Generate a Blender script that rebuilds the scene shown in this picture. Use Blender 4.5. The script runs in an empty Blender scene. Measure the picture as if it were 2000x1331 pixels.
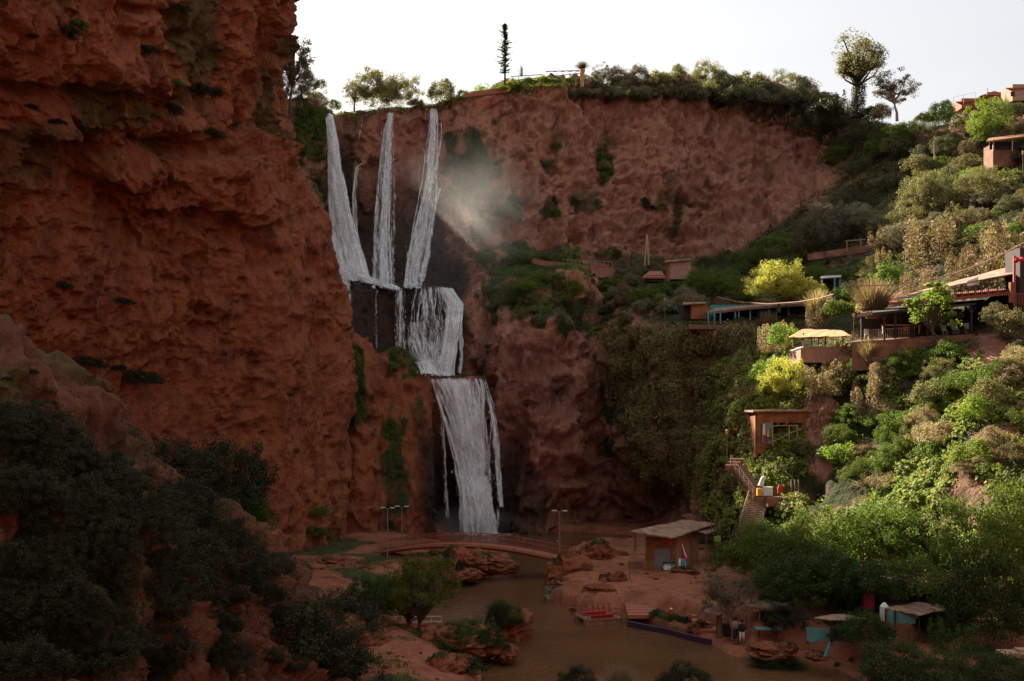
import bpy, bmesh, math, random
import numpy as np
from mathutils import Vector, Matrix
from mathutils.bvhtree import BVHTree

# ------------------------------------------------------------------ camera, sky, sun, exposure
F = 2000.0           # focal length in photo pixels (photo is 2000 wide), horizon at photo row 800
CZ = 18.0
sc = bpy.context.scene
cam_d = bpy.data.cameras.new('camera')
cam_d.sensor_width = 36.0
cam_d.lens = 36.0
cam_d.shift_y = (800 - 665.5) / 2000.0
cam_d.clip_start = 0.5
cam_d.clip_end = 5000
cam = bpy.data.objects.new('camera', cam_d)
cam.location = (0, 0, CZ)
cam.rotation_euler = (math.radians(90), 0, 0)
sc.collection.objects.link(cam)
sc.camera = cam

SUN_AZ = math.radians(-35)      # left of the view axis, beyond the falls
SUN_EL = math.radians(33)
world = bpy.data.worlds.new('World')
sc.world = world
world.use_nodes = True
wn = world.node_tree
sky = wn.nodes.new('ShaderNodeTexSky')
sky.sky_type = 'NISHITA'
sky.sun_disc = False
sky.sun_elevation = SUN_EL
sky.sun_rotation = SUN_AZ       # 0 = +Y, positive turns towards +X
sky.altitude = 600
sky.air_density = 1.0
sky.dust_density = 6.0
sky.ozone_density = 1.0
bg = wn.nodes['Background']
bg.inputs['Strength'].default_value = 0.10
# thin high cloud veil over the sky: soft noise, glowing towards the sun and dimmer away from it
_tc = wn.nodes.new('ShaderNodeTexCoord')
_mp = wn.nodes.new('ShaderNodeMapping'); _mp.inputs['Scale'].default_value = (1.0, 1.0, 3.5)
_nz = wn.nodes.new('ShaderNodeTexNoise'); _nz.inputs['Scale'].default_value = 2.2; _nz.inputs['Detail'].default_value = 6
_mr = wn.nodes.new('ShaderNodeMapRange')
_mr.inputs['From Min'].default_value = 0.3; _mr.inputs['From Max'].default_value = 0.7
_mr.inputs['To Min'].default_value = 0.80; _mr.inputs['To Max'].default_value = 0.93
_mx = wn.nodes.new('ShaderNodeMix'); _mx.data_type = 'RGBA'
_dt = wn.nodes.new('ShaderNodeVectorMath'); _dt.operation = 'DOT_PRODUCT'
_dt.inputs[1].default_value = (math.sin(SUN_AZ) * math.cos(SUN_EL), math.cos(SUN_AZ) * math.cos(SUN_EL), math.sin(SUN_EL))
_gl = wn.nodes.new('ShaderNodeMapRange'); _gl.interpolation_type = 'SMOOTHSTEP'
_gl.inputs['From Min'].default_value = 0.25; _gl.inputs['From Max'].default_value = 0.92
_gl.inputs['To Min'].default_value = 1.95; _gl.inputs['To Max'].default_value = 2.5
_sc = wn.nodes.new('ShaderNodeVectorMath'); _sc.operation = 'SCALE'; _sc.inputs[0].default_value = (1.0, 0.985, 0.955)
wn.links.new(_tc.outputs['Generated'], _mp.inputs['Vector']); wn.links.new(_mp.outputs[0], _nz.inputs['Vector'])
wn.links.new(_nz.outputs['Fac'], _mr.inputs['Value']); wn.links.new(_mr.outputs[0], _mx.inputs[0])
wn.links.new(_tc.outputs['Generated'], _dt.inputs[0]); wn.links.new(_dt.outputs['Value'], _gl.inputs['Value'])
_cl = wn.nodes.new('ShaderNodeMapRange'); _cl.inputs['From Min'].default_value = 0.35; _cl.inputs['From Max'].default_value = 0.65
_cl.inputs['To Min'].default_value = 0.90; _cl.inputs['To Max'].default_value = 1.06
_cm = wn.nodes.new('ShaderNodeMath'); _cm.operation = 'MULTIPLY'
wn.links.new(_nz.outputs['Fac'], _cl.inputs['Value']); wn.links.new(_cl.outputs[0], _cm.inputs[0]); wn.links.new(_gl.outputs[0], _cm.inputs[1])
wn.links.new(_cm.outputs[0], _sc.inputs['Scale']); wn.links.new(_sc.outputs[0], _mx.inputs[7])
wn.links.new(sky.outputs[0], _mx.inputs[6])
wn.links.new(_mx.outputs[2], bg.inputs['Color'])

sun_d = bpy.data.lights.new('sun', 'SUN')
sun_d.energy = 5.0
sun_d.angle = math.radians(0.6)
sun_d.color = (1.0, 0.87, 0.70)
sun = bpy.data.objects.new('sun', sun_d)
sdir = Vector((math.sin(SUN_AZ) * math.cos(SUN_EL), math.cos(SUN_AZ) * math.cos(SUN_EL), math.sin(SUN_EL)))
sun.rotation_euler = sdir.to_track_quat('Z', 'Y').to_euler()
sc.collection.objects.link(sun)

sc.view_settings.view_transform = 'Standard'
sc.view_settings.look = 'None'
sc.view_settings.exposure = 1.9
sc.view_settings.gamma = 1.0
sc.cycles.use_denoising = True
sc.cycles.max_bounces = 6
sc.cycles.diffuse_bounces = 3
sc.cycles.glossy_bounces = 2
sc.cycles.transmission_bounces = 3
sc.cycles.transparent_max_bounces = 48
sc.cycles.volume_bounces = 0
sc.cycles.caustics_reflective = False
sc.cycles.caustics_refractive = False

col = sc.collection
random.seed(7)
rng = np.random.default_rng(7)

# ------------------------------------------------------------------ helpers
def P(u, v, Y):
    """world point that photo pixel (u, v) shows at distance Y"""
    return Vector(((u - 1000) * Y / F, Y, CZ + (800 - v) * Y / F))

def UV(p):
    """photo pixel of world points, array (...,3)"""
    return 1000 + p[..., 0] * F / p[..., 1], 800 - (p[..., 2] - CZ) * F / p[..., 1]

def hsh(i, j, k, s):
    h = (i.astype(np.int64) * 374761393 + j.astype(np.int64) * 668265263 + k.astype(np.int64) * 2147483647 + s * 1274126177) & 0xFFFFFFFF
    h = ((h ^ (h >> 13)) * 1274126177) & 0xFFFFFFFF
    h = ((h ^ (h >> 16)) * 2246822519) & 0xFFFFFFFF
    return ((h ^ (h >> 15)) & 0xFFFFFF) / float(0xFFFFFF) * 2 - 1

def vnoise(p, s=0):
    """smooth value noise, p (...,3) -> -1..1"""
    f = np.floor(p)
    i = f.astype(np.int64)
    t = p - f
    t = t * t * t * (t * (t * 6 - 15) + 10)
    out = 0
    for a in (0, 1):
        wa = t[..., 0] if a else 1 - t[..., 0]
        for b in (0, 1):
            wb = t[..., 1] if b else 1 - t[..., 1]
            for c in (0, 1):
                wc = t[..., 2] if c else 1 - t[..., 2]
                out = out + wa * wb * wc * hsh(i[..., 0] + a, i[..., 1] + b, i[..., 2] + c, s)
    return out

def fbm(p, octv=4, s=0, gain=0.5):
    a, tot, out = 1.0, 0.0, 0.0
    q = p
    for o in range(octv):
        out = out + a * vnoise(q, s + o * 17)
        tot += a
        a *= gain
        q = q * 2.03 + 7.1
    return out / tot

def ridged(p, octv=3, s=0):
    a, tot, out = 1.0, 0.0, 0.0
    q = p
    for o in range(octv):
        out = out + a * (1 - 2 * np.abs(vnoise(q, s + o * 31)))
        tot += a
        a *= 0.5
        q = q * 2.1 + 3.3
    return out / tot

def smooth(a, b, x):
    t = np.clip((x - a) / (b - a), 0, 1)
    return t * t * (3 - 2 * t)

def raw_mesh(name, V, Fc, smooth_shade=False):
    """mesh from numpy verts (n,3) and quad or tri faces (m,k)"""
    V = np.ascontiguousarray(V, dtype=np.float32)
    Fc = np.ascontiguousarray(Fc, dtype=np.int32)
    m = bpy.data.meshes.new(name)
    k = Fc.shape[1]
    m.vertices.add(len(V))
    m.vertices.foreach_set('co', V.ravel())
    m.loops.add(Fc.size)
    m.loops.foreach_set('vertex_index', Fc.ravel())
    m.polygons.add(len(Fc))
    m.polygons.foreach_set('loop_start', np.arange(0, Fc.size, k, dtype=np.int32))
    m.update(calc_edges=True)
    if smooth_shade:
        m.polygons.foreach_set('use_smooth', np.ones(len(Fc), dtype=bool))
    return m

def grid_faces(nu, nv, off=0):
    a = np.arange(nu * nv).reshape(nu, nv) + off
    return np.stack([a[:-1, :-1], a[1:, :-1], a[1:, 1:], a[:-1, 1:]], -1).reshape(-1, 4)

def link(name, mesh, mat=None, parent=None):
    o = bpy.data.objects.new(name, mesh)
    if mat is not None and mesh is not None:
        if not mesh.materials:
            mesh.materials.append(mat)
    col.objects.link(o)
    if parent is not None:
        o.parent = parent
    return o

def tag(o, label=None, cat=None, group=None, kind=None):
    if label: o['label'] = label
    if cat: o['category'] = cat
    if group: o['group'] = group
    if kind: o['kind'] = kind
    return o

def empty(name, loc, rz=0.0, label=None, cat=None, group=None):
    o = bpy.data.objects.new(name, None)
    o.empty_display_size = 0.3
    col.objects.link(o)
    o.location = loc
    o.rotation_euler = (0, 0, rz)
    return tag(o, label, cat, group)

def add_attr(mesh, name, arr):
    a = mesh.attributes.new(name, 'FLOAT', 'POINT')
    a.data.foreach_set('value', np.ascontiguousarray(arr, dtype=np.float32).ravel())

# ------------------------------------------------------------------ materials
def new_mat(name):
    m = bpy.data.materials.new(name)
    m.use_nodes = True
    nt = m.node_tree
    return m, nt, nt.nodes['Principled BSDF']

def N(nt, typ, **kw):
    n = nt.nodes.new(typ)
    for k, v in kw.items():
        if k.startswith('i_'):
            n.inputs[k[2:].replace('_', ' ')].default_value = v
        else:
            setattr(n, k, v)
    return n

def mixc(nt, fac, a, b, blend='MIX'):
    n = nt.nodes.new('ShaderNodeMix')
    n.data_type = 'RGBA'
    n.blend_type = blend
    for sock, val in ((n.inputs[0], fac), (n.inputs[6], a), (n.inputs[7], b)):
        if isinstance(val, bpy.types.NodeSocket):
            nt.links.new(val, sock)
        elif isinstance(val, (int, float)):
            sock.default_value = val
        else:
            sock.default_value = (*val, 1)
    return n.outputs[2]

def noise_fac(nt, scale, detail=4, lo=0.4, hi=0.6, stretch=(1, 1, 1), rough=0.55):
    tc = N(nt, 'ShaderNodeTexCoord')
    mp = N(nt, 'ShaderNodeMapping')
    mp.inputs['Scale'].default_value = stretch
    nt.links.new(tc.outputs['Object'], mp.inputs['Vector'])
    nz = N(nt, 'ShaderNodeTexNoise')
    nz.inputs['Scale'].default_value = scale
    nz.inputs['Detail'].default_value = detail
    nz.inputs['Roughness'].default_value = rough
    nt.links.new(mp.outputs[0], nz.inputs['Vector'])
    mr = N(nt, 'ShaderNodeMapRange')
    mr.inputs['From Min'].default_value = lo
    mr.inputs['From Max'].default_value = hi
    mr.clamp = True
    nt.links.new(nz.outputs['Fac'], mr.inputs['Value'])
    return mr.outputs['Result'], nz.outputs['Fac']

def rock_material(name, base, pale, dark, ochre, bump=0.5, bdist=0.5):
    m, nt, bs = new_mat(name)
    f1, n1 = noise_fac(nt, 0.12, 5, 0.40, 0.62)
    f2, n2 = noise_fac(nt, 0.9, 6, 0.42, 0.66, (1, 1, 0.45), 0.65)
    f3, n3 = noise_fac(nt, 0.35, 5, 0.50, 0.74, (1, 1, 0.8))
    f4, n4 = noise_fac(nt, 4.0, 5, 0.52, 0.75, (1, 1, 0.7), 0.7)
    c = mixc(nt, f1, base, ochre)
    c = mixc(nt, f3, c, dark)
    mul = N(nt, 'ShaderNodeMath', operation='MULTIPLY'); mul.inputs[1].default_value = 0.75
    nt.links.new(f2, mul.inputs[0])
    c = mixc(nt, mul.outputs[0], c, pale)
    mul2 = N(nt, 'ShaderNodeMath', operation='MULTIPLY'); mul2.inputs[1].default_value = 0.55
    nt.links.new(f4, mul2.inputs[0])
    c = mixc(nt, mul2.outputs[0], c, dark)
    am = N(nt, 'ShaderNodeAttribute', attribute_name='moss')
    mm = N(nt, 'ShaderNodeMath', operation='MULTIPLY_ADD')
    nt.links.new(am.outputs['Fac'], mm.inputs[0]); mm.inputs[1].default_value = 1.6
    sb = N(nt, 'ShaderNodeMath', operation='SUBTRACT'); sb.inputs[1].default_value = 0.62
    nt.links.new(n4, sb.inputs[0]); nt.links.new(sb.outputs[0], mm.inputs[2]); mm.use_clamp = True
    mossc = mixc(nt, f2, (0.030, 0.040, 0.012), (0.060, 0.072, 0.018))
    c = mixc(nt, mm.outputs[0], c, mossc)
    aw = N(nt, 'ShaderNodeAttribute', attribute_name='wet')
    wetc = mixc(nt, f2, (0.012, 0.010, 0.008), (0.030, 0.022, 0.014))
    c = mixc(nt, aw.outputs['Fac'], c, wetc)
    nt.links.new(c, bs.inputs['Base Color'])
    mr = N(nt, 'ShaderNodeMapRange'); mr.inputs['To Min'].default_value = 0.92; mr.inputs['To Max'].default_value = 0.38
    nt.links.new(aw.outputs['Fac'], mr.inputs['Value'])
    nt.links.new(mr.outputs[0], bs.inputs['Roughness'])
    bs.inputs['Specular IOR Level'].default_value = 0.25
    ad = N(nt, 'ShaderNodeMath', operation='MULTIPLY_ADD'); ad.inputs[1].default_value = 0.35
    nt.links.new(n4, ad.inputs[0]); nt.links.new(n2, ad.inputs[2])
    bp = N(nt, 'ShaderNodeBump'); bp.inputs['Strength'].default_value = bump; bp.inputs['Distance'].default_value = bdist
    nt.links.new(ad.outputs[0], bp.inputs['Height'])
    nt.links.new(bp.outputs[0], bs.inputs['Normal'])
    return m

def plain(name, c, rough=0.8, vary=0.25, scale=3.0, bump=0.0, metal=0.0, c2=None):
    m, nt, bs = new_mat(name)
    f, n = noise_fac(nt, scale, 5, 0.35, 0.65)
    c2 = c2 or tuple(x * (1 - vary) for x in c)
    nt.links.new(mixc(nt, f, c, c2), bs.inputs['Base Color'])
    bs.inputs['Roughness'].default_value = rough
    bs.inputs['Metallic'].default_value = metal
    if bump:
        bp = N(nt, 'ShaderNodeBump'); bp.inputs['Strength'].default_value = bump; bp.inputs['Distance'].default_value = 0.05
        nt.links.new(n, bp.inputs['Height']); nt.links.new(bp.outputs[0], bs.inputs['Normal'])
    return m

def leaf_mat(name, c1, c2, trans=0.45, rough=0.6, brown=None):
    m, nt, bs = new_mat(name)
    geo = N(nt, 'ShaderNodeNewGeometry')
    oi = N(nt, 'ShaderNodeObjectInfo')
    c = mixc(nt, geo.outputs['Random Per Island'], c1, c2)
    if brown:
        gt = N(nt, 'ShaderNodeMath', operation='GREATER_THAN'); gt.inputs[1].default_value = 0.86
        wn_ = N(nt, 'ShaderNodeTexWhiteNoise'); wn_.noise_dimensions = '1D'
        nt.links.new(geo.outputs['Random Per Island'], wn_.inputs['W'])
        nt.links.new(wn_.outputs['Value'], gt.inputs[0])
        c = mixc(nt, gt.outputs[0], c, brown)
    hsv = N(nt, 'ShaderNodeHueSaturation')
    mr = N(nt, 'ShaderNodeMapRange'); mr.inputs['To Min'].default_value = 0.75; mr.inputs['To Max'].default_value = 1.25
    nt.links.new(oi.outputs['Random'], mr.inputs['Value']); nt.links.new(mr.outputs[0], hsv.inputs['Value'])
    mr2 = N(nt, 'ShaderNodeMapRange'); mr2.inputs['To Min'].default_value = 0.48; mr2.inputs['To Max'].default_value = 0.52
    nt.links.new(oi.outputs['Random'], mr2.inputs['Value']); nt.links.new(mr2.outputs[0], hsv.inputs['Hue'])
    nt.links.new(c, hsv.inputs['Color'])
    nt.links.new(hsv.outputs[0], bs.inputs['Base Color'])
    bs.inputs['Roughness'].default_value = rough
    bs.inputs['Specular IOR Level'].default_value = 0.3
    tr = N(nt, 'ShaderNodeBsdfTranslucent')
    tc = mixc(nt, 1.0, hsv.outputs[0], (1.25, 1.3, 0.7), 'MULTIPLY')
    nt.links.new(tc, tr.inputs['Color'])
    mx = N(nt, 'ShaderNodeMixShader'); mx.inputs[0].default_value = trans
    nt.links.new(bs.outputs[0], mx.inputs[1]); nt.links.new(tr.outputs[0], mx.inputs[2])
    nt.links.new(mx.outputs[0], nt.nodes['Material Output'].inputs['Surface'])
    return m

M = {}
M['rock'] = rock_material('red_tufa', (0.255, 0.070, 0.032), (0.37, 0.14, 0.080), (0.070, 0.021, 0.012), (0.31, 0.105, 0.040), 1.0, 1.0)
M['slope'] = rock_material('shaded_slope_earth', (0.115, 0.038, 0.020), (0.20, 0.085, 0.052), (0.042, 0.014, 0.008), (0.13, 0.05, 0.024), 1.0, 0.6)  # foreground shade put into a darker earth colour
M['hazed_rock'] = rock_material('haze_paled_tufa', (0.45, 0.180, 0.120), (0.62, 0.34, 0.25), (0.17, 0.060, 0.040), (0.48, 0.22, 0.13), 1.0, 1.5)  # haze veil over the far cliff put into a paler, pinker rock colour
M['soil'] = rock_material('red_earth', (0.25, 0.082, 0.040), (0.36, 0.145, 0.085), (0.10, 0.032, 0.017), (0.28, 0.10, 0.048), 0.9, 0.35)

# ------------------------------------------------------------------ terrain: lofted, noise-eroded rock
def resample(C, axis, res, ease=0.6):
    """Catmull-Rom / linear blend along one axis of control grid C, about res metres per step"""
    C = np.moveaxis(C, axis, 0)
    n = C.shape[0]
    seg = np.linalg.norm(np.diff(C, axis=0), axis=-1)
    cnt = np.clip(np.ceil(np.median(seg.reshape(n - 1, -1), axis=1) / res), 2, 600).astype(int)
    out = []
    for i in range(n - 1):
        p0 = C[max(i - 1, 0)]; p1 = C[i]; p2 = C[i + 1]; p3 = C[min(i + 2, n - 1)]
        t = np.linspace(0, 1, cnt[i], endpoint=False)
        t = t.reshape((-1,) + (1,) * (C.ndim - 1))
        lin = p1 * (1 - t) + p2 * t
        cr = 0.5 * ((2 * p1) + (-p0 + p2) * t + (2 * p0 - 5 * p1 + 4 * p2 - p3) * t ** 2 + (-p0 + 3 * p1 - 3 * p2 + p3) * t ** 3)
        out.append(lin * (1 - ease) + cr * ease)
    out.append(C[-1:])
    return np.moveaxis(np.concatenate(out), 0, axis)

def grid_normals(G):
    du = np.gradient(G, axis=0); dv = np.gradient(G, axis=1)
    n = np.cross(du, dv)
    n /= np.linalg.norm(n, axis=-1, keepdims=True) + 1e-9
    return n

def blur(G, k=3):
    for _ in range(k):
        H = G.copy()
        H[1:-1, 1:-1] = (G[:-2, 1:-1] + G[2:, 1:-1] + G[1:-1, :-2] + G[1:-1, 2:] + 2 * G[1:-1, 1:-1]) / 6
        G = H
    return G

SURF = []     # (grid, normals, name)
def bvh_of(G, step=2):
    S = G[::step, ::step]
    f = grid_faces(S.shape[0], S.shape[1])
    return BVHTree.FromPolygons(S.reshape(-1, 3).tolist(), f.tolist())

def rock_disp(p, nrm, amp=1.0, seed=0, fine=1.0):
    big = fbm(p / 14.0, 3, seed) * 2.6
    mid = ridged(p * np.array([1 / 5.0, 1 / 5.0, 1 / 7.0]), 3, seed + 50) * 0.95
    wq = p + 1.5 * fbm(p / 3.0, 2, seed + 9)[..., None] * np.array([1, 1, 0.6])
    bulb = (1 - np.abs(vnoise(wq * np.array([0.42, 0.42, 0.26]), seed + 77)) * 2) * 0.75
    # hanging curtains that end in ragged lower edges: sawtooth in z, offset by noise
    ph = p[..., 2] / 6.5 + 2.1 * fbm(p * np.array([1 / 6.0, 1 / 6.0, 1 / 16.0]), 4, seed + 120, 0.6)
    saw = ph - np.floor(ph)
    mask = smooth(-0.05, 0.35, fbm(p / 9.0, 2, seed + 130))
    ph2 = p[..., 2] / 2.4 + 2.0 * fbm(p * np.array([1 / 2.6, 1 / 2.6, 1 / 7.0]), 4, seed + 150, 0.6)
    saw2 = ph2 - np.floor(ph2)
    mask2 = smooth(-0.15, 0.30, fbm(p / 4.5, 2, seed + 160))
    curt = (np.exp(-saw * 2.2) * smooth(0.0, 0.06, saw) - 0.4) * 1.7 * mask
    curt = curt + (np.exp(-saw2 * 2.0) * smooth(0.0, 0.10, saw2) - 0.4) * 0.95 * mask2
    drap = vnoise(wq * np.array([1.1, 1.1, 0.22]), seed + 200) * 0.30
    sm = (fbm(p * 0.8, 4, seed + 210, 0.65) * 0.85 + ridged(p * 1.5, 3, seed + 230) * 0.26) * fine
    cave = -smooth(0.40, 0.62, fbm(p * np.array([0.16, 0.16, 0.24]), 2, seed + 300)) * 2.2
    cave2 = -smooth(0.46, 0.60, fbm(p * np.array([0.45, 0.45, 0.7]), 2, seed + 320)) * 1.0
    return (big + mid + bulb + curt + drap + sm + cave + cave2) * amp

def loft(name, ctrl, res, amp=1.0, seed=0, mat='rock', facing=(0, -1, 0.2), moss=None, wet=None, ampf=None, ease=0.6, fine=1.0, label=None, flatf=None, extra=None):
    C = np.array([[tuple(q) for q in c] for c in ctrl], dtype=float)
    G = resample(C, 0, res, ease)
    G = resample(G, 1, res, ease)
    G = blur(G, 2)
    n = grid_normals(G)
    mid = n[n.shape[0] // 2, n.shape[1] // 2]
    flip = np.median(n @ np.array(facing)) < 0
    if flip: n = -n
    nb = blur(n, 12); nb /= np.linalg.norm(nb, axis=-1, keepdims=True) + 1e-9
    a = 1.0 if ampf is None else ampf(G, nb)
    d = rock_disp(G, nb, amp, seed, fine) * a
    if extra is not None: d = d + extra(G, *UV(G))
    G2 = G + nb * d[..., None]
    if flatf is not None: G2 = flatf(G2)
    f = grid_faces(G2.shape[0], G2.shape[1])
    if flip: f = f[:, ::-1]
    V = G2.reshape(-1, 3)
    me = raw_mesh(name, V, f, True)
    u, v = UV(G2)
    mo = moss(G2, nb, u, v) if moss else np.zeros(G2.shape[:2])
    we = wet(G2, nb, u, v) if wet else np.zeros(G2.shape[:2])
    add_attr(me, 'moss', mo); add_attr(me, 'wet', we)
    o = link(name, me, M[mat])
    tag(o, label, kind='structure')
    nn = grid_normals(G2)
    if flip: nn = -nn
    SURF.append(dict(name=name, G=G2, n=nn, moss=mo, u=u, v=v, bvh=bvh_of(G2, 2)))
    return o

def blob(u, v, cu, cv, ru, rv, soft=0.5):
    q = np.stack([u / 22., v / 30., np.zeros_like(u)], -1)
    k = min(ru, rv) * .8
    u = u + k * fbm(q, 3, 71, .65); v = v + k * 1.4 * fbm(q, 3, 72, .65)
    d = ((u - cu) / ru) ** 2 + ((v - cv) / rv) ** 2
    return 1 - smooth(1 - soft, 1 + soft, d)

# --- the tall cliff at the left
LV = [1130, 1000, 850, 700, 560, 450, 380, 300, 230, 130, 0, -140]
sil = {1130: 668, 1000: 672, 850: 672, 700: 680, 560: 662, 450: 640, 380: 616, 300: 572, 230: 538, 130: 548, 0: 550, -140: 552}
YL =  {1130: 124, 1000: 126, 850: 127, 700: 128, 560: 126, 450: 124, 380: 122, 300: 120, 230: 118, 130: 115, 0: 113, -140: 112}
LC = []
def lcol(uf, dYf, zadd=0.0, lastz=None):
    c = [P(uf(v), v, YL[v] + dYf(v)) for v in LV]
    e = c[-1]
    c.append(Vector((e.x - 3, e.y + 2, e.z + 6)))
    c.append(Vector((e.x - 10, e.y + 6, e.z + 9)))
    c.append(Vector((e.x - 60, e.y + 10, e.z + 11)))
    return c
LC.append(lcol(lambda v: -900, lambda v: -72))
LC.append(lcol(lambda v: -300, lambda v: -52))
LC.append(lcol(lambda v: -80, lambda v: -42))
LC.append(lcol(lambda v: 70, lambda v: -35 + (2 if v < 400 else 0)))
LC.append(lcol(lambda v: 220, lambda v: -27 + (3 if 350 < v < 560 else 0)))
LC.append(lcol(lambda v: 360, lambda v: -19))
LC.append(lcol(lambda v: sil[v] - 130 if v > 200 else 430, lambda v: -12))
LC.append(lcol(lambda v: sil[v] - 55, lambda v: -5))
LC.append(lcol(lambda v: sil[v] - 8, lambda v: 0))
LC.append(lcol(lambda v: sil[v] - 6, lambda v: 5))
def back(c, dx, dy, dz=0): return [Vector((q.x + dx, q.y + dy, q.z + dz)) for q in c]
base = LC[-1]
def tall(c, dx, dy, k):      # unseen back of the cliff, raised to shade the lower right
    return [Vector((q.x + dx, q.y + dy, q.z + k * max(0.0, (q.z - 40) / 30))) for q in c]
LC.append(back(base, -6, 12)); LC.append(tall(base, -13, 32, 14)); LC.append(tall(base, -20, 55, 22)); LC.append(tall(base, -24, 72, 22)); LC.append(tall(base, -70, 80, 16))

def lmoss(G, n, u, v):
    m = 0.55 * smooth(0.1, 0.45, fbm(G / 9.0, 3, 900)) * smooth(560, 200, v)
    m = np.maximum(m, 0.8 * blob(u, v, 620, 1100, 60, 110) * smooth(0.0, 0.3, fbm(G / 3.0, 2, 911)))
    return m
def lamp_(G, n):
    u, v = UV(G)
    return 1 - .45 * np.maximum(smooth(380, 560, u) * smooth(300, 420, v), .8 * smooth(400, 520, v))
def lextra(G, u, v):
    e = 0
    for (cu, cv, ru, rv, k) in ((120, 285, 55, 22, -4.5), (350, 290, 60, 20, -4.5), (60, 180, 40, 16, -3), (205, 178, 26, 9, -3), (345, 70, 22, 10, -2.5), (618, 650, 14, 50, -2.2), (265, 20, 30, 10, -2.5), (450, 300, 40, 14, -2.5),
                                (250, 330, 60, 30, 2.5), (440, 340, 40, 30, 2.0), (110, 240, 60, 22, 2.0), (270, 515, 18, 30, 1.5), (330, 240, 60, 22, 1.8), (210, 130, 60, 40, 1.5)):
        e = e + k * np.exp(-(((u - cu) / ru) ** 2 + ((v - cv) / rv) ** 2))
    return e + .5 * smooth(420, 560, u) * smooth(330, 450, v) * ridged(G * np.array([.35, .35, .05]), 2, 545)
loft('left_cliff', LC, 0.19, 1.0, 11, facing=(0.6, -1, 0.1), moss=lmoss, ampf=lamp_, extra=lextra, label='tall dark red cliff filling the left of the gorge')

# --- the buttress in front of the falls' left side
BV = [1090, 1000, 900, 800, 0]
def bcol(u0, u1, vt, Y0, Y1, lean=0):
    r = [P(u0, 1090, Y0), P(u0 + (u1 - u0) * .3, 980, Y0 + 1), P(u0 + (u1 - u0) * .6, 870, Y0 + 3), P(u1, (vt + 870) / 2, (Y0 + Y1) / 2 + 1), P(u1, vt + 18, Y1), P(u1, vt, Y1 + 3), P(u1, vt + 10, Y1 + 8), P(u1, vt + 200, Y1 + 10)]
    return r
BC = [bcol(610, 620, 668, 131, 134), bcol(668, 668, 645, 131, 134), bcol(698, 690, 655, 130, 134), bcol(722, 722, 676, 131, 135), bcol(738, 736, 700, 134, 138),
      bcol(752, 752, 694, 135, 139), bcol(785, 778, 684, 136, 140), bcol(810, 806, 700, 137, 142), bcol(835, 832, 722, 138, 144), bcol(848, 843, 740, 141, 147), bcol(846, 838, 760, 146, 151)]
def bmoss(G, n, u, v):
    nz = fbm(G / 2.5, 3, 940)
    m = blob(u, v, 690, 760, 22, 95) * 1.0
    m = np.maximum(m, blob(u, v, 790, 705, 38, 40))
    m = np.maximum(m, blob(u, v, 770, 930, 26, 120) * 0.9)
    m = np.maximum(m, blob(u, v, 820, 860, 14, 90) * 0.5)
    return np.clip(m * (0.75 + 0.9 * nz), 0, 1)
def bwet(G, n, u, v):
    return np.clip(smooth(805, 835, u + 10 * fbm(G / 3., 2, 5)) * smooth(800, 880, v) * 0.9, 0, 1)
loft('rock_buttress', BC, 0.24, 0.42, 23, facing=(0, -1, 0.2), moss=bmoss, wet=bwet, label='mossy red rock buttress left of the lowest fall')

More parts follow.
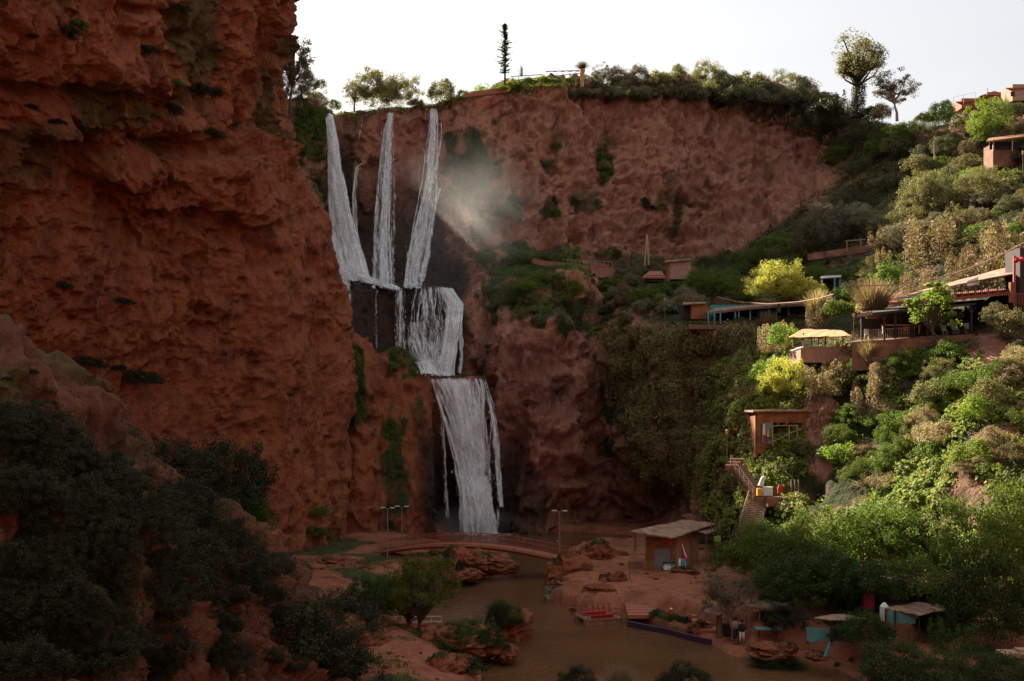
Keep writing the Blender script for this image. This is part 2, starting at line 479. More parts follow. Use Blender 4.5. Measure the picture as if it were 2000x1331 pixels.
# --- the amphitheatre wall, far cliff and right hillside: one continuous surface
def acol(pts, py=30, pz=2.0):
    c = [P(*q) for q in pts]
    e = c[-1]
    c.append(Vector((e.x * 1.01, e.y + 6, e.z + 0.6)))
    c.append(Vector((e.x * 1.08, e.y + py, e.z + pz)))
    c.append(Vector((e.x * 1.6, e.y + 200, e.z + pz + 2)))
    return c
AC = [
 acol([(420,1065,140),(420,900,145),(420,740,150),(420,735,152),(420,600,155),(420,590,157),(430,450,160),(440,330,162),(450,200,165)]),
 acol([(520,1065,140),(520,900,145),(520,740,150),(520,735,152),(520,600,156),(520,590,158),(535,450,160),(535,330,161),(540,200,164)]),
 acol([(590,1060,142),(590,900,147),(590,740,151),(590,735,153),(600,600,158),(600,585,160),(596,450,163),(585,310,164),(600,198,167)]),
 acol([(640,1055,144),(640,900,148),(640,740,151),(640,735,153),(640,600,158),(640,590,164),(618,450,170),(618,320,172),(628,208,172)]),
 acol([(690,1050,146),(700,900,149),(700,745,152),(700,740,154),(672,610,160),(665,600,167),(655,450,178),(650,330,180),(648,226,182)]),
 acol([(740,1048,147),(745,900,150),(745,745,152),(740,735,155),(700,585,162),(700,540,169),(695,450,182),(690,330,184),(690,221,184)]),
 acol([(790,1048,148),(790,900,150),(790,742,152),(785,733,157),(752,564,164),(755,553,176),(755,450,183),(752,330,186),(752,216,186)]),
 acol([(830,1046,150),(830,900,152),(830,742,152),(825,732,160),(812,562,164),(812,556,177),(805,450,184),(805,330,188),(805,212,188)]),
 acol([(880,1046,153),(880,900,154),(880,741,151),(880,733,158),(858,564,164),(860,554,177),(860,450,184),(855,330,188),(850,206,188)]),
 acol([(938,1046,153),(938,900,154),(938,742,151),(932,733,158),(896,600,163),(900,545,175),(905,450,180),(905,330,185),(905,192,188)]),
 acol([(985,1045,148),(980,900,149),(970,750,150),(950,690,153),(935,595,162),(945,505,171),(960,478,180),(965,330,185),(960,182,190)]),
 acol([(1050,1045,148),(1045,900,148),(1040,750,150),(1040,640,153),(1035,550,160),(1030,512,172),(1040,482,183),(1040,330,188),(1040,172,192)]),
 acol([(1120,1045,151),(1120,900,150),(1110,750,153),(1110,640,155),(1110,545,160),(1110,520,174),(1110,490,186),(1110,330,191),(1110,168,195)]),
 acol([(1200,1043,156),(1190,900,156),(1185,750,158),(1190,650,161),(1200,575,165),(1205,530,177),(1210,500,190),(1215,330,195),(1220,172,199)]),
 acol([(1270,1040,147),(1260,900,146),(1250,760,147),(1245,650,149),(1270,620,153),(1280,560,172),(1300,508,193),(1320,330,199),(1320,172,203)]),
 acol([(1350,1035,136),(1340,900,137),(1325,760,139),(1325,655,141),(1345,627,147),(1370,560,168),(1390,508,193),(1405,330,202),(1405,175,206)]),
 acol([(1375,1035,112),(1395,930,120),(1405,780,132),(1405,655,137),(1420,632,143),(1445,558,163),(1470,500,190),(1485,340,203),(1490,185,206)]),
 acol([(1440,1040,103),(1450,925,109),(1460,790,119),(1470,665,132),(1480,635,140),(1510,555,158),(1540,480,182),(1570,345,200),(1575,200,204)]),
 acol([(1500,1045,98.5),(1505,930,104),(1515,800,111.5),(1525,700,119),(1540,640,134),(1565,550,152),(1600,465,171),(1645,350,190),(1640,235,198)]),
 acol([(1590,1045,92),(1600,950,99),(1600,800,108),(1605,712,111.5),(1610,650,128),(1640,545,146),(1680,450,162),(1720,345,178),(1720,245,188)]),
 acol([(1690,1045,88),(1700,950,95),(1700,800,104),(1700,712,106),(1710,655,118),(1740,535,138),(1780,430,153),(1810,335,168),(1800,250,180)]),
 acol([(1800,1050,82),(1810,950,87),(1820,800,96),(1820,695,101),(1830,650,113),(1860,515,130),(1890,410,146),(1900,320,160),(1880,240,175)]),
 acol([(1920,1060,75),(1930,950,80),(1940,800,88),(1940,690,95.5),(1950,620,106),(1970,495,123),(1990,390,139),(1990,300,154),(1960,208,172)]),
 acol([(2080,1080,74),(2090,950,78),(2100,800,84),(2100,690,91),(2110,610,99),(2120,475,116),(2130,370,132),(2120,280,148),(2100,195,165)]),
 acol([(2350,1100,62),(2360,950,66),(2370,800,72),(2370,690,79),(2370,600,88),(2370,450,104),(2370,350,120),(2350,250,138),(2330,160,155)]),
 acol([(3000,1150,45),(3000,950,48),(3000,800,52),(3000,690,58),(3000,600,66),(3000,450,80),(3000,350,94),(3000,250,110),(3000,140,126)]),
]
# unseen gorge walls round and behind the viewer, added to darken the foreground
RC = []
for (x, y) in [(-52, 46), (-58, 20), (-64, -20), (-52, -70), (0, -95), (60, -80), (78, -30), (80, 20), (70, 48)]:
    d = Vector((x, y - 40, 0)).normalized()
    RC.append([Vector((x, y, -2)), Vector((x + d.x * 6, y + d.y * 6, 18)), Vector((x + d.x * 12, y + d.y * 12, 44)), Vector((x + d.x * 15, y + d.y * 15, 66)), Vector((x + d.x * 60, y + d.y * 60, 72))])
def aamp(G, n):
    u, v = UV(G)
    a = np.ones(G.shape[:2])
    a *= 0.35 + 0.65 * np.clip(1 - n[..., 2] ** 2 * 1.2, 0, 1)
    right = smooth(-40, 60, u - np.interp(v, [200, 340, 480, 560, 1050], [1655, 1665, 1480, 1480, 1480])) * smooth(150, 300, v)
    a *= 1 - 0.45 * right
    fall = smooth(625, 650, u) * (1 - smooth(930, 985, u))
    a *= 1 - 0.42 * fall
    a *= 1 - 0.6 * smooth(205, 300, G[..., 1])
    return a
def hill_side(u, v):
    e = np.interp(v, [200, 340, 480, 560, 760, 1050], [1655, 1665, 1455, 1430, 1400, 1360])
    return smooth(-25, 25, u - e)
def amoss(G, n, u, v):
    nz = fbm(G / 4.0, 3, 950)
    m = 0.55 * smooth(0.25, 0.55, fbm(G / 7.0, 3, 955)) * (v > 200)
    m = np.maximum(m, smooth(0.75, 0.95, n[..., 2]) * 0.9)                       # flat ledges carry grass
    m = np.maximum(m, blob(u, v, 585, 260, 45, 80) * 1.1)                        # green block left of first fall
    m = np.maximum(m, blob(u, v, 615, 420, 20, 110) * 0.8)
    m = np.maximum(m, blob(u, v, 690, 330, 28, 120) * 0.5)
    m = np.maximum(m, blob(u, v, 925, 330, 55, 80) * 0.95)
    m = np.maximum(m, blob(u, v, 950, 420, 30, 80) * 0.7)
    m = np.maximum(m, blob(u, v, 1005, 555, 75, 60) * 1.1)
    m = np.maximum(m, blob(u, v, 1000, 410, 22, 30)); m = np.maximum(m, blob(u, v, 1078, 405, 18, 26))
    m = np.maximum(m, blob(u, v, 1180, 310, 16, 60) * .9); m = np.maximum(m, blob(u, v, 1085, 265, 10, 45) * .8)
    m = np.maximum(m, blob(u, v, 1330, 760, 150, 150) * 0.8)
    m = np.maximum(m, blob(u, v, 1110, 600, 100, 50) * 0.9)
    hill = hill_side(u, v) * smooth(225, 300, v)
    hill = hill * (v > 0)
    m = np.maximum(m, hill * 0.85)
    m = np.clip(m * (0.8 + 0.9 * nz), 0, 1)
    red = blob(u, v, 1600, 860, 30, 60) + blob(u, v, 1640, 330, 10, 10) + blob(u, v, 1930, 690, 45, 50)
    return np.clip(m - red, 0, 1)
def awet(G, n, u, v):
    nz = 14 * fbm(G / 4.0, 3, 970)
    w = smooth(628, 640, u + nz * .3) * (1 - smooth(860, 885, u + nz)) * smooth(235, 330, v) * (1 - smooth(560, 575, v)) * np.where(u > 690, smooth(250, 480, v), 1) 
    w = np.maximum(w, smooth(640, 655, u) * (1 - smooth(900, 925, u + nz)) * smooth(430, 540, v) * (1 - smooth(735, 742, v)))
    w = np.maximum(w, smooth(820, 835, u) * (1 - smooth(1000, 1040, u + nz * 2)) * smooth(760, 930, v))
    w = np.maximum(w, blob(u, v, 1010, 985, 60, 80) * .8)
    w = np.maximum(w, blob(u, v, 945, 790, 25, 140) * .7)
    lower_dark = .38 * smooth(930, 990, u) * (1 - smooth(1430, 1500, u)) * smooth(610, 700, v) * smooth(-.5, .3, fbm(G / 5.0, 3, 975))  # darkens the lower wall right of the falls
    w = np.maximum(w, lower_dark)
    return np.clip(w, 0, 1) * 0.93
def aextra(G, u, v):
    low = smooth(930, 1000, u) * (1 - smooth(1440, 1500, u)) * smooth(600, 680, v)
    flute = ridged(G * np.array([1 / 4.5, 1 / 4.5, 1 / 26.]), 2, 515)
    bulge = fbm(G * np.array([1 / 8., 1 / 8., 1 / 13.]), 2, 520)
    e = low * (1.3 * flute + 2.4 * bulge)
    far = smooth(940, 1000, u) * (1 - smooth(1600, 1680, u)) * (v < 520) * (v > 150)
    e = e + far * (1.5 * ridged(G * np.array([1 / 6., 1 / 6., 1 / 16.]), 2, 530) + 1.2 * fbm(G / 3.2, 3, 531, .65) + .95 * fbm(G / 1.5, 3, 532, .6) + .55 * ridged(G / 2.2, 3, 533))
    for (cu, cv, ru, rv, k) in ((1012, 905, 26, 75, -5), (1168, 885, 34, 60, -5), (1120, 1000, 60, 40, -4), (1300, 975, 46, 55, -5), (1225, 1010, 50, 36, -4), (1580, 955, 26, 24, -3.0), (940, 640, 22, 40, -2.5),
                                (1060, 650, 40, 40, 2.5), (1185, 700, 50, 60, 2.0), (1110, 760, 50, 60, 1.8), (1400, 760, 60, 90, 1.5), (1110, 560, 40, 30, 2.0), (1290, 340, 60, 50, 1.5), (1175, 250, 30, 60, -2.0), (1075, 480, 22, 16, -3), (1130, 470, 30, 14, -2.5), (1320, 470, 40, 14, -2.5)):
        e = e + k * np.exp(-(((u - cu) / ru) ** 2 + ((v - cv) / rv) ** 2))
    return e
loft('gorge_wall', AC, 0.33, 0.95, 37, mat='hazed_rock', facing=(-0.3, -1, 0.3), moss=amoss, wet=awet, ampf=aamp, extra=aextra, label='red travertine gorge wall rising into a terraced green hillside')

loft('shading_rear_wall', RC, 1.5, 1.0, 77, facing=(0, 0, 0.3), label='unseen red gorge walls added behind the viewpoint for shade')
SURF.pop()

# --- foreground slope at lower left
ridge = [(-900,420,34),(-300,560,40),(0,690,46),(130,750,49),(200,830,52),(280,925,56),(400,1000,62),(470,1035,66),(525,1075,70),(560,1130,72)]
EC = []
for (u, v, Y) in ridge:
    top = P(u, v, Y)
    EC.append([Vector((top.x - 6, top.y + 22, max(top.z - 14, -1))), Vector((top.x - 2, top.y + 7, max(top.z - 5, -.5))), top,
               Vector((top.x + 3.0, top.y - 5, top.z - 4)), Vector((top.x + 6, top.y - 12, max(top.z - 8.5, 1.5))),
               Vector((top.x + 8.5, top.y - 22, max(top.z - 13, .2))), Vector((top.x + 10, top.y - 36, max(top.z - 17, -1)))])
e = EC[-1]
EC.append([Vector((q.x + 3.5, q.y, max(-1.5, q.z - 6))) for q in e])
def emoss(G, n, u, v):
    return np.clip(0.45 * smooth(-0.1, 0.3, fbm(G / 4.0, 3, 990)) , 0, 1)
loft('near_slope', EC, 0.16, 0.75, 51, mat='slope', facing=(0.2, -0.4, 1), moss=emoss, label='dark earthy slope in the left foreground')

# --- valley floor: banks and river bed as one heightfield
# river outline in plan (x, Y)
def W(u, v, z=0.0):
    Y = (CZ - z) * F / (v - 800)
    return np.array([(u - 1000) * Y / F, Y])
river = np.array([W(830,1050), W(850,1043), W(1000,1040), W(1130,1040), W(1240,1046), W(1225,1062), W(1150,1068), W(1130,1075), W(1085,1095), W(1072,1120), W(1075,1150), W(1068,1180), W(1100,1190), W(1130,1215), W(1215,1208),
                  W(1300,1228), W(1380,1262), W(1440,1285), W(1560,1288), W(1620,1310), W(1680,1340), W(1900,1500), W(2600,2300), W(600,2300),
                  W(880,1500), W(960,1331), W(955,1290), W(900,1275), W(830,1240), W(790,1200), W(760,1165), W(840,1150), W(855,1128), W(930,1122), W(1000,1108), W(1005,1098), W(960,1085), W(860,1075), W(830,1062)])
def sdist_poly(px, py, poly):
    """signed distance, negative inside"""
    d = np.full(px.shape, 1e9)
    inside = np.zeros(px.shape, dtype=bool)
    n = len(poly)
    for i in range(n):
        a = poly[i]; b = poly[(i + 1) % n]
        ex, ey = b - a
        wx = px - a[0]; wy = py - a[1]
        t = np.clip((wx * ex + wy * ey) / (ex * ex + ey * ey + 1e-9), 0, 1)
        d = np.minimum(d, np.hypot(wx - t * ex, wy - t * ey))
        c = (a[1] <= py) != (b[1] <= py)
        xin = a[0] + (py - a[1]) / (b[1] - a[1] + 1e-12) * ex
        inside ^= c & (px < xin)
    return np.where(inside, -d, d)
def axis_pts(a, b, fa, fb, r):
    return np.concatenate([np.linspace(a, fa, 40, endpoint=False), np.arange(fa, fb, r), np.linspace(fb, b, 40)])
gx = axis_pts(-400, 400, -30, 46, 0.22)
gy = axis_pts(-400, 900, 42, 160, 0.28)
GX, GY = np.meshgrid(gx, gy, indexing='ij')
sd = sdist_poly(GX, GY, river)
pp = np.stack([GX, GY, np.zeros_like(GX)], -1)
warp = fbm(pp / 3.0, 3, 600) * 0.8
def ground_z(X, Y, sd):
    q = np.stack([X, Y, np.zeros_like(X)], -1)
    s = sd + warp_at(q)
    bank = smooth(0.0, 1.2, s)
    right = smooth(3, 6, X) * (1 - smooth(118, 130, Y))
    left = 1 - smooth(-6, 2, X)
    hi = 1.1 + right * 0.9 * smooth(1.0, 3.0, s) + left * 0.9 * smooth(1, 5, s)
    # quay right of the boats: low strip beside the water
    u = 1000 + X * F / np.maximum(Y, 1); 
    quay = smooth(4, 8, X) * (1 - smooth(86, 90, Y)) * (1 - smooth(2.2, 3.6, s))
    hi = hi * (1 - quay) + 0.45 * quay
    hi = hi + smooth(18, 30, X) * 1.3 * (1 - smooth(80, 95, Y) * 0.0) * smooth(3, 10, s)
    z = -1.6 * smooth(0.3, -3.0, s) - 0.15 + bank * hi
    z = z + bank * (0.30 * fbm(q / 2.0, 5, 620, .6) + 0.40 * fbm(q / 9, 2, 640) + .35 * np.maximum(ridged(q / 3.5, 3, 645), 0) * smooth(.6, .2, np.abs(s - 1.2) / 2)) * (1 - 0.7 * quay)
    return z
def warp_at(q): return fbm(q / 3.0, 3, 600) * 0.7
GZ = ground_z(GX, GY, sd)
far = smooth(150, 260, np.abs(GX)) * 0
G = np.stack([GX, GY, GZ], -1)
me = raw_mesh('ground', G.reshape(-1, 3), grid_faces(*GX.shape), True)
ug, vg = UV(np.where(G[..., 1:2] < 1, np.array([0, 1, 0.]), G))
gm = 0.7 * smooth(0.05, 0.35, fbm(pp / 5.0, 3, 650)) * (1 - smooth(-4, 0, GX) * (1 - smooth(24, 30, GX)) * 0.9)
add_attr(me, 'moss', gm); add_attr(me, 'wet', np.clip(1 - smooth(-0.3, 0.12, GZ), 0, 1) * .4)
tag(link('ground', me, M['soil']), 'red earth valley floor with river banks', kind='structure')
SURF.append(dict(name='ground', G=G, n=grid_normals(G), moss=gm, u=ug, v=vg, bvh=bvh_of(G, 1)))

# --- river
def water_material():
    m, nt, bs = new_mat('muddy_water')
    f, n = noise_fac(nt, 0.15, 3, 0.35, 0.65)
    nt.links.new(mixc(nt, f, (0.100, 0.050, 0.022), (0.135, 0.068, 0.032)), bs.inputs['Base Color'])
    bs.inputs['Roughness'].default_value = 0.06
    bs.inputs['IOR'].default_value = 1.33
    f2, n2 = noise_fac(nt, 2.2, 4, 0, 1, (1.0, 0.55, 1))
    bp = N(nt, 'ShaderNodeBump'); bp.inputs['Strength'].default_value = 0.5; bp.inputs['Distance'].default_value = 0.2
    nt.links.new(n2, bp.inputs['Height']); nt.links.new(bp.outputs[0], bs.inputs['Normal'])
    return m
M['water'] = water_material()
wx = np.linspace(-60, 90, 60); wy = np.linspace(-60, 165, 90)
WX, WY = np.meshgrid(wx, wy, indexing='ij')
me = raw_mesh('river', np.stack([WX, WY, np.zeros_like(WX)], -1).reshape(-1, 3), grid_faces(*WX.shape), True)
tag(link('river', me, M['water']), 'muddy brown river pool below the falls', kind='structure')
# ------------------------------------------------------------------ placing things on the terrain
CAM = Vector((0, 0, CZ))
def hit(u, v, only=None, skip=()):
    d = P(u, v, 100.0) - CAM
    d.normalize()
    best = None
    for S in SURF:
        if (only and S['name'] not in only) or S['name'] in skip: continue
        loc, nrm, idx, dist = S['bvh'].ray_cast(CAM, d, 900)
        if loc is not None and (best is None or dist < best[2]):
            best = (loc, nrm, dist)
    return best
def drop(x, y, z0=120.0, only=None):
    best = None
    for S in SURF:
        if only and S['name'] not in only: continue
        loc, nrm, idx, dist = S['bvh'].ray_cast(Vector((x, y, z0)), Vector((0, 0, -1)), 300)
        if loc is not None and (best is None or loc.z > best.z):
            best = loc
    return best

# ------------------------------------------------------------------ mesh builder for hard things
class MB:
    def __init__(self): self.v = []; self.f = []
    def add(self, vs, fs):
        o = len(self.v)
        self.v += [tuple(q) for q in vs]
        self.f += [tuple(i + o for i in f) for f in fs]
        return self
    def box(self, c, s, rz=0.0, M4=None):
        x, y, z = s[0] / 2, s[1] / 2, s[2] / 2
        vs = [Vector((a * x, b * y, d * z)) for a in (-1, 1) for b in (-1, 1) for d in (-1, 1)]
        R = Matrix.Rotation(rz, 3, 'Z') if M4 is None else M4
        vs = [R @ q + Vector(c) for q in vs]
        return self.add(vs, [(0, 1, 3, 2), (4, 6, 7, 5), (0, 4, 5, 1), (2, 3, 7, 6), (0, 2, 6, 4), (1, 5, 7, 3)])
    def bar(self, p, q, w, h=None, up=(0, 0, 1)):
        p = Vector(p); q = Vector(q); h = h or w
        d = (q - p); L = d.length
        if L < 1e-6: return self
        d.normalize()
        upv = Vector(up)
        if abs(d.dot(upv)) > 0.98: upv = Vector((1, 0, 0))
        s = d.cross(upv).normalized(); t = s.cross(d).normalized()
        vs = [e + s * (a * w / 2) + t * (b * h / 2) for e in (p, q) for a in (-1, 1) for b in (-1, 1)]
        return self.add(vs, [(0, 2, 3, 1), (4, 5, 7, 6), (0, 1, 5, 4), (2, 6, 7, 3), (0, 4, 6, 2), (1, 3, 7, 5)])
    def tube(self, pts, r, n=7, cap=True):
        pts = [Vector(p) for p in pts]
        if not isinstance(r, (list, tuple)): r = [r] * len(pts)
        o = len(self.v)
        ref = Vector((0.31, 0.17, 0.93)) if abs((pts[-1] - pts[0]).normalized().z) < .9 else Vector((1, 0.1, 0))
        for i, p in enumerate(pts):
            d = (pts[min(i + 1, len(pts) - 1)] - pts[max(i - 1, 0)]).normalized()
            a = d.cross(ref).normalized(); b = d.cross(a)
            for k in range(n):
                t = 2 * math.pi * k / n
                self.v.append(tuple(p + (a * math.cos(t) + b * math.sin(t)) * r[i]))
        for i in range(len(pts) - 1):
            for k in range(n):
                k2 = (k + 1) % n
                self.f.append((o + i * n + k, o + i * n + k2, o + (i + 1) * n + k2, o + (i + 1) * n + k))
        if cap:
            self.f.append(tuple(o + k for k in range(n))[::-1])
            self.f.append(tuple(o + (len(pts) - 1) * n + k for k in range(n)))
        return self
    def slab(self, pts, th):
        """polygon of top points extruded down by th"""
        n = len(pts); pts = [Vector(p) for p in pts]
        vs = pts + [p - Vector((0, 0, th)) for p in pts]
        return self.add(vs, [tuple(range(n)), tuple(range(2 * n - 1, n - 1, -1))] + [(i, i + n, (i + 1) % n + n, (i + 1) % n) for i in range(n)])
    def lathe(self, c, prof, n=10, sx=1, sy=1):
        c = Vector(c); o = len(self.v)
        for r, z in prof:
            for k in range(n):
                t = 2 * math.pi * k / n
                self.v.append((c.x + r * sx * math.cos(t), c.y + r * sy * math.sin(t), c.z + z))
        for i in range(len(prof) - 1):
            for k in range(n):
                k2 = (k + 1) % n
                self.f.append((o + i * n + k, o + i * n + k2, o + (i + 1) * n + k2, o + (i + 1) * n + k))
        self.f.append(tuple(o + k for k in range(n))[::-1]); self.f.append(tuple(o + (len(prof) - 1) * n + k for k in range(n)))
        return self
    def sheet(self, grid, th=0.03):
        """grid [i][j] of points, given thickness downwards: cloth, roof"""
        a = len(grid); b = len(grid[0]); o = len(self.v)
        for dz in (0, -th):
            for i in range(a):
                for j in range(b):
                    q = Vector(grid[i][j]); self.v.append((q.x, q.y, q.z + dz))
        ab = a * b
        for i in range(a - 1):
            for j in range(b - 1):
                k = o + i * b + j
                self.f.append((k, k + b, k + b + 1, k + 1)); self.f.append((k + ab, k + ab + 1, k + ab + b + 1, k + ab + b))
        rim = [i * b for i in range(a)] + [(a - 1) * b + j for j in range(1, b)] + [i * b + b - 1 for i in range(a - 2, -1, -1)] + [j for j in range(b - 2, 0, -1)]
        for i in range(len(rim)):
            p, q = o + rim[i], o + rim[(i + 1) % len(rim)]
            self.f.append((p, p + ab, q + ab, q))
        return self
    def build(self, name, mat, parent=None, smooth_=False, loc=None):
        m = bpy.data.meshes.new(name)
        vs = self.v
        if loc is not None:
            L = Vector(loc); vs = [(a - L.x, b - L.y, c - L.z) for a, b, c in vs]
        m.from_pydata(vs, [], self.f)
        m.validate()
        bm = bmesh.new(); bm.from_mesh(m); bmesh.ops.recalc_face_normals(bm, faces=bm.faces); bm.to_mesh(m); bm.free()
        if smooth_:
            m.polygons.foreach_set('use_smooth', np.ones(len(m.polygons), dtype=bool))
        o = link(name, m, mat, parent)
        if loc is not None: o.location = loc
        return o

def world_part(mb, name, mat, root, **kw):
    """a part whose builder holds world coordinates, under a root Empty with a location"""
    inv = Matrix.Rotation(-root.rotation_euler.z, 4, 'Z') @ Matrix.Translation(-root.location)
    mb.v = [tuple(inv @ Vector(q)) for q in mb.v]
    return mb.build(name, mat, root, **kw)

M['wood'] = plain('weathered_wood', (0.22, 0.12, 0.07), 0.8, 0.45, 6, 0.3)
M['palewood'] = plain('pale_wood', (0.42, 0.28, 0.18), 0.8, 0.35, 5, 0.3)
M['redwood'] = plain('rust_painted_rail', (0.30, 0.07, 0.035), 0.7, 0.35, 5)
M['orange'] = plain('orange_plaster', (0.33, 0.125, 0.040), 0.9, 0.5, 1.0, 0.4)
M['tan'] = plain('tan_roofing', (0.36, 0.21, 0.14), 0.85, 0.6, 1.1, 0.5)
M['tancloth'] = plain('tan_awning', (0.50, 0.27, 0.12), 0.9, 0.2, 2.0)
M['dark'] = plain('dark_timber', (0.035, 0.022, 0.018), 0.8, 0.3, 4)
M['steel'] = plain('dull_steel', (0.30, 0.22, 0.19), 0.55, 0.2, 4, metal=0.3)
M['deck'] = plain('red_deck', (0.36, 0.12, 0.065), 0.8, 0.25, 3)
M['pinkwall'] = plain('pale_stone_wall', (0.42, 0.24, 0.17), 0.9, 0.3, 2.5, 0.4)
M['clay'] = plain('clay_wall', (0.30, 0.145, 0.085), 0.9, 0.45, .8, 0.4)
M['teal'] = plain('teal_paint', (0.06, 0.30, 0.32), 0.7, 0.25, 3)
M['tealcloth'] = plain('turquoise_sheet', (0.09, 0.23, 0.21), 0.85, 0.3, 1.5)
M['blue'] = plain('blue_paint', (0.10, 0.30, 0.40), 0.7, 0.25, 3)
M['white'] = plain('white_paint', (0.75, 0.72, 0.68), 0.6, 0.15, 3)
M['grey'] = plain('grey_metal', (0.22, 0.21, 0.20), 0.6, 0.2, 3)
M['red'] = plain('red_cloth', (0.55, 0.025, 0.03), 0.8, 0.2, 3)
M['crimson'] = plain('crimson_cloth', (0.35, 0.02, 0.06), 0.8, 0.2, 3)
M['yellow'] = plain('yellow_cloth', (0.75, 0.40, 0.03), 0.8, 0.2, 3)
M['green'] = plain('green_plastic', (0.20, 0.42, 0.05), 0.6, 0.2, 3)
M['black'] = plain('black_cloth', (0.015, 0.015, 0.017), 0.8, 0.2, 3)
M['skin'] = plain('skin', (0.30, 0.16, 0.10), 0.6, 0.1, 3)
M['plum'] = plain('plum_edge', (0.045, 0.016, 0.040), 0.8, 0.2, 3)
M['lampglass'] = plain('lamp_glass', (0.85, 0.82, 0.75), 0.3, 0.1, 3)
M['bark'] = plain('bark', (0.10, 0.065, 0.045), 0.95, 0.4, 8, 0.5)
M['palebark'] = plain('pale_bark', (0.30, 0.22, 0.16), 0.95, 0.4, 8, 0.5)

# leaf colours
M['lf_green'] = leaf_mat('leaf_green', (0.052, 0.092, 0.015), (0.15, 0.19, 0.030), 0.45)
M['lf_sap'] = leaf_mat('leaf_sapling', (0.070, 0.120, 0.018), (0.17, 0.23, 0.040), 0.5)
M['lf_bright'] = leaf_mat('leaf_bright', (0.105, 0.165, 0.022), (0.22, 0.27, 0.045), 0.5)
M['lf_yellow'] = leaf_mat('leaf_yellow', (0.28, 0.28, 0.060), (0.46, 0.41, 0.12), 0.5, brown=(0.40, 0.24, 0.10))
M['lf_olive'] = leaf_mat('leaf_olive', (0.100, 0.102, 0.045), (0.21, 0.185, 0.090), 0.42, brown=(0.20, 0.13, 0.07))
M['lf_grey'] = leaf_mat('leaf_grey', (0.12, 0.115, 0.080), (0.22, 0.19, 0.13), 0.3)
M['lf_brown'] = leaf_mat('leaf_brown', (0.13, 0.090, 0.050), (0.27, 0.185, 0.110), 0.38)
M['lf_dry'] = leaf_mat('leaf_dry', (0.24, 0.175, 0.11), (0.38, 0.29, 0.19), 0.35)
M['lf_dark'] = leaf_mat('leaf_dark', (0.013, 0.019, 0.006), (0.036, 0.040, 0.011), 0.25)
M['lf_shade'] = leaf_mat('leaf_shade', (0.020, 0.045, 0.009), (0.060, 0.095, 0.016), 0.35)  # shaded version of the green: valley shade put into the leaf colour
M['lf_ever'] = leaf_mat('leaf_evergreen', (0.065, 0.072, 0.038), (0.125, 0.120, 0.068), 0.4)
M['lf_creeper'] = leaf_mat('leaf_creeper', (0.060, 0.105, 0.016), (0.30, 0.33, 0.070), 0.45, brown=(0.28, 0.14, 0.06))
M['lf_hang'] = leaf_mat('leaf_hanging', (0.17, 0.18, 0.060), (0.36, 0.32, 0.13), 0.3, brown=(0.20, 0.11, 0.06))

# ------------------------------------------------------------------ foliage
def quads(cen, nrm, size, asp=0.55, rg=rng):
    """leaf rhombi: cen (n,3), nrm (n,3) roughly facing, size (n,)"""
    n = len(cen)
    r = rg.normal(size=(n, 3))
    a = np.cross(nrm, r); a /= np.linalg.norm(a, axis=1, keepdims=True) + 1e-9
    b = np.cross(nrm, a); b /= np.linalg.norm(b, axis=1, keepdims=True) + 1e-9
    s = size[:, None]
    c = np.cross(a, b)
    V = np.stack([cen - a * s * .5, cen + b * s * asp * .5 + c * s * .06, cen + a * s * .5, cen - b * s * asp * .5 + c * s * .06], 1)
    return V.reshape(-1, 3)
def leaf_mesh(name, cen, nrm, size, asp=0.55, rg=rng):
    V = quads(cen, nrm, size, asp, rg)
    return raw_mesh(name, V, np.arange(len(V)).reshape(-1, 4))

def unit(n, rg):
    v = rg.normal(size=(n, 3)); return v / np.linalg.norm(v, axis=1, keepdims=True)

def clump_leaves(centres, rad, per, lsize, rg, flat=0.8, out_from=None, jit=0.5):
    """leaves on shells round clump centres"""
    cs = np.repeat(centres, per, 0); rr = np.repeat(rad, per)
    d = unit(len(cs), rg)
    rads = rr * (0.45 + 0.6 * rg.random(len(cs)) ** 0.6)
    p = cs + d * rads[:, None] * np.array([1, 1, flat])
    nrm = d + jit * rg.normal(size=d.shape) + np.array([0, 0, 0.3])
    nrm /= np.linalg.norm(nrm, axis=1, keepdims=True)
    return p, nrm, lsize * (0.6 + 0.8 * rg.random(len(cs)))

def proto_bush(name, seed, clumps=60, per=60, lsize=0.065, w=0.62, h=1.0, crad=0.17, low=0.06, asp=0.55, lob=0.35):
    rg = np.random.default_rng(seed)
    d = unit(clumps * 3, rg); d = d[d[:, 2] > -0.25][:clumps]
    lobes = fbm(d * 1.6 + seed, 2, seed)
    R = (0.62 + lob * lobes + 0.25 * rg.random(len(d)))[:, None]
    c = d * R * np.array([w, w, h * 0.62]) + np.array([0, 0, h * 0.36])
    c[:, 2] = np.maximum(c[:, 2], low)
    p, n, s = clump_leaves(c, crad * (0.6 + 0.7 * rg.random(len(c))), per, lsize, rg)
    ncore = clumps * 6     # loose inner leaves so the crown is not hollow
    pc = unit(ncore, rg) * (rg.random((ncore, 1)) ** .5) * np.array([w, w, h * .6]) * 0.6 + np.array([0, 0, h * .35])
    p = np.concatenate([p, pc]); n = np.concatenate([n, unit(ncore, rg)]); s = np.concatenate([s, np.full(ncore, lsize)])
    p[:, 2] = np.maximum(p[:, 2], 0.0 + 0.02 * rg.random(len(p)))
    return leaf_mesh(name, p, n, s, asp, rg), None

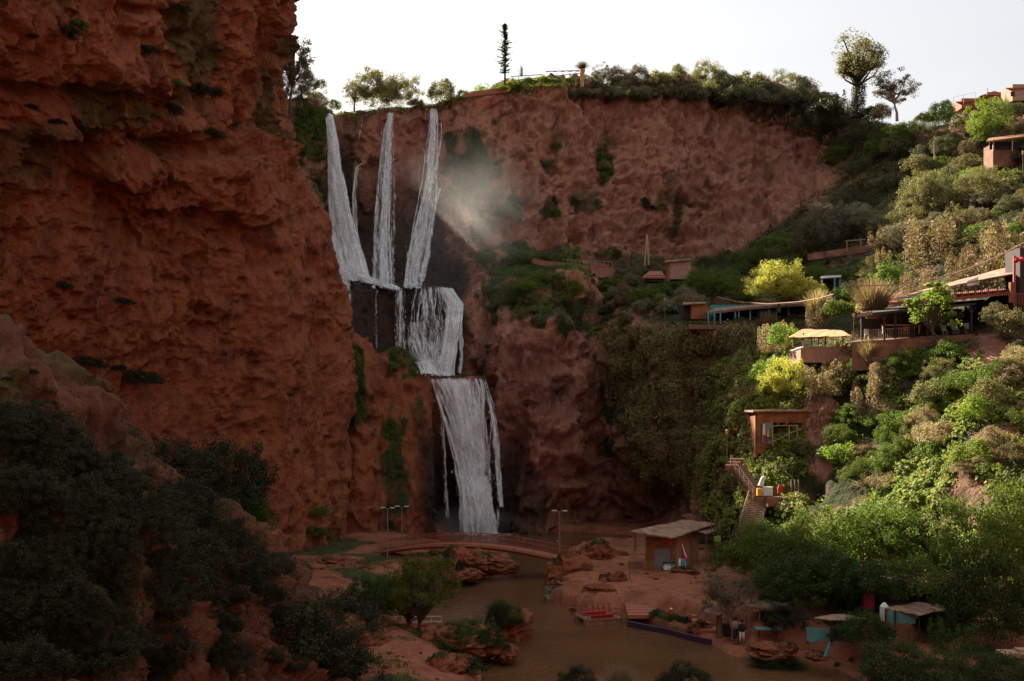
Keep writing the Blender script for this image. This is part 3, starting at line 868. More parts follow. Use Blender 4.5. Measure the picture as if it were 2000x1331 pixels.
def proto_tree(name, seed, clumps=55, per=90, lsize=0.035, h=1.0, w=0.38, trunk_h=0.32, crad=0.10, lean=0.05, tr=0.028, asp=0.5, gap=0.0, crown_c=None, crown_h=None, nb=9):
    rg = np.random.default_rng(seed)
    d = unit(clumps * 3, rg); d = d[d[:, 2] > -0.7][:clumps]
    ch = crown_h or (1 - trunk_h) * .5
    cc = np.array([lean, 0, 1 - ch])
    lobes = fbm(d * 1.5 + seed, 2, seed)
    R = (0.58 + 0.45 * lobes + 0.35 * rg.random(len(d)) - gap * 0.1)[:, None]
    c = cc + d * R * np.array([w, w, ch])
    p, n, s = clump_leaves(c, crad * (0.5 + 0.8 * rg.random(len(c))), per, lsize, rg)
    crown = leaf_mesh(name + '_crown', p * h, n, s * h, asp, rg)
    mb = MB()
    k = rg.random(3) * 0.04
    tp = [Vector((0, 0, -0.05)), Vector((k[0], k[1], trunk_h * .5)), Vector((lean * .6, k[2], trunk_h)), Vector((lean, 0, trunk_h + (1 - trunk_h) * .45)), Vector((lean, 0, trunk_h + (1 - trunk_h) * .75))]
    mb.tube(tp, [tr * 1.25, tr, tr * .8, tr * .45, tr * .15], 7)
    idx = rg.permutation(len(c))[:nb * 3]
    for q, i in enumerate(idx):
        t = 0.15 + 0.7 * rg.random()
        a = tp[2].lerp(tp[3], t) if q % 2 else tp[2].lerp(tp[3], t * .5)
        e = Vector(c[i])
        m1 = a.lerp(e, .5) + Vector((rg.normal() * .02, rg.normal() * .02, -0.02))
        mb.tube([a, m1, e], [tr * .42, tr * .25, tr * .07], 5, cap=False)
    mb.v = [(x * h, y * h, z * h) for x, y, z in mb.v]
    m = bpy.data.meshes.new(name + '_trunk'); m.from_pydata(mb.v, [], mb.f); m.update()
    return crown, m

def proto_plume(name, seed, n=900, w=0.5, h=1.0, spread=0.7, wid=0.012):
    """fine upright stems bending outward: dry grasses, broom, reeds"""
    rg = np.random.default_rng(seed)
    V = []; 
    az = rg.random(n) * 2 * math.pi; tilt = rg.random(n) ** 0.7 * spread; L = h * (0.55 + 0.5 * rg.random(n))
    r0 = rg.random(n) * w * .25
    d0 = np.stack([np.cos(az), np.sin(az), np.zeros(n)], 1)
    side = np.stack([-np.sin(az), np.cos(az), np.zeros(n)], 1)
    tw = rg.random(n)[:, None] * 2 - 1
    side = side + d0 * tw; side /= np.linalg.norm(side, axis=1, keepdims=True)
    K = 4; rows = []
    for k in range(K + 1):
        t = k / K
        out = np.sin(tilt) * L * t * (0.6 + 0.5 * t); up = np.cos(tilt) * L * t - 0.18 * L * t ** 3 * tilt
        c = d0 * (r0 + out * w * 1.6)[:, None] + np.array([0, 0, 1.]) * up[:, None]
        ww = wid * (1 - 0.85 * t) + 0.001
        rows.append((c - side * ww, c + side * ww))
    Fc = []
    for k in range(K + 1):
        V.append(rows[k][0]); V.append(rows[k][1])
    V = np.concatenate(V); 
    ar = np.arange(n)
    for k in range(K):
        Fc.append(np.stack([ar + (2 * k) * n, ar + (2 * k + 1) * n, ar + (2 * k + 3) * n, ar + (2 * k + 2) * n], 1))
    return raw_mesh(name, V, np.concatenate(Fc)), None

def proto_spires(name, seed, nsp=16, per=260, lsize=0.045, w=0.42):
    """upright ragged bush of pointed plumes (tamarisk, rosemary)"""
    rg = np.random.default_rng(seed)
    P_, N_, S_ = [], [], []
    for k in range(nsp):
        a = rg.random() * 6.283; r = w * rg.random() ** .5
        bx, by = r * math.cos(a) * .7, r * math.sin(a) * .7
        tx, ty = r * math.cos(a) * 1.15, r * math.sin(a) * 1.15
        top = 1.0 - 0.75 * (r / w) ** 2 * (0.4 + .5 * rg.random()) - .15 * rg.random()
        t = rg.random(per) ** .8
        rad = (0.13 * (1 - t) ** .6 + 0.015) * (0.5 + 0.8 * rg.random(per))
        aa = rg.random(per) * 6.283
        x = bx + (tx - bx) * t + np.cos(aa) * rad; y = by + (ty - by) * t + np.sin(aa) * rad
        P_.append(np.stack([x, y, t * top], 1))
        N_.append(np.stack([np.cos(aa), np.sin(aa), rg.normal(size=per) * .5], 1) + 0.4 * rg.normal(size=(per, 3)))
        S_.append(lsize * (0.5 + 0.9 * rg.random(per)))
    p = np.concatenate(P_); n = np.concatenate(N_); n /= np.linalg.norm(n, axis=1, keepdims=True)
    return leaf_mesh(name, p, n, np.concatenate(S_), 0.4, rg), None

PR = {}
PR['bush_a'] = proto_bush('bush_a', 1, 70, 60, 0.060)
PR['bush_b'] = proto_bush('bush_b', 2, 60, 60, 0.070, w=0.8, h=0.85, lob=0.5)
PR['bush_c'] = proto_bush('bush_c', 3, 80, 70, 0.045, w=0.55, h=1.05, crad=0.14, lob=0.45)
PR['bush_w'] = proto_bush('bush_w', 4, 110, 60, 0.045, w=1.15, h=0.8, crad=0.15, lob=0.5)
PR['big'] = proto_bush('big', 5, 170, 95, 0.030, w=0.70, h=1.0, crad=0.11, lob=0.55)
PR['big2'] = proto_bush('big2', 6, 190, 95, 0.027, w=0.85, h=0.95, crad=0.10, lob=0.6)
PR['spire_a'] = proto_spires('spire_a', 8)
PR['spire_b'] = proto_spires('spire_b', 9, 11, 300, 0.042, 0.3)
PR['plume'] = proto_plume('plume', 10)
PR['plume_w'] = proto_plume('plume_w', 12, 1300, 0.75, 1.0, 1.15, 0.011)
PR['tree_a'] = proto_tree('tree_a', 21, 170, 52, 0.026, w=0.46, trunk_h=0.16, crad=0.062, gap=.6, nb=14)
PR['tree_b'] = proto_tree('tree_b', 22, 110, 80, 0.028, w=0.5, trunk_h=0.22)
PR['tree_s'] = proto_tree('tree_s', 23, 70, 75, 0.026, w=0.45, trunk_h=0.25, crad=0.075, gap=1, tr=0.022, nb=16)
PR['tree_t'] = proto_tree('tree_t', 24, 120, 70, 0.022, w=0.27, trunk_h=0.30, crad=0.075, tr=0.035, nb=12)
PR['tree_v'] = proto_tree('tree_v', 25, 40, 60, 0.05, w=0.30, trunk_h=0.12, crad=0.085, lean=0.0)
NAME_OF = dict(bush='bush', big='bush', spire='shrub', plume='grass_tuft', tree='tree')

nplants = 0
def plant(kind, u, v, hpx, mat, label, cat='bush', group=None, Y=None, wide=1.0, bark='bark', sink=0.0, rz=None, only=None, name=None, squash=1.0):
    """a plant whose foot shows at photo pixel (u,v), hpx photo pixels tall, standing on the terrain there (or at distance Y)"""
    global nplants
    if Y is None:
        h = hit(u, v, only)
        if h is None:
            return None
        p = h[0]
    else:
        p = P(u, v, Y)
    H = hpx * p.y / F
    crown, trunk = PR[kind]
    nm = name or NAME_OF[kind.split('_')[0].rstrip('2')]
    rz = random.random() * 6.28 if rz is None else rz
    nplants += 1
    pos = Vector((p.x, p.y, p.z - sink * H))
    key = (kind, mat, bark)
    if trunk is None:
        me = plant_mesh(kind, mat, crown)
        o = bpy.data.objects.new(nm, me); col.objects.link(o)
        o.location = pos; o.rotation_euler = (0, 0, rz); o.scale = (H * wide, H * wide, H * squash)
        return tag(o, label, cat, group)
    r = empty(nm, pos, rz, label, cat, group)
    r.scale = (H * wide, H * wide, H * squash)
    c = bpy.data.objects.new('crown', plant_mesh(kind, mat, crown)); col.objects.link(c); c.parent = r
    t = bpy.data.objects.new('trunk', plant_mesh(kind + '_t', bark, trunk)); col.objects.link(t); t.parent = r
    return r
PM = {}
def plant_mesh(kind, mat, me):
    k = (kind, mat)
    if k not in PM:
        m = me.copy() if me.materials else me
        if me.materials: m.materials.clear()
        m.materials.append(M[mat])
        PM[k] = m
        if m is me: pass
    return PM[k]

# ------------------------------------------------------------------ creeping cover scattered over the rock
def cover(name, surf, wfun, count, size, mat, label, thick=0.5, cat='creeper', asp=0.6, hang=0.0, seed=1, up=0.3):
    S = [s for s in SURF if s['name'] == surf][0]
    rg = np.random.default_rng(seed)
    G = S['G']; n = S['n']
    e1 = G[1:, :-1] - G[:-1, :-1]; e2 = G[:-1, 1:] - G[:-1, :-1]
    area = np.linalg.norm(np.cross(e1, e2), axis=-1)
    w = wfun(S)[:-1, :-1] * area
    w = w.ravel(); w = np.clip(w, 0, None); tot = w.sum()
    if tot <= 0: return
    idx = rg.choice(len(w), size=count, p=w / tot)
    i, j = np.divmod(idx, G.shape[1] - 1)
    a = rg.random((count, 1)); b = rg.random((count, 1))
    p = G[i, j] + e1[i, j] * a + e2[i, j] * b
    nn = n[i, j]
    lump = np.clip(0.5 + 1.2 * fbm(p / 1.4, 3, seed + 5), 0, 1.3)
    off = thick * lump * rg.random(count) ** .7
    p = p + nn * off[:, None]
    p[:, 2] -= hang * rg.random(count) * lump
    nr = nn * .8 + 0.55 * rg.normal(size=nn.shape) + np.array([0, 0, up])
    nr /= np.linalg.norm(nr, axis=1, keepdims=True)
    me = leaf_mesh(name, p, nr, size * (0.55 + 0.9 * rg.random(count)), asp, rg)
    return tag(link(name, me, M[mat]), label, cat, kind='stuff')

# ------------------------------------------------------------------ haze and mist
def haze_box():
    mb = MB().box((0, 60 + 250, 55), (1500, 1300, 125))
    m = bpy.data.materials.new('haze_air'); m.use_nodes = True
    nt = m.node_tree; nt.nodes.clear()
    out = nt.nodes.new('ShaderNodeOutputMaterial'); vol = nt.nodes.new('ShaderNodeVolumePrincipled')
    vol.inputs['Color'].default_value = (1.0, 0.93, 0.88, 1)
    vol.inputs['Density'].default_value = HAZE
    vol.inputs['Anisotropy'].default_value = 0.45
    nt.links.new(vol.outputs[0], out.inputs['Volume'])
    o = mb.build('haze', m)
    tag(o, 'thin warm haze filling the gorge', 'haze', kind='stuff')
HAZE = 0
if HAZE: haze_box()

def mist(cen, rad, dens, label, mat_name):
    """soft ball of spray: volume that thins towards its edge"""
    m = bpy.data.materials.new(mat_name); m.use_nodes = True
    nt = m.node_tree; nt.nodes.clear()
    out = nt.nodes.new('ShaderNodeOutputMaterial'); vol = nt.nodes.new('ShaderNodeVolumePrincipled')
    vol.inputs['Color'].default_value = (0.98, 0.97, 0.97, 1); vol.inputs['Anisotropy'].default_value = 0.3
    tc = nt.nodes.new('ShaderNodeTexCoord')
    ln = nt.nodes.new('ShaderNodeVectorMath'); ln.operation = 'LENGTH'
    nt.links.new(tc.outputs['Object'], ln.inputs[0])
    mr = nt.nodes.new('ShaderNodeMapRange'); mr.inputs['From Min'].default_value = 1.0; mr.inputs['From Max'].default_value = 0.15
    mr.inputs['To Max'].default_value = dens
    mr.interpolation_type = 'SMOOTHSTEP'
    nt.links.new(ln.outputs['Value'], mr.inputs['Value'])
    nz = nt.nodes.new('ShaderNodeTexNoise'); nz.inputs['Scale'].default_value = 2.0; nz.inputs['Detail'].default_value = 4
    nt.links.new(tc.outputs['Object'], nz.inputs['Vector'])
    mr2 = nt.nodes.new('ShaderNodeMapRange'); mr2.inputs['From Min'].default_value = 0.28; mr2.inputs['From Max'].default_value = 0.72
    mr2.inputs['To Max'].default_value = 1.6
    nt.links.new(nz.outputs['Fac'], mr2.inputs['Value'])
    mu = nt.nodes.new('ShaderNodeMath'); mu.operation = 'MULTIPLY'
    nt.links.new(mr.outputs[0], mu.inputs[0]); nt.links.new(mr2.outputs[0], mu.inputs[1])
    nt.links.new(mu.outputs[0], vol.inputs['Density']); nt.links.new(vol.outputs[0], out.inputs['Volume'])
    me = bpy.data.meshes.new('mist')
    bm = bmesh.new(); bmesh.ops.create_icosphere(bm, subdivisions=3, radius=1.0); bm.to_mesh(me); bm.free()
    o = link('mist', me, m); o.location = cen; o.scale = rad
    tag(o, label, 'mist', kind='stuff')
mist(P(905, 450, 147), (14, 8, 16), 0.016, 'pale spray drifting right of the third upper fall', 'spray_high')
mist(P(925, 1030, 149), (9, 5, 4.2), 0.38, 'white spray at the foot of the lowest fall', 'spray_low')


# ------------------------------------------------------------------ falling water
def water_fall_mat():
    m, nt, bs = new_mat('falling_water')
    bs.inputs['Base Color'].default_value = (0.95, 0.965, 0.98, 1)
    bs.inputs['Roughness'].default_value = 0.5
    bs.inputs['Specular IOR Level'].default_value = 0.2
    tr = N(nt, 'ShaderNodeBsdfTranslucent'); tr.inputs['Color'].default_value = (0.95, 0.97, 0.98, 1)
    mx = N(nt, 'ShaderNodeMixShader'); mx.inputs[0].default_value = 0.3
    nt.links.new(bs.outputs[0], mx.inputs[1]); nt.links.new(tr.outputs[0], mx.inputs[2])
    # froth scatters light like a heap of tiny up-facing surfaces: tip the shading normal towards the sky
    ge = N(nt, 'ShaderNodeNewGeometry')
    va = N(nt, 'ShaderNodeVectorMath', operation='ADD'); va.inputs[1].default_value = (0, 0, 0.9)
    vn = N(nt, 'ShaderNodeVectorMath', operation='NORMALIZE')
    nt.links.new(ge.outputs['Normal'], va.inputs[0]); nt.links.new(va.outputs[0], vn.inputs[0]); nt.links.new(vn.outputs[0], bs.inputs['Normal'])
    uv = N(nt, 'ShaderNodeUVMap')
    uv.uv_map = 'flow'
    mp = N(nt, 'ShaderNodeMapping'); mp.inputs['Scale'].default_value = (1.25, 0.24, 1)
    nt.links.new(uv.outputs[0], mp.inputs['Vector'])
    nz = N(nt, 'ShaderNodeTexNoise'); nz.inputs['Scale'].default_value = 1.6; nz.inputs['Detail'].default_value = 5; nz.inputs['Roughness'].default_value = 0.72
    nt.links.new(mp.outputs[0], nz.inputs['Vector'])
    at = N(nt, 'ShaderNodeAttribute', attribute_name='body')      # high along a flow's core, low at its edges: edges break up into drops
    m_1 = N(nt, 'ShaderNodeMath', operation='MULTIPLY_ADD'); m_1.inputs[1].default_value = 4.2; m_1.inputs[2].default_value = -2.1
    nt.links.new(nz.outputs['Fac'], m_1.inputs[0])
    m_2 = N(nt, 'ShaderNodeMath', operation='MULTIPLY_ADD'); m_2.inputs[1].default_value = 1.25
    nt.links.new(at.outputs['Fac'], m_2.inputs[0]); nt.links.new(m_1.outputs[0], m_2.inputs[2])
    mu = N(nt, 'ShaderNodeMath', operation='SUBTRACT'); mu.inputs[1].default_value = 0.62; mu.use_clamp = True
    nt.links.new(m_2.outputs[0], mu.inputs[0])
    m_3 = N(nt, 'ShaderNodeMath', operation='MULTIPLY'); nt.links.new(mu.outputs[0], m_3.inputs[0])
    m_4 = N(nt, 'ShaderNodeMath', operation='MULTIPLY'); m_4.inputs[1].default_value = 5.0; m_4.use_clamp = True
    nt.links.new(at.outputs['Fac'], m_4.inputs[0]); nt.links.new(m_4.outputs[0], m_3.inputs[1]); mu = m_3
    tp = N(nt, 'ShaderNodeBsdfTransparent')
    m2 = N(nt, 'ShaderNodeMixShader')
    nt.links.new(mu.outputs[0], m2.inputs[0]); nt.links.new(tp.outputs[0], m2.inputs[1]); nt.links.new(mx.outputs[0], m2.inputs[2])
    nt.links.new(m2.outputs[0], nt.nodes['Material Output'].inputs['Surface'])
    return m
M['fall'] = water_fall_mat()

def strands(path, n, wid, body=0.9, seed=0, bias=0.0, free=False, spray=0.25, sheets=3, fade=False, drops=90):
    """ribbons down a path of (u, v, half width px); Y from the rock face behind. Returns verts, faces, uv, body"""
    rg = np.random.default_rng(seed)
    path = np.array(path, dtype=float)
    # resample the path finely
    t = np.linspace(0, len(path) - 1, max(10, len(path) * 5))
    i = np.minimum(t.astype(int), len(path) - 2); f = (t - i)[:, None]
    ff = f
    pts = path[i] * (1 - ff) + path[i + 1] * ff
    Ys = []
    last = None
    for (u, v, hw) in pts:
        ys = []
        for k in (-0.7, 0, 0.7):
            h = hit(u + k * hw, v, only=('gorge_wall', 'rock_buttress') if v > 700 else ('gorge_wall',))
            if h: ys.append(h[0].y)
        y = (min(ys) if ys else (last or 180)) - 0.7
        if last is not None: y = min(y, last - 0.02)
        last = y; Ys.append(y)
    Ys = np.array(Ys)
    V, Fc, UVs, B = [], [], [], []
    off = 0
    K = len(pts)
    for s in range(n):
        a = np.clip(rg.normal() * 0.5 + bias, -1, 1) if not free else rg.random() * 2 - 1
        wob = (0.10 + .12 * rg.random()) * np.sin(np.linspace(0, 2 + 6 * rg.random(), K) + rg.random() * 6)
        uu = pts[:, 0] + (a + wob) * pts[:, 2]
        dep = Ys - 0.5 * rg.random() * np.linspace(0.3, 1.6, K) * (1 - abs(a) * .5)
        vv = pts[:, 1].copy() + rg.normal() * 1.0
        start = 0 if rg.random() > spray else int(rg.random() * K * .5)
        end = K if rg.random() > spray * .5 else int(K * (0.6 + .4 * rg.random()))
        if end - start < 4: continue
        w = wid * (0.4 + 1.0 * rg.random()) * np.linspace(0.7, 1.3, K)
        x = (uu - 1000) * dep / F; z = CZ + (800 - vv) * dep / F
        yaw = rg.normal() * 0.5
        dx = math.cos(yaw); dy = math.sin(yaw)
        sl = slice(start, end)
        xs, ys_, zs, ws = x[sl], dep[sl], z[sl], w[sl]
        k = len(xs)
        L = np.concatenate([[0], np.cumsum(np.hypot(np.diff(xs), np.diff(zs)))])
        cols = []
        for q, e in enumerate((-1, -.35, .35, 1)):
            cols.append(np.stack([xs + e * ws * dx * .5, ys_ + e * ws * dy * .5 - (0.08 if abs(e) < 1 else 0), zs], 1))
        V.append(np.stack(cols, 1).reshape(-1, 3))
        g = grid_faces(k, 4, off); Fc.append(g); off += k * 4
        uq = np.stack([np.repeat(L[:, None], 4, 1) * 0, np.repeat(L[:, None], 4, 1)], -1)
        uq[..., 0] = np.array([0, .33, .66, 1]) * wid + rg.random() * 50; uq[..., 1] += rg.random() * 50
        UVs.append(uq.reshape(-1, 2))
        endf = np.clip(np.minimum(np.arange(k) + (3 if start == 0 else 0.0), (k - 1 - np.arange(k)) + (3 if end == K else 0.0)) / 3, 0, 1)
        bb = body * (0.55 + .75 * rg.random()) * endf[:, None] * np.array([0, 1, 1, 0])
        B.append(bb.ravel())
    # loose drops and clots thrown off the sides
    nd = int(drops * len(path) / 5 * min(1.0, path[:, 2].mean() / 12))
    if nd > 3:
        kk = rg.integers(1, K, nd)
        ua = pts[kk, 0] + pts[kk, 2] * np.clip(rg.normal(size=nd) * .7, -1.25, 1.25); va = pts[kk, 1] + rg.normal(size=nd) * 6
        dy = Ys[kk] - .4 - .8 * rg.random(nd)
        cx = (ua - 1000) * dy / F; cz = CZ + (800 - va) * dy / F
        sw = .03 + .05 * rg.random(nd); sh = sw * (2 + 3 * rg.random(nd))
        q4 = np.stack([np.stack([cx - sw, dy, cz], 1), np.stack([cx, dy, cz - sh], 1), np.stack([cx + sw, dy, cz], 1), np.stack([cx, dy, cz + sh], 1)], 1)
        V.append(q4.reshape(-1, 3)); Fc.append(np.arange(nd * 4).reshape(-1, 4) + off); off += nd * 4
        UVs.append(np.repeat(rg.random((nd, 2)) * 60, 4, 0)); B.append(np.full(nd * 4, .8))
    # continuous ragged sheets behind the strands
    Mx = 18
    aa = np.linspace(-1, 1, Mx)
    for s in range(sheets):
        L = np.concatenate([[0], np.cumsum(np.hypot(np.diff(pts[:, 0]) * Ys[1:] / F, np.diff(pts[:, 1]) * Ys[1:] / F))])
        rag = fbm(np.stack([np.repeat(L[:, None], 2, 1) * .35 + s * 9, np.array([[0, 40.]]).repeat(K, 0), np.zeros((K, 2))], -1), 3, seed + s)
        lo = -1.15 + .5 * rag[:, 0]; hi = 1.15 + .5 * rag[:, 1]
        a2 = lo[:, None] + (hi - lo)[:, None] * (aa[None] + 1) / 2
        uu = pts[:, :1] + a2 * pts[:, 2:3]
        lump = fbm(np.stack([uu * .08 + s * 5, np.repeat(L[:, None], Mx, 1) * .25, np.zeros_like(uu)], -1), 3, seed + 40 + s)
        dep = Ys[:, None] + .15 - .3 * s - .5 * lump
        x = (uu - 1000) * dep / F; z = CZ + (800 - np.repeat(pts[:, 1:2], Mx, 1)) * dep / F
        V.append(np.stack([x, dep, z], -1).reshape(-1, 3)); Fc.append(grid_faces(K, Mx, off)); off += K * Mx
        hwm = pts[:, 2:3] * Ys[:, None] / F
        UVs.append(np.stack([a2 * hwm + s * 21.3, np.repeat(L[:, None], Mx, 1) + s * 13.1], -1).reshape(-1, 2))
        ed = np.clip(1 - np.abs(aa) ** 1.8, 0, 1)[None]
        en = np.clip((K - 1 - np.arange(K)) / (K * .05) + .2, 0, 1)[:, None] * np.clip(np.arange(K) / (K * .06 if not fade else K * .3) + (.5 if not fade else 0), 0, 1)[:, None]
        B.append((body * 1.05 * ed * en * (0.75 + .7 * lump)).ravel())
    return np.concatenate(V), np.concatenate(Fc), np.concatenate(UVs), np.concatenate(B)

def waterfall(name, paths, label):
    VV, FF, UU, BB = [], [], [], []
    off = 0
    for k, pa in enumerate(paths):
        V, Fc, U_, B = strands(*pa[0], **pa[1], seed=k * 13 + len(label)) if isinstance(pa[1], dict) else strands(*pa)
        VV.append(V); FF.append(Fc + off); UU.append(U_); BB.append(B); off += len(V)
    V = np.concatenate(VV); Fc = np.concatenate(FF); U_ = np.concatenate(UU); B = np.concatenate(BB)
    me = raw_mesh(name, V, Fc, True)
    uvl = me.uv_layers.new(name='flow')
    uvl.data.foreach_set('uv', U_[Fc.ravel()].astype(np.float32).ravel())
    add_attr(me, 'body', B)
    return tag(link(name, me, M['fall']), label, 'waterfall')

waterfall('waterfall', [(([(642,224,6),(650,280,10),(655,350,15),(664,420,21),(674,490,27),(684,548,33)], 40, 0.8), dict(body=1.15, sheets=4)),
                        (([(678,515,12),(700,538,22),(728,551,30),(760,559,14),(775,566,8)], 30, 0.6), dict(body=1.15, sheets=4)),
                        (([(644,430,4),(650,480,10),(664,540,20),(672,590,14),(676,650,9)], 30, 0.7), dict(body=1.1, sheets=4))],
          'wide white leftmost upper waterfall beside the tall cliff')
waterfall('waterfall', [(([(712,318,5),(697,325,3),(691,380,4),(694,440,5),(700,500,5),(706,530,5)], 8, 0.35), dict(body=.9, sheets=2)),
                        (([(708,228,2),(704,250,2),(702,275,2)], 3, 0.3), dict(body=.5, sheets=1))],
          'thin water jet between the first and second upper waterfalls')
waterfall('waterfall', [(([(763,222,5),(759,250,9),(756,300,12),(752,380,16),(748,450,19),(747,510,22),(748,563,23)], 34, 0.6), dict(body=.8)),
                        (([(766,224,2),(769,300,3),(770,400,4),(768,480,5),(764,550,6)], 6, 0.35), dict(body=.6, sheets=1))],
          'narrow middle waterfall of the three upper falls')
waterfall('waterfall', [(([(846,214,7),(847,250,9),(843,300,11),(840,350,12),(833,400,16),(822,460,20),(812,510,20),(806,563,18)], 34, 0.6), dict(body=.85)),
                        (([(860,240,2),(861,270,3),(855,300,3),(848,340,4)], 5, 0.35), dict(body=.7, sheets=1)),
                        (([(858,368,3),(846,400,6),(838,450,6),(835,500,6),(822,550,6)], 12, 0.5), dict(body=.85, sheets=2, fade=True))],
          'slanting rightmost upper waterfall next to the drifting spray')
waterfall('waterfall', [(([(783,566,8),(781,610,9),(782,650,9),(784,690,10)], 12, 0.45), dict(body=.6)),
                        (([(735,566,3),(734,620,4),(735,680,4)], 5, 0.35), dict(body=.45, sheets=1))],
          'faint thin waterfall down the dark middle rock step')
waterfall('waterfall', [(([(842,561,28),(846,600,35),(850,650,40),(852,700,32),(858,734,18)], 40, 0.6), dict(body=.66, free=True, sheets=3)),
                        (([(868,563,14),(886,590,14),(886,612,14),(880,650,17),(872,700,19),(866,734,20)], 40, 0.6), dict(body=1.1, sheets=3)),
                        (([(897,606,4),(899,650,5),(901,700,4),(898,728,4)], 8, 0.4), dict(body=.8, sheets=2)),
                        (([(808,630,8),(812,660,14),(824,695,20),(838,730,18)], 20, 0.7), dict(body=.8, fade=True))],
          'broad foaming middle waterfall spreading over a rounded ledge')
waterfall('waterfall', [(([(890,741,42),(900,775,42),(912,830,36),(922,900,30),(930,970,27),(936,1043,27)], 60, 0.8), dict(body=1.15, sheets=4)),
                        (([(905,741,42),(918,800,44),(930,880,40),(938,1043,36)], 26, 0.5), dict(body=.62, free=True, sheets=2)),
                        (([(855,742,4),(862,800,6),(867,880,5),(870,960,4),(874,1010,3)], 10, 0.4), dict(body=.7, sheets=1)),
                        (([(945,742,5),(958,790,7),(967,850,7),(973,930,7),(978,990,5)], 14, 0.45), dict(body=.75, sheets=2))],
          'tall lowest waterfall dropping into the brown pool')
# ------------------------------------------------------------------ structures
def X(u, Y): return (u - 1000) * Y / F
def Z(v, Y): return CZ + (800 - v) * Y / F
def root_at(name, u, v, Y, label, cat, group=None, rz=0.0):
    return empty(name, P(u, v, Y), rz, label, cat, group)

# --- arched footbridge
br = empty('footbridge', (0, 0, 0), 0, 'low arched red footbridge with railings below the falls', 'bridge')
bL = P(752, 1079, 116); bR = P(1118, 1093, 109.5)
def bpt(t, side, dz=0.0):
    p = bL.lerp(bR, t)
    d = (bR - bL).normalized(); s = Vector((-d.y, d.x, 0))
    arch = 1.25 * (1 - (2 * t - 0.92) ** 2) if 0 <= t <= 1 else 0
    return p + s * side + Vector((0, 0, max(arch, 0) + dz))
NB = 40
mb = MB(); mb.sheet([[bpt(i / NB, s) for s in (-1.4, 1.4)] for i in range(NB + 1)], 0.10)
world_part(mb, 'deck', M['deck'], br)
mb = MB()
for s in (-1.0, 0, 1.0):
    mb.sheet([[bpt(i / NB, s - .08, -0.103), bpt(i / NB, s + .08, -0.103)] for i in range(NB + 1)], 0.26)
world_part(mb, 'beam', M['redwood'], br)
for s in (-1.36, 1.36):
    mb = MB()
    for h in (1.1, 0.12):
        mb.tube([bpt(i / NB, s, h) for i in range(NB + 1)], 0.045, 5)
    for i in range(111):
        t = i / 110
        mb.bar(bpt(t, s, 0.0), bpt(t, s, 1.1), 0.07 if i % 10 == 0 else 0.032)
    world_part(mb, 'railing', M['redwood'], br)

# --- street lamps
def lamp(u, v, vtop, Y, label, group='lamp posts by the footbridge', two=True):
    h = (v - vtop) * Y / F
    p = P(u, v, Y)
    r = empty('street_lamp', p, 0, label, 'street lamp', group)
    MB().tube([(0, 0, -0.4), (0, 0, h * .5), (0, 0, h)], [0.07, 0.06, 0.045], 8).build('pole', M['steel'], r)
    mb = MB().bar((0, 0, h), (0.0, -0.0, h + .12), 0.1)
    sides = ((-1,) if not two else (-1, 1))
    arm = MB()
    for s in sides: arm.bar((0, 0, h + .04), (s * 0.35, -0.1 * s, h + 0.14), 0.05)
    arm.build('arm', M['steel'], r)
    for s in sides:
        MB().box((s * 0.55, -0.12 * s, h + 0.17), (0.5, 0.2, 0.08)).build('lamp_head', M['lampglass'], r)
    return r
lamp(757, 1082, 995, 112, 'thin double headed lamp post at the left end of the footbridge')
lamp(785, 1058, 992, 118.5, 'lamp post just behind the left end of the footbridge')
lamp(1093, 1096, 1001, 107.6, 'lamp post at the right end of the footbridge')
def lantern(u, v, vtop, Y, label):
    h = (v - vtop) * Y / F
    r = empty('lantern_post', P(u, v, Y), 0, label, 'lamp post', 'short lantern posts on the terraces')
    MB().tube([(0, 0, -0.6), (0, 0, h - .3)], [0.05, 0.04], 7).build('pole', M['wood'], r)
    k = 0.5 * min(1.0, h / 2.5) + .5
    MB().lathe((0, 0, h - .32), [(0.05, 0), (0.13 * k, .06), (0.16 * k, .38 * k), (0.2 * k, .40 * k), (0.03, .56 * k)], 8).build('lantern', M['tancloth'], r)
lantern(1420, 900, 843, 107, 'lantern post at the head of the timber stairs')
lantern(1668, 652, 615, 109, 'lantern post at the corner of the railed terrace')
lantern(1115, 516, 478, 170.5, 'lantern post above the walled path on the far ledge')
lantern(1227, 520, 490, 172, 'lantern post right of the arch on the far ledge')
lantern(1298, 625, 585, 147, 'lantern post left of the orange kiosk')
lantern(1998, 330, 298, 137, 'lantern post at the right edge of the upper terrace')

# --- hut by the river
Y0 = 103.0
zg = Z(1112, Y0)
hut = empty('hut', (X(1300, Y0), Y0, zg), 0, 'orange hut with wide patched tan roof and porch beside the river path', 'hut')
mb = MB()
x0, x1, x2 = X(1263, Y0), X(1318, Y0), X(1355, Y0 + 5)
def wall(mb, a, b, z0, z1, th=0.15): mb.bar((a[0], a[1], (z0 + z1) / 2), (b[0], b[1], (z0 + z1) / 2), th, z1 - z0)
zt = Z(1049, Y0)
dx0, dx1 = X(1277, Y0), X(1310, Y0)
wall(mb, (x0, Y0), (dx0, Y0), zg - .5, zt); wall(mb, (dx1, Y0), (x1, Y0), zg - .5, zt); wall(mb, (dx0, Y0), (dx1, Y0), zg + 2.15, zt)
wall(mb, (x1, Y0), (x2 + .4, Y0 + 5), zg - .5, zt + .1); wall(mb, (x0, Y0), (x0 + .6, Y0 + 5), zg - .5, zt)
wall(mb, (x0 + .6, Y0 + 5), (x2 + .4, Y0 + 5), zg - .5, zt + .3)
world_part(mb, 'wall', M['orange'], hut)
mb = MB().box(((dx0 + dx1) / 2, Y0 + .08, zg + 0.85), (dx1 - dx0 - .01, 0.06, 2.59))
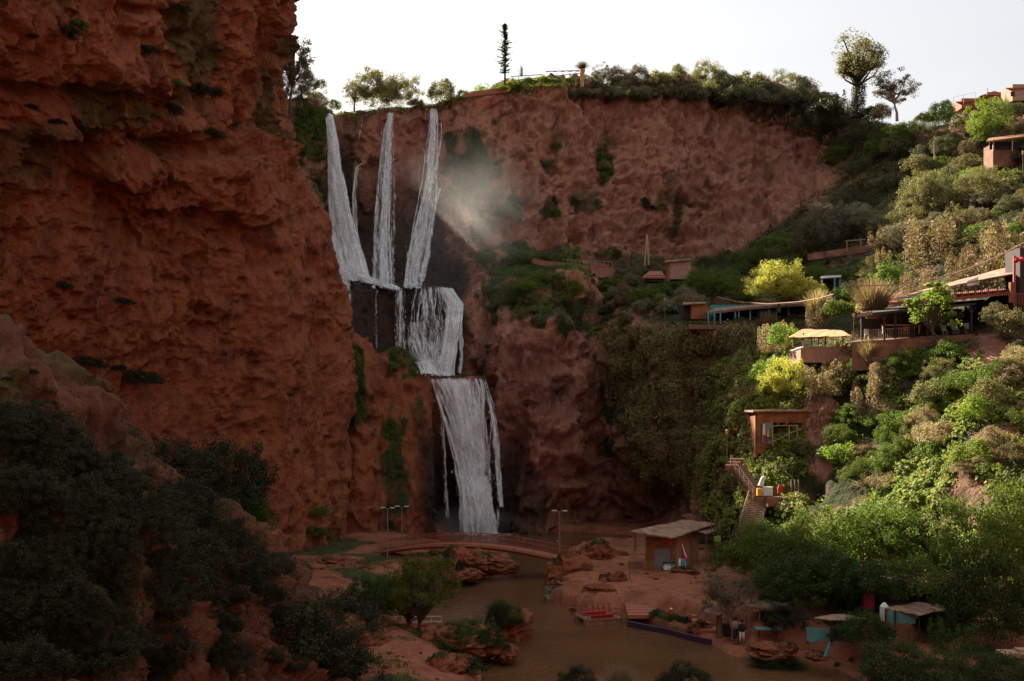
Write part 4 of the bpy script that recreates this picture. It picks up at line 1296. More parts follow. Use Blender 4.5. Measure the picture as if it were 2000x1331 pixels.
d_ = world_part(mb, 'door', M['grey'], hut)
mb = MB().box((X(1308, Y0), Y0 - .11, Z(1058, Y0)), (0.5, 0.04, 0.7)); world_part(mb, 'sign', M['red'], hut)
mb = MB().lathe((X(1281, Y0), Y0 - .16, Z(1061, Y0)), [(0.03, -.08), (0.1, 0), (0.03, .09)], 8); world_part(mb, 'lamp', M['white'], hut)
def Q(u, v, Y): return P(u, v, Y)
def roofsheet(corners, n=8, m=6, wob=0.06, th=0.1, seed=3):
    rg = random.Random(seed)
    a, b, c, d = [Vector(q) for q in corners]
    g = []
    for i in range(n + 1):
        row = []
        for j in range(m + 1):
            s, t = i / n, j / m
            p = a.lerp(b, s).lerp(d.lerp(c, s), t)
            row.append(p + Vector((0, 0, rg.uniform(-wob, wob))))
        g.append(row)
    return MB().sheet(g, th)
mb = roofsheet([Q(1230, 1037, 101.5), Q(1310, 1051, 100.6), Q(1402, 1022, 109), Q(1335, 1016, 109)], 10, 8, .05, .12)
world_part(mb, 'roof', M['tan'], hut)
mb = MB()
for (u, v, Y) in ((1240, 1080, 102), (1262, 1082, 102.2), (1242, 1075, 107)):
    world_part(MB().bar(P(u, v, Y), P(u, 1040, Y), 0.12), 'post', M['wood'], hut)
for k in range(3):
    mb.bar(P(1232, 1082 + k * 9, 102.0), P(1262, 1083 + k * 9, 102.4), 0.07)
world_part(MB().box(tuple(P(1247, 1104, 102.4)), (1.7, .35, .9)), 'porch_base', M['clay'], hut)
world_part(mb, 'porch_rail', M['wood'], hut)
mb = roofsheet([Q(1350, 1035, 106), Q(1380, 1042, 105), Q(1402, 1036, 107), Q(1382, 1030, 108.5)], 5, 4, .05, .08, 5)
r2 = empty('lean_to', P(1375, 1060, 106), 0, 'low lean-to shelter against the right side of the orange hut', 'shelter')
world_part(mb, 'roof', M['tan'], r2)
mb = MB(); 
for (u, Y) in ((1352, 106), (1380, 105.4), (1398, 107)): world_part(MB().bar(P(u, 1096, Y), P(u, 1037, Y), 0.1), 'post', M['wood'], r2)

# things in front of the hut
def parasol_closed(u, v, Y, label):
    r = empty('parasol', P(u, v, Y), 0, label, 'parasol')
    MB().tube([(0.55, 0, 0), (0.05, 0.1, 2.4)], 0.03, 6).build('pole', M['white'], r)
    MB().tube([(0.40, -.02, 0.95), (0.27, .02, 1.3), (0.15, .05, 1.9), (0.03, .1, 2.5)], [0.30, .26, .16, 0.03], 9).build('canopy', M['crimson'], r)
    MB().tube([(0.5, -.16, 1.0), (0.36, -.14, 1.35), (0.22, -.07, 1.9), (0.05, .06, 2.45)], [0.1, .08, .05, 0.02], 7).build('trim', M['white'], r)
parasol_closed(1331, 1112, 101.3, 'closed crimson and white parasol leaning on the orange hut')
r = empty('barrel', P(1332, 1112, 101.0), 0, 'blue barrel draped with cloth at the hut corner', 'barrel')
MB().lathe((0, 0, 0), [(0.28, 0), (0.33, .1), (0.34, .5), (0.33, .9), (0.28, 1.0)], 14).build('drum', M['teal'], r)
MB().sheet([[(-.42, -.36, .25), (-.2, -.38, .2)], [(-.40, -.34, .8), (-.16, -.38, .8)], [(-.3, 0, 1.05), (-.1, 0, 1.05)]], .02).build('cloth', M['white'], r)
for k, (u, w, c, lab) in enumerate([(1303, .75, 'white', 'white crate of bottles in front of the grey hut door'), (1315, .5, 'pinkwall', 'small tan box at the right of the bottle crate')]):
    r = empty('crate', P(u, 1113, 101.4 - k * .2), 0, lab, 'crate')
    MB().box((0, 0, .16), (w, .45, .30)).build('body', M[c], r)
    if k == 0:
        mb = MB()
        for i in range(7): mb.lathe((-.3 + i * .1, random.uniform(-.12, .12), .30), [(0.035, 0), (0.035, .12), (0.015, .17), (.015, .22)], 6)
        mb.build('bottles', M['white'], r)
r = empty('drinks_cooler', P(1307, 1112, 102.0), 0, 'dark green chest behind the bottle crate by the hut door', 'chest')
MB().box((0, 0, .3), (1.2, .5, .6)).build('body', M['teal'], r); MB().box((0, 0, .64), (1.26, .54, .07)).build('lid', M['dark'], r)
# hoops
r = empty('hoop_rack', P(1383, 1110, 101), 0, 'row of pale metal hoops right of the hut', 'rack')
for k in range(4):
    MB().tube([(-.5 + k * .28 - .12 + .18 * math.cos(a) * .9, 0, .45 * math.sin(a) + .1) for a in [math.pi * i / 8 for i in range(9)]], .022, 5).build('hoop', M['steel'], r)
tag(MB().box((0, 0, .35), (0.6, .5, .55)).build('basket', M['green'], None, loc=None), 'lime green basket hung beside the hut lean-to', 'basket').location = P(1401, 1060, 104)
r = empty('signpost', P(1231, 1137, 96), 0, 'short rusty signpost standing on the earth path', 'signpost')
MB().tube([(0, 0, -.2), (-.15, 0, 2.0)], .04, 6).build('post', M['wood'], r); MB().box((-.15, -.05, 1.75), (.22, .05, .3)).build('plate', M['wood'], r)

# --- steps cut in the bank
def steps(p0, p1, n, width, label, mat='soil', name='steps'):
    p0 = Vector(p0); p1 = Vector(p1)
    r = empty(name, p0, 0, label, 'steps')
    d = p1 - p0; h = Vector((d.x, d.y, 0)); s = Vector((-h.y, h.x, 0)).normalized()
    for i in range(n):
        mb = MB()
        a = p0 + h * (i / n); b = p0 + h * ((i + 1) / n); z = p0.z + d.z * (i + 1) / n
        mb.slab([Vector((q.x, q.y, z)) for q in (a - s * width / 2, a + s * width / 2, b + s * width / 2, b - s * width / 2)], max(.3, abs(d.z) / n * 2.2))
        world_part(mb, 'step', M[mat], r)
steps(P(1252, 1203, 85.4), P(1244, 1176, 90.0), 5, 2.2, 'earth steps from the quay up to the path beside the red raft', 'deck')
steps(P(1395, 1237, 80.5), P(1388, 1196, 85.5), 3, 3.2, 'three worn earth steps under the square tan shelter', 'deck')

# quay edge
mb = MB()
qp = [P(1228, 1206, 85), P(1262, 1216, 83.6), P(1300, 1226, 82.2), P(1340, 1241, 80.2), P(1388, 1256, 78.2)]
for a, b in zip(qp[:-1], qp[1:]): mb.bar((a.x, a.y, .18), (b.x, b.y, .18), .28, .5)
tag(mb.build('quay_edge', M['plum']), 'dark plum painted quay edge along the river', 'quay', None, 'structure')

# --- square shelter
r = empty('shelter', P(1405, 1245, 79), 0, 'square tan roofed shelter on one thick post by the water', 'shelter')
MB().slab([(0.0 + X(1371, 79) - r.location.x, -0.4, Z(1193, 79) - r.location.z), (X(1403, 77.5) - r.location.x, -1.6, Z(1200, 77.5) - r.location.z), (X(1426, 79.5) - r.location.x, .6, Z(1189, 79.5) - r.location.z), (X(1397, 82) - r.location.x, 2.8, Z(1172, 82) - r.location.z)], .09).build('roof', M['tan'], r)
MB().tube([(-.05, 0, -.4), (0, 0, Z(1196, 79) - r.location.z)], [.28, .22], 8).build('post', M['wood'], r)
MB().box((1.0, .6, .45), (1.2, .6, .9)).build('counter', M['dark'], r)

# --- rafts
def raft(u, v, Y, L, Wd, rz, label, rail='redwood', bench='red', hull='tan', raised=True):
    r = empty('raft', Vector((X(u, Y), Y, 0.0)), rz, label, 'raft', 'pontoon rafts moored along the banks')
    for s in (-1, 1):
        MB().box((0, s * Wd * .36, .12), (L, Wd * .24, .5)).build('pontoon', M[hull], r)
    MB().box((0, 0, .42), (L * .96, Wd * 1.02, .08)).build('deck', M['wood'], r)
    mb = MB()
    for s in (-1, 1):
        for h in (.45, .85):
            mb.bar((-L * .46, s * Wd * .5, .42 + h), (L * .46, s * Wd * .5, .42 + h), .05)
        for k in range(7):
            x = -L * .46 + k * L * .92 / 6
            mb.bar((x, s * Wd * .5, .42), (x, s * Wd * .5, 1.3), .05)
    for x in (-L * .46,):
        for h in (.45, .85): mb.bar((x, -Wd * .5, .42 + h), (x, Wd * .5, .42 + h), .05)
    mb.build('railing', M[rail], r)
    for s in (-1, 1):
        MB().box((0, s * Wd * .3, .72), (L * .7, .34, .07)).box((0, s * Wd * .3, .56), (L * .6, .08, .26)).build('bench', M[bench], r)
    return r
raft(1169, 1215, 86.8, 3.4, 2.5, 0.35, 'square red railed raft tied beside the quay steps', 'redwood', 'red', 'clay')
raft(1108, 1172, 96.0, 4.2, 2.2, 0.12, 'raft with pale blue rails under the right bank rocks', 'tealcloth', 'wood', 'wood')
raft(748, 1165, 99, 4.5, 2.2, 0.1, 'raft with white and blue rails behind the riverside trees', 'white', 'red', 'wood')
raft(803, 1243, 81.5, 5.2, 2.4, 0.05, 'long raft with red benches moored below the leafy tree', 'white', 'red', 'wood')
r = raft(838, 1152, 103.5, 2.6, 2.0, 0.0, 'small raft with orange rails at the left bank', 'orange', 'wood', 'wood')
r = empty('rowing_boat', Vector((X(808, 75.5), 75.5, .15)), -0.25, 'flat dark boat pulled up on the near earth bank', 'boat')
MB().sheet([[(-1.7, -.25, .35), (-1.7, .25, .35)], [(-.9, -.6, .3), (-.9, .6, .3)], [(.9, -.6, .3), (.9, .6, .3)], [(1.8, -.1, .45), (1.8, .1, .45)]], .35).build('hull', M['dark'], r)
for k in (-.5, .4): MB().box((k, 0, .37), (.25, 1.1, .05)).build('seat', M['steel'], r)

# --- timber stairs up the right slope
def stair_flight(p0, p1, n, width, rail_side, label, grp):
    p0 = Vector(p0); p1 = Vector(p1)
    r = empty('stairs', p0, 0, label, 'stairs', grp)
    d = p1 - p0; h = Vector((d.x, d.y, 0)); s = Vector((-h.y, h.x, 0)).normalized()
    inv = Matrix.Translation(-p0)
    for i in range(n):
        a = p0 + d * ((i + .5) / n)
        mb = MB().bar(a - s * width / 2, a + s * width / 2, h.length / n * .72, .09)
        world_part(mb, 'tread', M['palewood'], r)
    mb = MB()
    for e in (-1, 1): mb.bar(p0 + s * e * width * .48 - Vector((0, 0, .16)), p1 + s * e * width * .48 - Vector((0, 0, .16)), .1, .3)
    mb.sheet([[p0 - s * width * .47 - Vector((0, 0, .12)), p0 + s * width * .47 - Vector((0, 0, .12))], [p1 - s * width * .47 - Vector((0, 0, .12)), p1 + s * width * .47 - Vector((0, 0, .12))]], .5)
    world_part(mb, 'stringer', M['wood'], r)
    mb = MB()
    e = rail_side
    up = Vector((0, 0, 1.0))
    mb.tube([p0 + s * e * width * .5 + up, p1 + s * e * width * .5 + up], .055, 6)
    mb.tube([p0 + s * e * width * .5 + up * .5, p1 + s * e * width * .5 + up * .5], .035, 6)
    for k in range(6):
        q = p0.lerp(p1, k / 5) + s * e * width * .5
        mb.tube([q - Vector((0, 0, .2)), q + up], .045, 6)
    world_part(mb, 'handrail', M['palewood'], r)
SY = hit(1465, 1000); 
stair_flight(P(1464, 1035, 98.5), P(1484, 972, 101.5), 19, 1.9, 1, 'lower flight of pale timber stairs rising from the hut', 'timber stairs up the sunlit slope')
stair_flight(P(1484, 970, 101.6), P(1440, 908, 104.5), 17, 1.7, 1, 'upper flight of timber stairs turning left below the lantern', 'timber stairs up the sunlit slope')
steps(P(1428, 914, 104.0), P(1440, 896, 106.5), 3, 1.3, 'small earth landing at the top of the timber stairs', 'clay', 'landing')
r = empty('trellis', P(1407, 1040, 103), 0, 'low wooden trellis frame with greenery beside the stair foot', 'trellis')
mb = MB()
for x in (-.9, 0, .9): mb.bar((x, 0, 0), (x, 0, 1.3), .07)
for z in (.3, .7, 1.25): mb.bar((-.9, 0, z), (.9, 0, z), .05)
mb.build('frame', M['wood'], r)

# stall by the stairs
sy = 100.5
r = empty('market_stall', P(1497, 968, sy), 0, 'small souvenir stall with white draped clothes beside the stairs', 'stall')
MB().box((0.1, 0, .42), (0.9, .6, .84)).build('counter', M['white'], r)
MB().tube([(-.55, .2, .9), (-.3, .2, 1.7), (-.15, .2, 1.9)], [.30, .22, .05], 8).build('draped_cloth', M['white'], r)
MB().box((-.75, -.1, .35), (.45, .3, .7), .2).build('box', M['yellow'], r)
r = empty('clothes_stand', P(1523, 970, sy), 0, 'red garment on a stand under the overhanging rock', 'clothes stand')
MB().tube([(0, 0, 0), (0, 0, 1.3)], .03, 6).build('pole', M['wood'], r)
MB().tube([(0, 0, .3), (0, 0, .8), (0, 0, 1.15)], [.24, .26, .12], 9).build('garment', M['red'], r)
r = empty('low_terrace', P(1535, 985, 99.5), 0, 'small brick terrace wall beyond the souvenir stall', 'terrace')
MB().box((0, 0.6, .2), (3.6, 1.4, .9)).build('wall', M['clay'], r)
for x in (.8, 1.15, 1.5): MB().tube([(x, 1.0, .6), (x, 1.0, 2.3)], .06, 6).build('post', M['palewood'], r)
r = empty('clothes_heap', P(1549, 978, 99.2), 0, 'yellow and white bundle on the small brick terrace', 'bundle')
MB().tube([(-.3, 0, 0), (0, 0, .35), (.4, 0, .1)], [.2, .28, .16], 8).build('cloth', M['yellow'], r)

# --- small shop under the terraces
ys = 106.5
sh = empty('shop', P(1530, 868, ys), 0, 'brown plastered shop with open front and clothes hung by its door', 'shop')
xa, xb = X(1478, ys), X(1586, ys); z0, z1 = Z(875, ys), Z(806, ys)
xd0, xd1 = X(1508, ys), X(1566, ys); zd0, zd1 = Z(866, ys), Z(826, ys)
mb = MB()
wall(mb, (xa, ys), (X(1486, ys), ys), z0 - .6, z1, .3); wall(mb, (xd1, ys), (xb, ys), z0 - 1, z1, .3)
wall(mb, (X(1486, ys), ys), (xd1, ys), zd1, z1, .3); wall(mb, (X(1486, ys), ys), (xd1, ys), z0 - 1.6, zd0, .3)
wall(mb, (xa, ys), (xa + .3, ys + 4), z0 - 1, z1, .3); wall(mb, (xb, ys), (xb, ys + 4), z0 - 1, z1, .3); wall(mb, (xa, ys + 4), (xb, ys + 4), z0 - 1, z1, .3)
world_part(mb, 'wall', M['orange'], sh)
mb = MB().slab([(xa - .5, ys - .5, z1 + .22), (xb + .1, ys - .5, z1 + .28), (xb + .2, ys + 4.4, z1 + .3), (xa - .3, ys + 4.4, z1 + .25)], .2)
world_part(mb, 'roof', M['tan'], sh)
mb = MB().box((X(1498, ys), ys - .2, (zd0 + zd1) / 2), (X(1509, ys) - X(1487, ys), .06, zd1 - zd0)); world_part(mb, 'display_board', M['grey'], sh)
for (u, c, v0, v1) in ((1492, 'white', 829, 850), (1500, 'yellow', 840, 854), (1506, 'tealcloth', 838, 856), (1496, 'crimson', 851, 861), (1520, 'crimson', 824, 831), (1536, 'red', 825, 829)):
    mb = MB().tube([P(u, v1, ys - .32), P(u, (v0 + v1) / 2, ys - .34), P(u, v0, ys - .3)], [.17, .14, .12], 7); world_part(mb, 'hanging_dress', M[c], sh)
mb = MB().bar(P(1544, 809, ys - .17), P(1557, 809, ys - .17), .04); 
for a, b in (((1544, 809), (1557, 809)), ((1557, 809), (1557, 822)), ((1557, 822), (1544, 822)), ((1544, 822), (1544, 809))): mb.bar(P(*a, ys - .17), P(*b, ys - .17), .06)
world_part(mb, 'sign_frame', M['redwood'], sh)
r = empty('wooden_rail', P(1530, 868, ys - 1.2), 0, 'rough wooden railing in front of the shop opening', 'railing')
mb = MB()
for a, b, w in (((1509, 832), (1557, 831), .09), ((1509, 832), (1509, 872), .1), ((1541, 831), (1541, 862), .1), ((1557, 831), (1557, 855), .1), ((1500, 866), (1541, 848), .07), ((1541, 846), (1566, 838), .07), ((1509, 850), (1541, 846), .04)):
    mb.bar(P(*a, ys - 1.2), P(*b, ys - 1.2), w)
world_part(mb, 'rail', M['palewood'], r)
r = empty('doorway', P(1588, 797, 108), 0, 'pale painted doorway standing above the shop roof', 'door')
mb = MB().box(tuple(P(1588, 783, 108.3)), (1.2, .2, 1.9)); world_part(mb, 'panel', M['white'], r)
mb = MB().bar(P(1580, 800, 108), P(1580, 766, 108), .18).bar(P(1599, 800, 108), P(1599, 766, 108), .18).bar(P(1579, 765, 108), P(1600, 765, 108), .2); world_part(mb, 'frame', M['orange'], r)

# --- awning terrace
ya = 112.0
aw = empty('awning', P(1600, 682, ya), 0, 'tan cloth awning on posts over the pale stone terrace', 'awning')
mb = roofsheet([P(1539, 659, ya - 1.5), P(1663, 656, ya - 1.5), P(1642, 644.5, ya + 4.5), P(1566, 643, ya + 4.5)], 12, 4, .05, .05, 9); world_part(mb, 'canopy', M['tancloth'], aw)
mb = MB()
for (u, vb, vt, Y) in ((1549, 678, 657, ya - 1.3), (1569, 679, 650, ya), (1585, 679, 656, ya - 1), (1599, 679, 658, ya - 1), (1612, 679, 656, ya), (1646, 683, 656, ya - 1.2)):
    mb.bar(P(u, vb, Y), P(u, vt, Y), .1)
for k in range(5):
    mb.bar(P(1545 + k * 27, 659.5, ya - 1.4), P(1569 + k * 18, 645.6, ya + 4.3), .07)
world_part(mb, 'frame', M['wood'], aw)
tw = empty('terrace_wall', P(1600, 705, ya), 0, 'pale pinkish stone terrace wall under the tan awning', 'wall')
mb = MB().box(tuple(P(1610, 695, ya - .4 + 2)), (X(1665, ya) - X(1549, ya), 4.4, (710 - 679) * ya / F)); world_part(mb, 'stone_face', M['pinkwall'], tw)
mb = MB().bar(P(1545, 687, ya - 2.4), P(1568, 679, ya - .6), .3, .2); world_part(mb, 'coping', M['white'], tw)
fe = empty('fence', P(1650, 712, 109), 0, 'pink wooden paling fence below the stone terrace wall', 'fence')
mb = MB()
for k in range(13): mb.bar(P(1638 + k * 1.9, 713, 109), P(1638 + k * 1.9, 696, 109), .07)
mb.bar(P(1637, 700, 109), P(1662, 700, 109), .06); world_part(mb, 'palings', M['pinkwall'], fe)

# --- railed restaurant terrace
yr = 107.0
tr = empty('terrace', P(1780, 690, yr), 0, 'long clay retaining wall carrying the railed restaurant terrace', 'terrace')
mb = MB().slab([P(1664, 668, yr - 1.5), P(1712, 665, yr - 3.5), P(1902, 653, yr - 5.5), P(1915, 650, yr + 8), P(1668, 664, yr + 9)], 3.0); world_part(mb, 'retaining_wall', M['clay'], tr)
mb = MB().bar(P(1798, 667, yr - 5.6), P(1882, 666, yr - 6.2), .12, .14); world_part(mb, 'pipe', M['pinkwall'], tr)
mb = MB()
rp = [P(1664, 667, yr - 1.5), P(1712, 664, yr - 3.4), P(1790, 660, yr - 4.3)]
for a, b in zip(rp[:-1], rp[1:]):
    n = 22
    for k in range(n): q = a.lerp(b, k / n); mb.bar(q, q + Vector((0, 0, 1.05)), .035)
    mb.bar(a + Vector((0, 0, 1.05)), b + Vector((0, 0, 1.05)), .06)
world_part(mb, 'railing', M['steel'], tr)
pv = empty('pavilion', P(1770, 650, yr), 0, 'open dining pavilion with long dark roof on the railed terrace', 'pavilion')
mb = MB().slab([P(1674, 616.5, yr - 3.2), P(1703, 611, yr - 4.2), P(1905, 592, yr - 5), P(1920, 584, yr + 7), P(1700, 604, yr + 7)], .22); world_part(mb, 'roof', M['dark'], pv)
mb = MB().bar(P(1674, 617.5, yr - 3.4), P(1704, 611.5, yr - 4.4), .1, .34); world_part(mb, 'fascia', M['pinkwall'], pv)
mb = MB()
for (u, v, vt, Y) in ((1683, 664, 617, yr - 2.5), (1727, 664, 610, yr - 4), (1749, 662, 608, yr - 4), (1781, 660, 606, yr - 4.4), (1812, 658, 603, yr - 4.5), (1897, 652, 596, yr - 4.8), (1850, 655, 600, yr + 3), (1760, 658, 606, yr + 4)):
    world_part(MB().bar(P(u, v, Y), P(u, vt, Y), .17), 'post', M['dark'], pv)
for (u, v0, Y) in ((1727, 616, yr - 4), (1781, 612, yr - 4.4), (1897, 603, yr - 4.8)):
    mb.bar(P(u, v0 + 9, Y), P(u - 10, v0 - 3, Y), .1); mb.bar(P(u, v0 + 9, Y), P(u + 10, v0 - 4, Y), .1)
world_part(mb, 'brace', M['dark'], pv)
mb = MB().box(tuple(P(1800, 632, yr + 7.5)), (13.5, .3, 3.2)); world_part(mb, 'back_wall', M['dark'], pv)
for k, (u, v, Y, c, lab) in enumerate([(1694, 660, yr - 2.4, 'white', 'pale chair behind the terrace corner railing'), (1771, 650, yr + 1, 'palewood', 'chair beside the long pale bench in the pavilion'), (1867, 650, yr - 4, 'grey', 'grey chair at the right of the dark pavilion'), (1890, 648, yr - 4, 'grey', 'grey chair beside the last pavilion post'), (1845, 653, yr - 4.2, 'grey', 'grey chair left of the two right hand chairs')]):
    r = empty('chair', P(u, v + 3, Y), 0, lab, 'chair', 'chairs on the restaurant terrace')
    MB().box((0, 0, .45), (.45, .45, .06)).build('seat', M[c], r)
    MB().box((0, .22, .78), (.45, .05, .55)).build('backrest', M[c], r)
    for a in (-1, 1):
        for b in (-1, 1): MB().bar((a * .19, b * .19, 0), (a * .19, b * .19, .42), .045).build('leg', M[c], r)
r = empty('bench', P(1760, 652, yr), 0, 'long pale bench standing inside the dark pavilion', 'bench')
MB().box((0, 0, .9), (4.2, .3, .12), .05).build('seat', M['palewood'], r); MB().box((-1.9, 0, .42), (.1, .3, .84)).build('leg', M['palewood'], r); MB().box((1.9, 0, .42), (.1, .3, .84)).build('leg', M['palewood'], r)

# upper deck with sloping roof
yu = 109.0
ud = empty('upper_deck', P(1850, 585, yu), 0, 'upper dining deck with sloping pink roof and thin posts', 'building')
mb = MB().slab([P(1736, 590.5, yu - 5), P(1795, 588, yu - 6), P(1985, 569, yu - 8), P(1995, 560, yu + 4), P(1760, 582, yu + 4)], .3); world_part(mb, 'floor', M['redwood'], ud)
mb = MB()
pts = [(1772, 577, 'a'), (1880, 556, 'b'), (1905, 545), (1975, 520)]
mb = roofsheet([P(1772, 576, yu - 5.5), P(1978, 534, yu - 8), P(1978, 519, yu + 2), P(1800, 567, yu + 2)], 12, 3, .03, .1, 4); world_part(mb, 'roof', M['tan'], ud)
mb = MB()
for (u, vb, vt, Y) in ((1774, 586, 577, yu - 5.4), (1800, 585, 572, yu - 5.6), (1825, 583, 566, yu - 6), (1840, 582, 563, yu - 6), (1866, 580, 557, yu - 6.3), (1879, 578, 554, yu - 6.4), (1891, 577, 552, yu - 6.5), (1905, 576, 550, yu - 6.6), (1918, 575, 547, yu - 6.8), (1930, 574, 545, yu - 6.9), (1949, 571, 541, yu - 7.1)):
    world_part(MB().bar(P(u, vb + 3, Y), P(u, vt, Y), .11), 'post', M['palewood'], ud)
mb = MB()
for k in range(48):
    u = 1790 + k * 3.9; Y = yu - 6 - k / 48 * 2; v = 587 - k / 48 * 19
    mb.bar(P(u, v, Y), P(u, v - 17, Y), .035)
mb.bar(P(1790, 570, yu - 6), P(1977, 551, yu - 8), .06)
world_part(mb, 'railing', M['dark'], ud)
mb = MB().slab([P(1889, 549, yu - 6.9), P(1911, 541, yu - 7.0), P(1911, 553, yu - 7.05), P(1889, 561, yu - 6.95)], .05); world_part(mb, 'banner', M['white'], ud)
for (a, b, c) in (((1752, 588), (1800, 585), 'yellow'), ((1752, 583), (1800, 579), 'blue'), ((1930, 574), (1975, 566), 'blue')):
    mb = MB().bar(P(*a, yu - 5.2), P(*b, yu - 6.2), .1, .18); world_part(mb, 'painted_band', M[c], ud)
tower = empty('tower', P(1990, 590, 100), 0, 'red framed stall tower with hanging goods at the right edge', 'building')
mb = MB().box(tuple(P(2003, 560, 102)), (2.6, 3, 7.2)); world_part(mb, 'wall', M['dark'], tower)
world_part(MB().bar(P(1981, 600, 99.8), P(1981, 500, 99.8), .2), 'post', M['redwood'], tower); world_part(MB().bar(P(1976, 592, 99.8), P(1976, 552, 99.8), .4), 'post', M['orange'], tower)
for u in (1986, 1996): mb = MB().lathe(P(u, 508, 99.7), [(.05, -.3), (.28, -.1), (.28, .1), (.06, .3)], 8); world_part(mb, 'hanging_bag', M['red'], tower)
mb = MB()
for k in range(12): mb.bar(P(1979 + k * 3, 596, 99.4), P(1979 + k * 3, 574, 99.4), .04)
mb.bar(P(1978, 574, 99.4), P(2016, 574, 99.4), .07); world_part(mb, 'balustrade', M['redwood'], tower)

# --- blue restaurant on the middle ledge
yb = 139.0
bl = empty('restaurant', P(1480, 632, yb), 0, 'low blue restaurant with pink roof edge on the vegetated ledge', 'building')
mb = MB().slab([P(1381, 610, yb - 2), P(1470, 600, yb - 3), P(1585, 592, yb - 5), P(1590, 588, yb + 6), P(1400, 600, yb + 6)], .3); world_part(mb, 'roof', M['tan'], bl)
mb = MB().box(tuple(P(1480, 617, yb + 4)), (13, .3, 3)); world_part(mb, 'back_wall', M['teal'], bl)
mb = MB()
for u in (1383, 1395, 1407, 1436, 1443, 1465, 1487, 1503, 1516, 1540): world_part(MB().bar(P(u, 636, yb - 2.4), P(u, 606 - (u - 1381) * .07, yb - 2.4), .18), 'pillar', M['blue'], bl)

mb = MB()
for k in range(44): mb.bar(P(1370 + k * 4, 639, yb - 3.1), P(1370 + k * 4, 628, yb - 3.1), .05)
mb.bar(P(1368, 629, yb - 3.1), P(1546, 627, yb - 3.1), .08); mb.bar(P(1368, 636, yb - 3.1), P(1546, 635, yb - 3.1), .08)
world_part(mb, 'railing', M['wood'], bl)
mb = MB().slab([P(1345, 636, yb - 3.3), P(1550, 636, yb - 4), P(1560, 632, yb + 5), P(1345, 633, yb + 5)], .5); world_part(mb, 'floor', M['wood'], bl)
ok_ = empty('kiosk', P(1362, 625, yb), 0, 'small bright orange kiosk left of the blue restaurant', 'kiosk')
mb = MB().box(tuple(P(1362, 609.5, yb + .6)), ((1377 - 1347) * yb / F, 2.4, 31 * yb / F)); world_part(mb, 'wall', M['orange'], ok_)
mb = MB().box(tuple(P(1340, 611, yb + 1.2)), (1.0, 1.4, 27 * yb / F)); world_part(mb, 'side_room', M['dark'], ok_)
mb = MB().slab([P(1333, 594, yb - 1), P(1379, 592, yb - 1), P(1380, 590, yb + 2.6), P(1334, 591, yb + 2.6)], .12); world_part(mb, 'roof', M['tan'], ok_)
bs_ = empty('blue_shed', P(1625, 580, 138), 0, 'open blue grey shed behind the yellow tree', 'shed')
mb = MB().slab([P(1602, 543, 136), P(1643, 540, 136), P(1643, 537, 140), P(1604, 539, 140)], .18); world_part(mb, 'roof', M['grey'], bs_)
for (a_, b_, c_) in ((1630, 136, .18), (1606, 136, .14), (1640, 137, .3)): world_part(MB().bar(P(a_, 582, b_), P(a_, 543, b_), c_), 'post', M['blue'], bs_)
mb = MB().box(tuple(P(1620, 560, 139.4)), (2.4, .2, 2.4)); world_part(mb, 'back_wall', M['dark'], bs_)
mb = MB().box(tuple(P(1655, 576, 137)), (2.6, .4, 1.1)); tag(world_part(mb, 'low_wall', M['pinkwall'], empty('garden_wall', P(1655, 580, 137), 0, 'short pinkish wall right of the blue grey shed', 'wall')), None)

# --- far ledge: hut, walled path, arch
yh = 168.0
h2 = empty('stone_hut', P(1325, 545, yh), 0, 'small pale pink hut with flat roof under the far cliff', 'hut')
mb = MB().box(tuple(P(1325, 530, yh + 1)), ((1346 - 1304) * yh / F, 3, 36 * yh / F)); world_part(mb, 'wall', M['pinkwall'], h2)
mb = MB().slab([P(1299, 511, yh - 1), P(1351, 506, yh - 1), P(1351, 505, yh + 3), P(1299, 509, yh + 3)], .2); world_part(mb, 'roof', M['tan'], h2)
mb = MB().box(tuple(P(1306, 532, yh - .55)), (.4, .2, 3.0)); world_part(mb, 'corner_post', M['orange'], h2)
h3 = empty('low_hut', P(1280, 545, 166), 0, 'low reddish hut roof just left of the pink hut', 'hut')
mb = MB().slab([P(1255, 541, 164), P(1300, 541, 164), P(1292, 530, 168), P(1268, 530, 168)], .25); world_part(mb, 'roof', M['deck'], h3)
mb = MB().box(tuple(P(1278, 546, 165.6)), (3, 2.2, 1.0)); world_part(mb, 'wall', M['dark'], h3)
pw = empty('path_wall', P(1160, 530, 167), 0, 'red parapet wall of the path along the far ledge', 'wall')
mb = MB()
pl = [(1040, 506), (1060, 512), (1112, 517), (1150, 521), (1190, 523), (1200, 530)]
for a, b in zip(pl[:-1], pl[1:]): mb.bar(P(a[0], a[1] + 3, 166), P(b[0], b[1] + 3, 166), .3, .9)
world_part(mb, 'parapet', M['clay'], pw)
mb = MB()
for k in range(13): mb.bar(P(1100 + k * 8, 519 + k * .4, 165.6), P(1100 + k * 8, 508 + k * .4, 165.6), .06)
mb.bar(P(1098, 507, 165.6), P(1198, 512, 165.6), .06); world_part(mb, 'railing', M['steel'], pw)
mb = MB().box(tuple(P(1176, 534, 165.3)), (3.6, 1, 1.6)).bar(P(1160, 570, 165), P(1160, 535, 165), .4).bar(P(1194, 572, 165), P(1194, 535, 165), .45); world_part(mb, 'arch', M['clay'], pw)
mb = MB().bar(P(1178, 521.5, 165.3), P(1191, 521.5, 165.3), .1, .25); world_part(mb, 'red_cloth', M['red'], pw)
ap = empty('timber_frame', P(1262, 515, 171), 0, 'tall pair of leaning poles joined at the top on the far ledge', 'poles')
mb = MB().bar(P(1259, 520, 171), P(1263, 458, 171.5), .22).bar(P(1267, 518, 171), P(1264, 458, 171.5), .22); world_part(mb, 'pole', M['palewood'], ap)
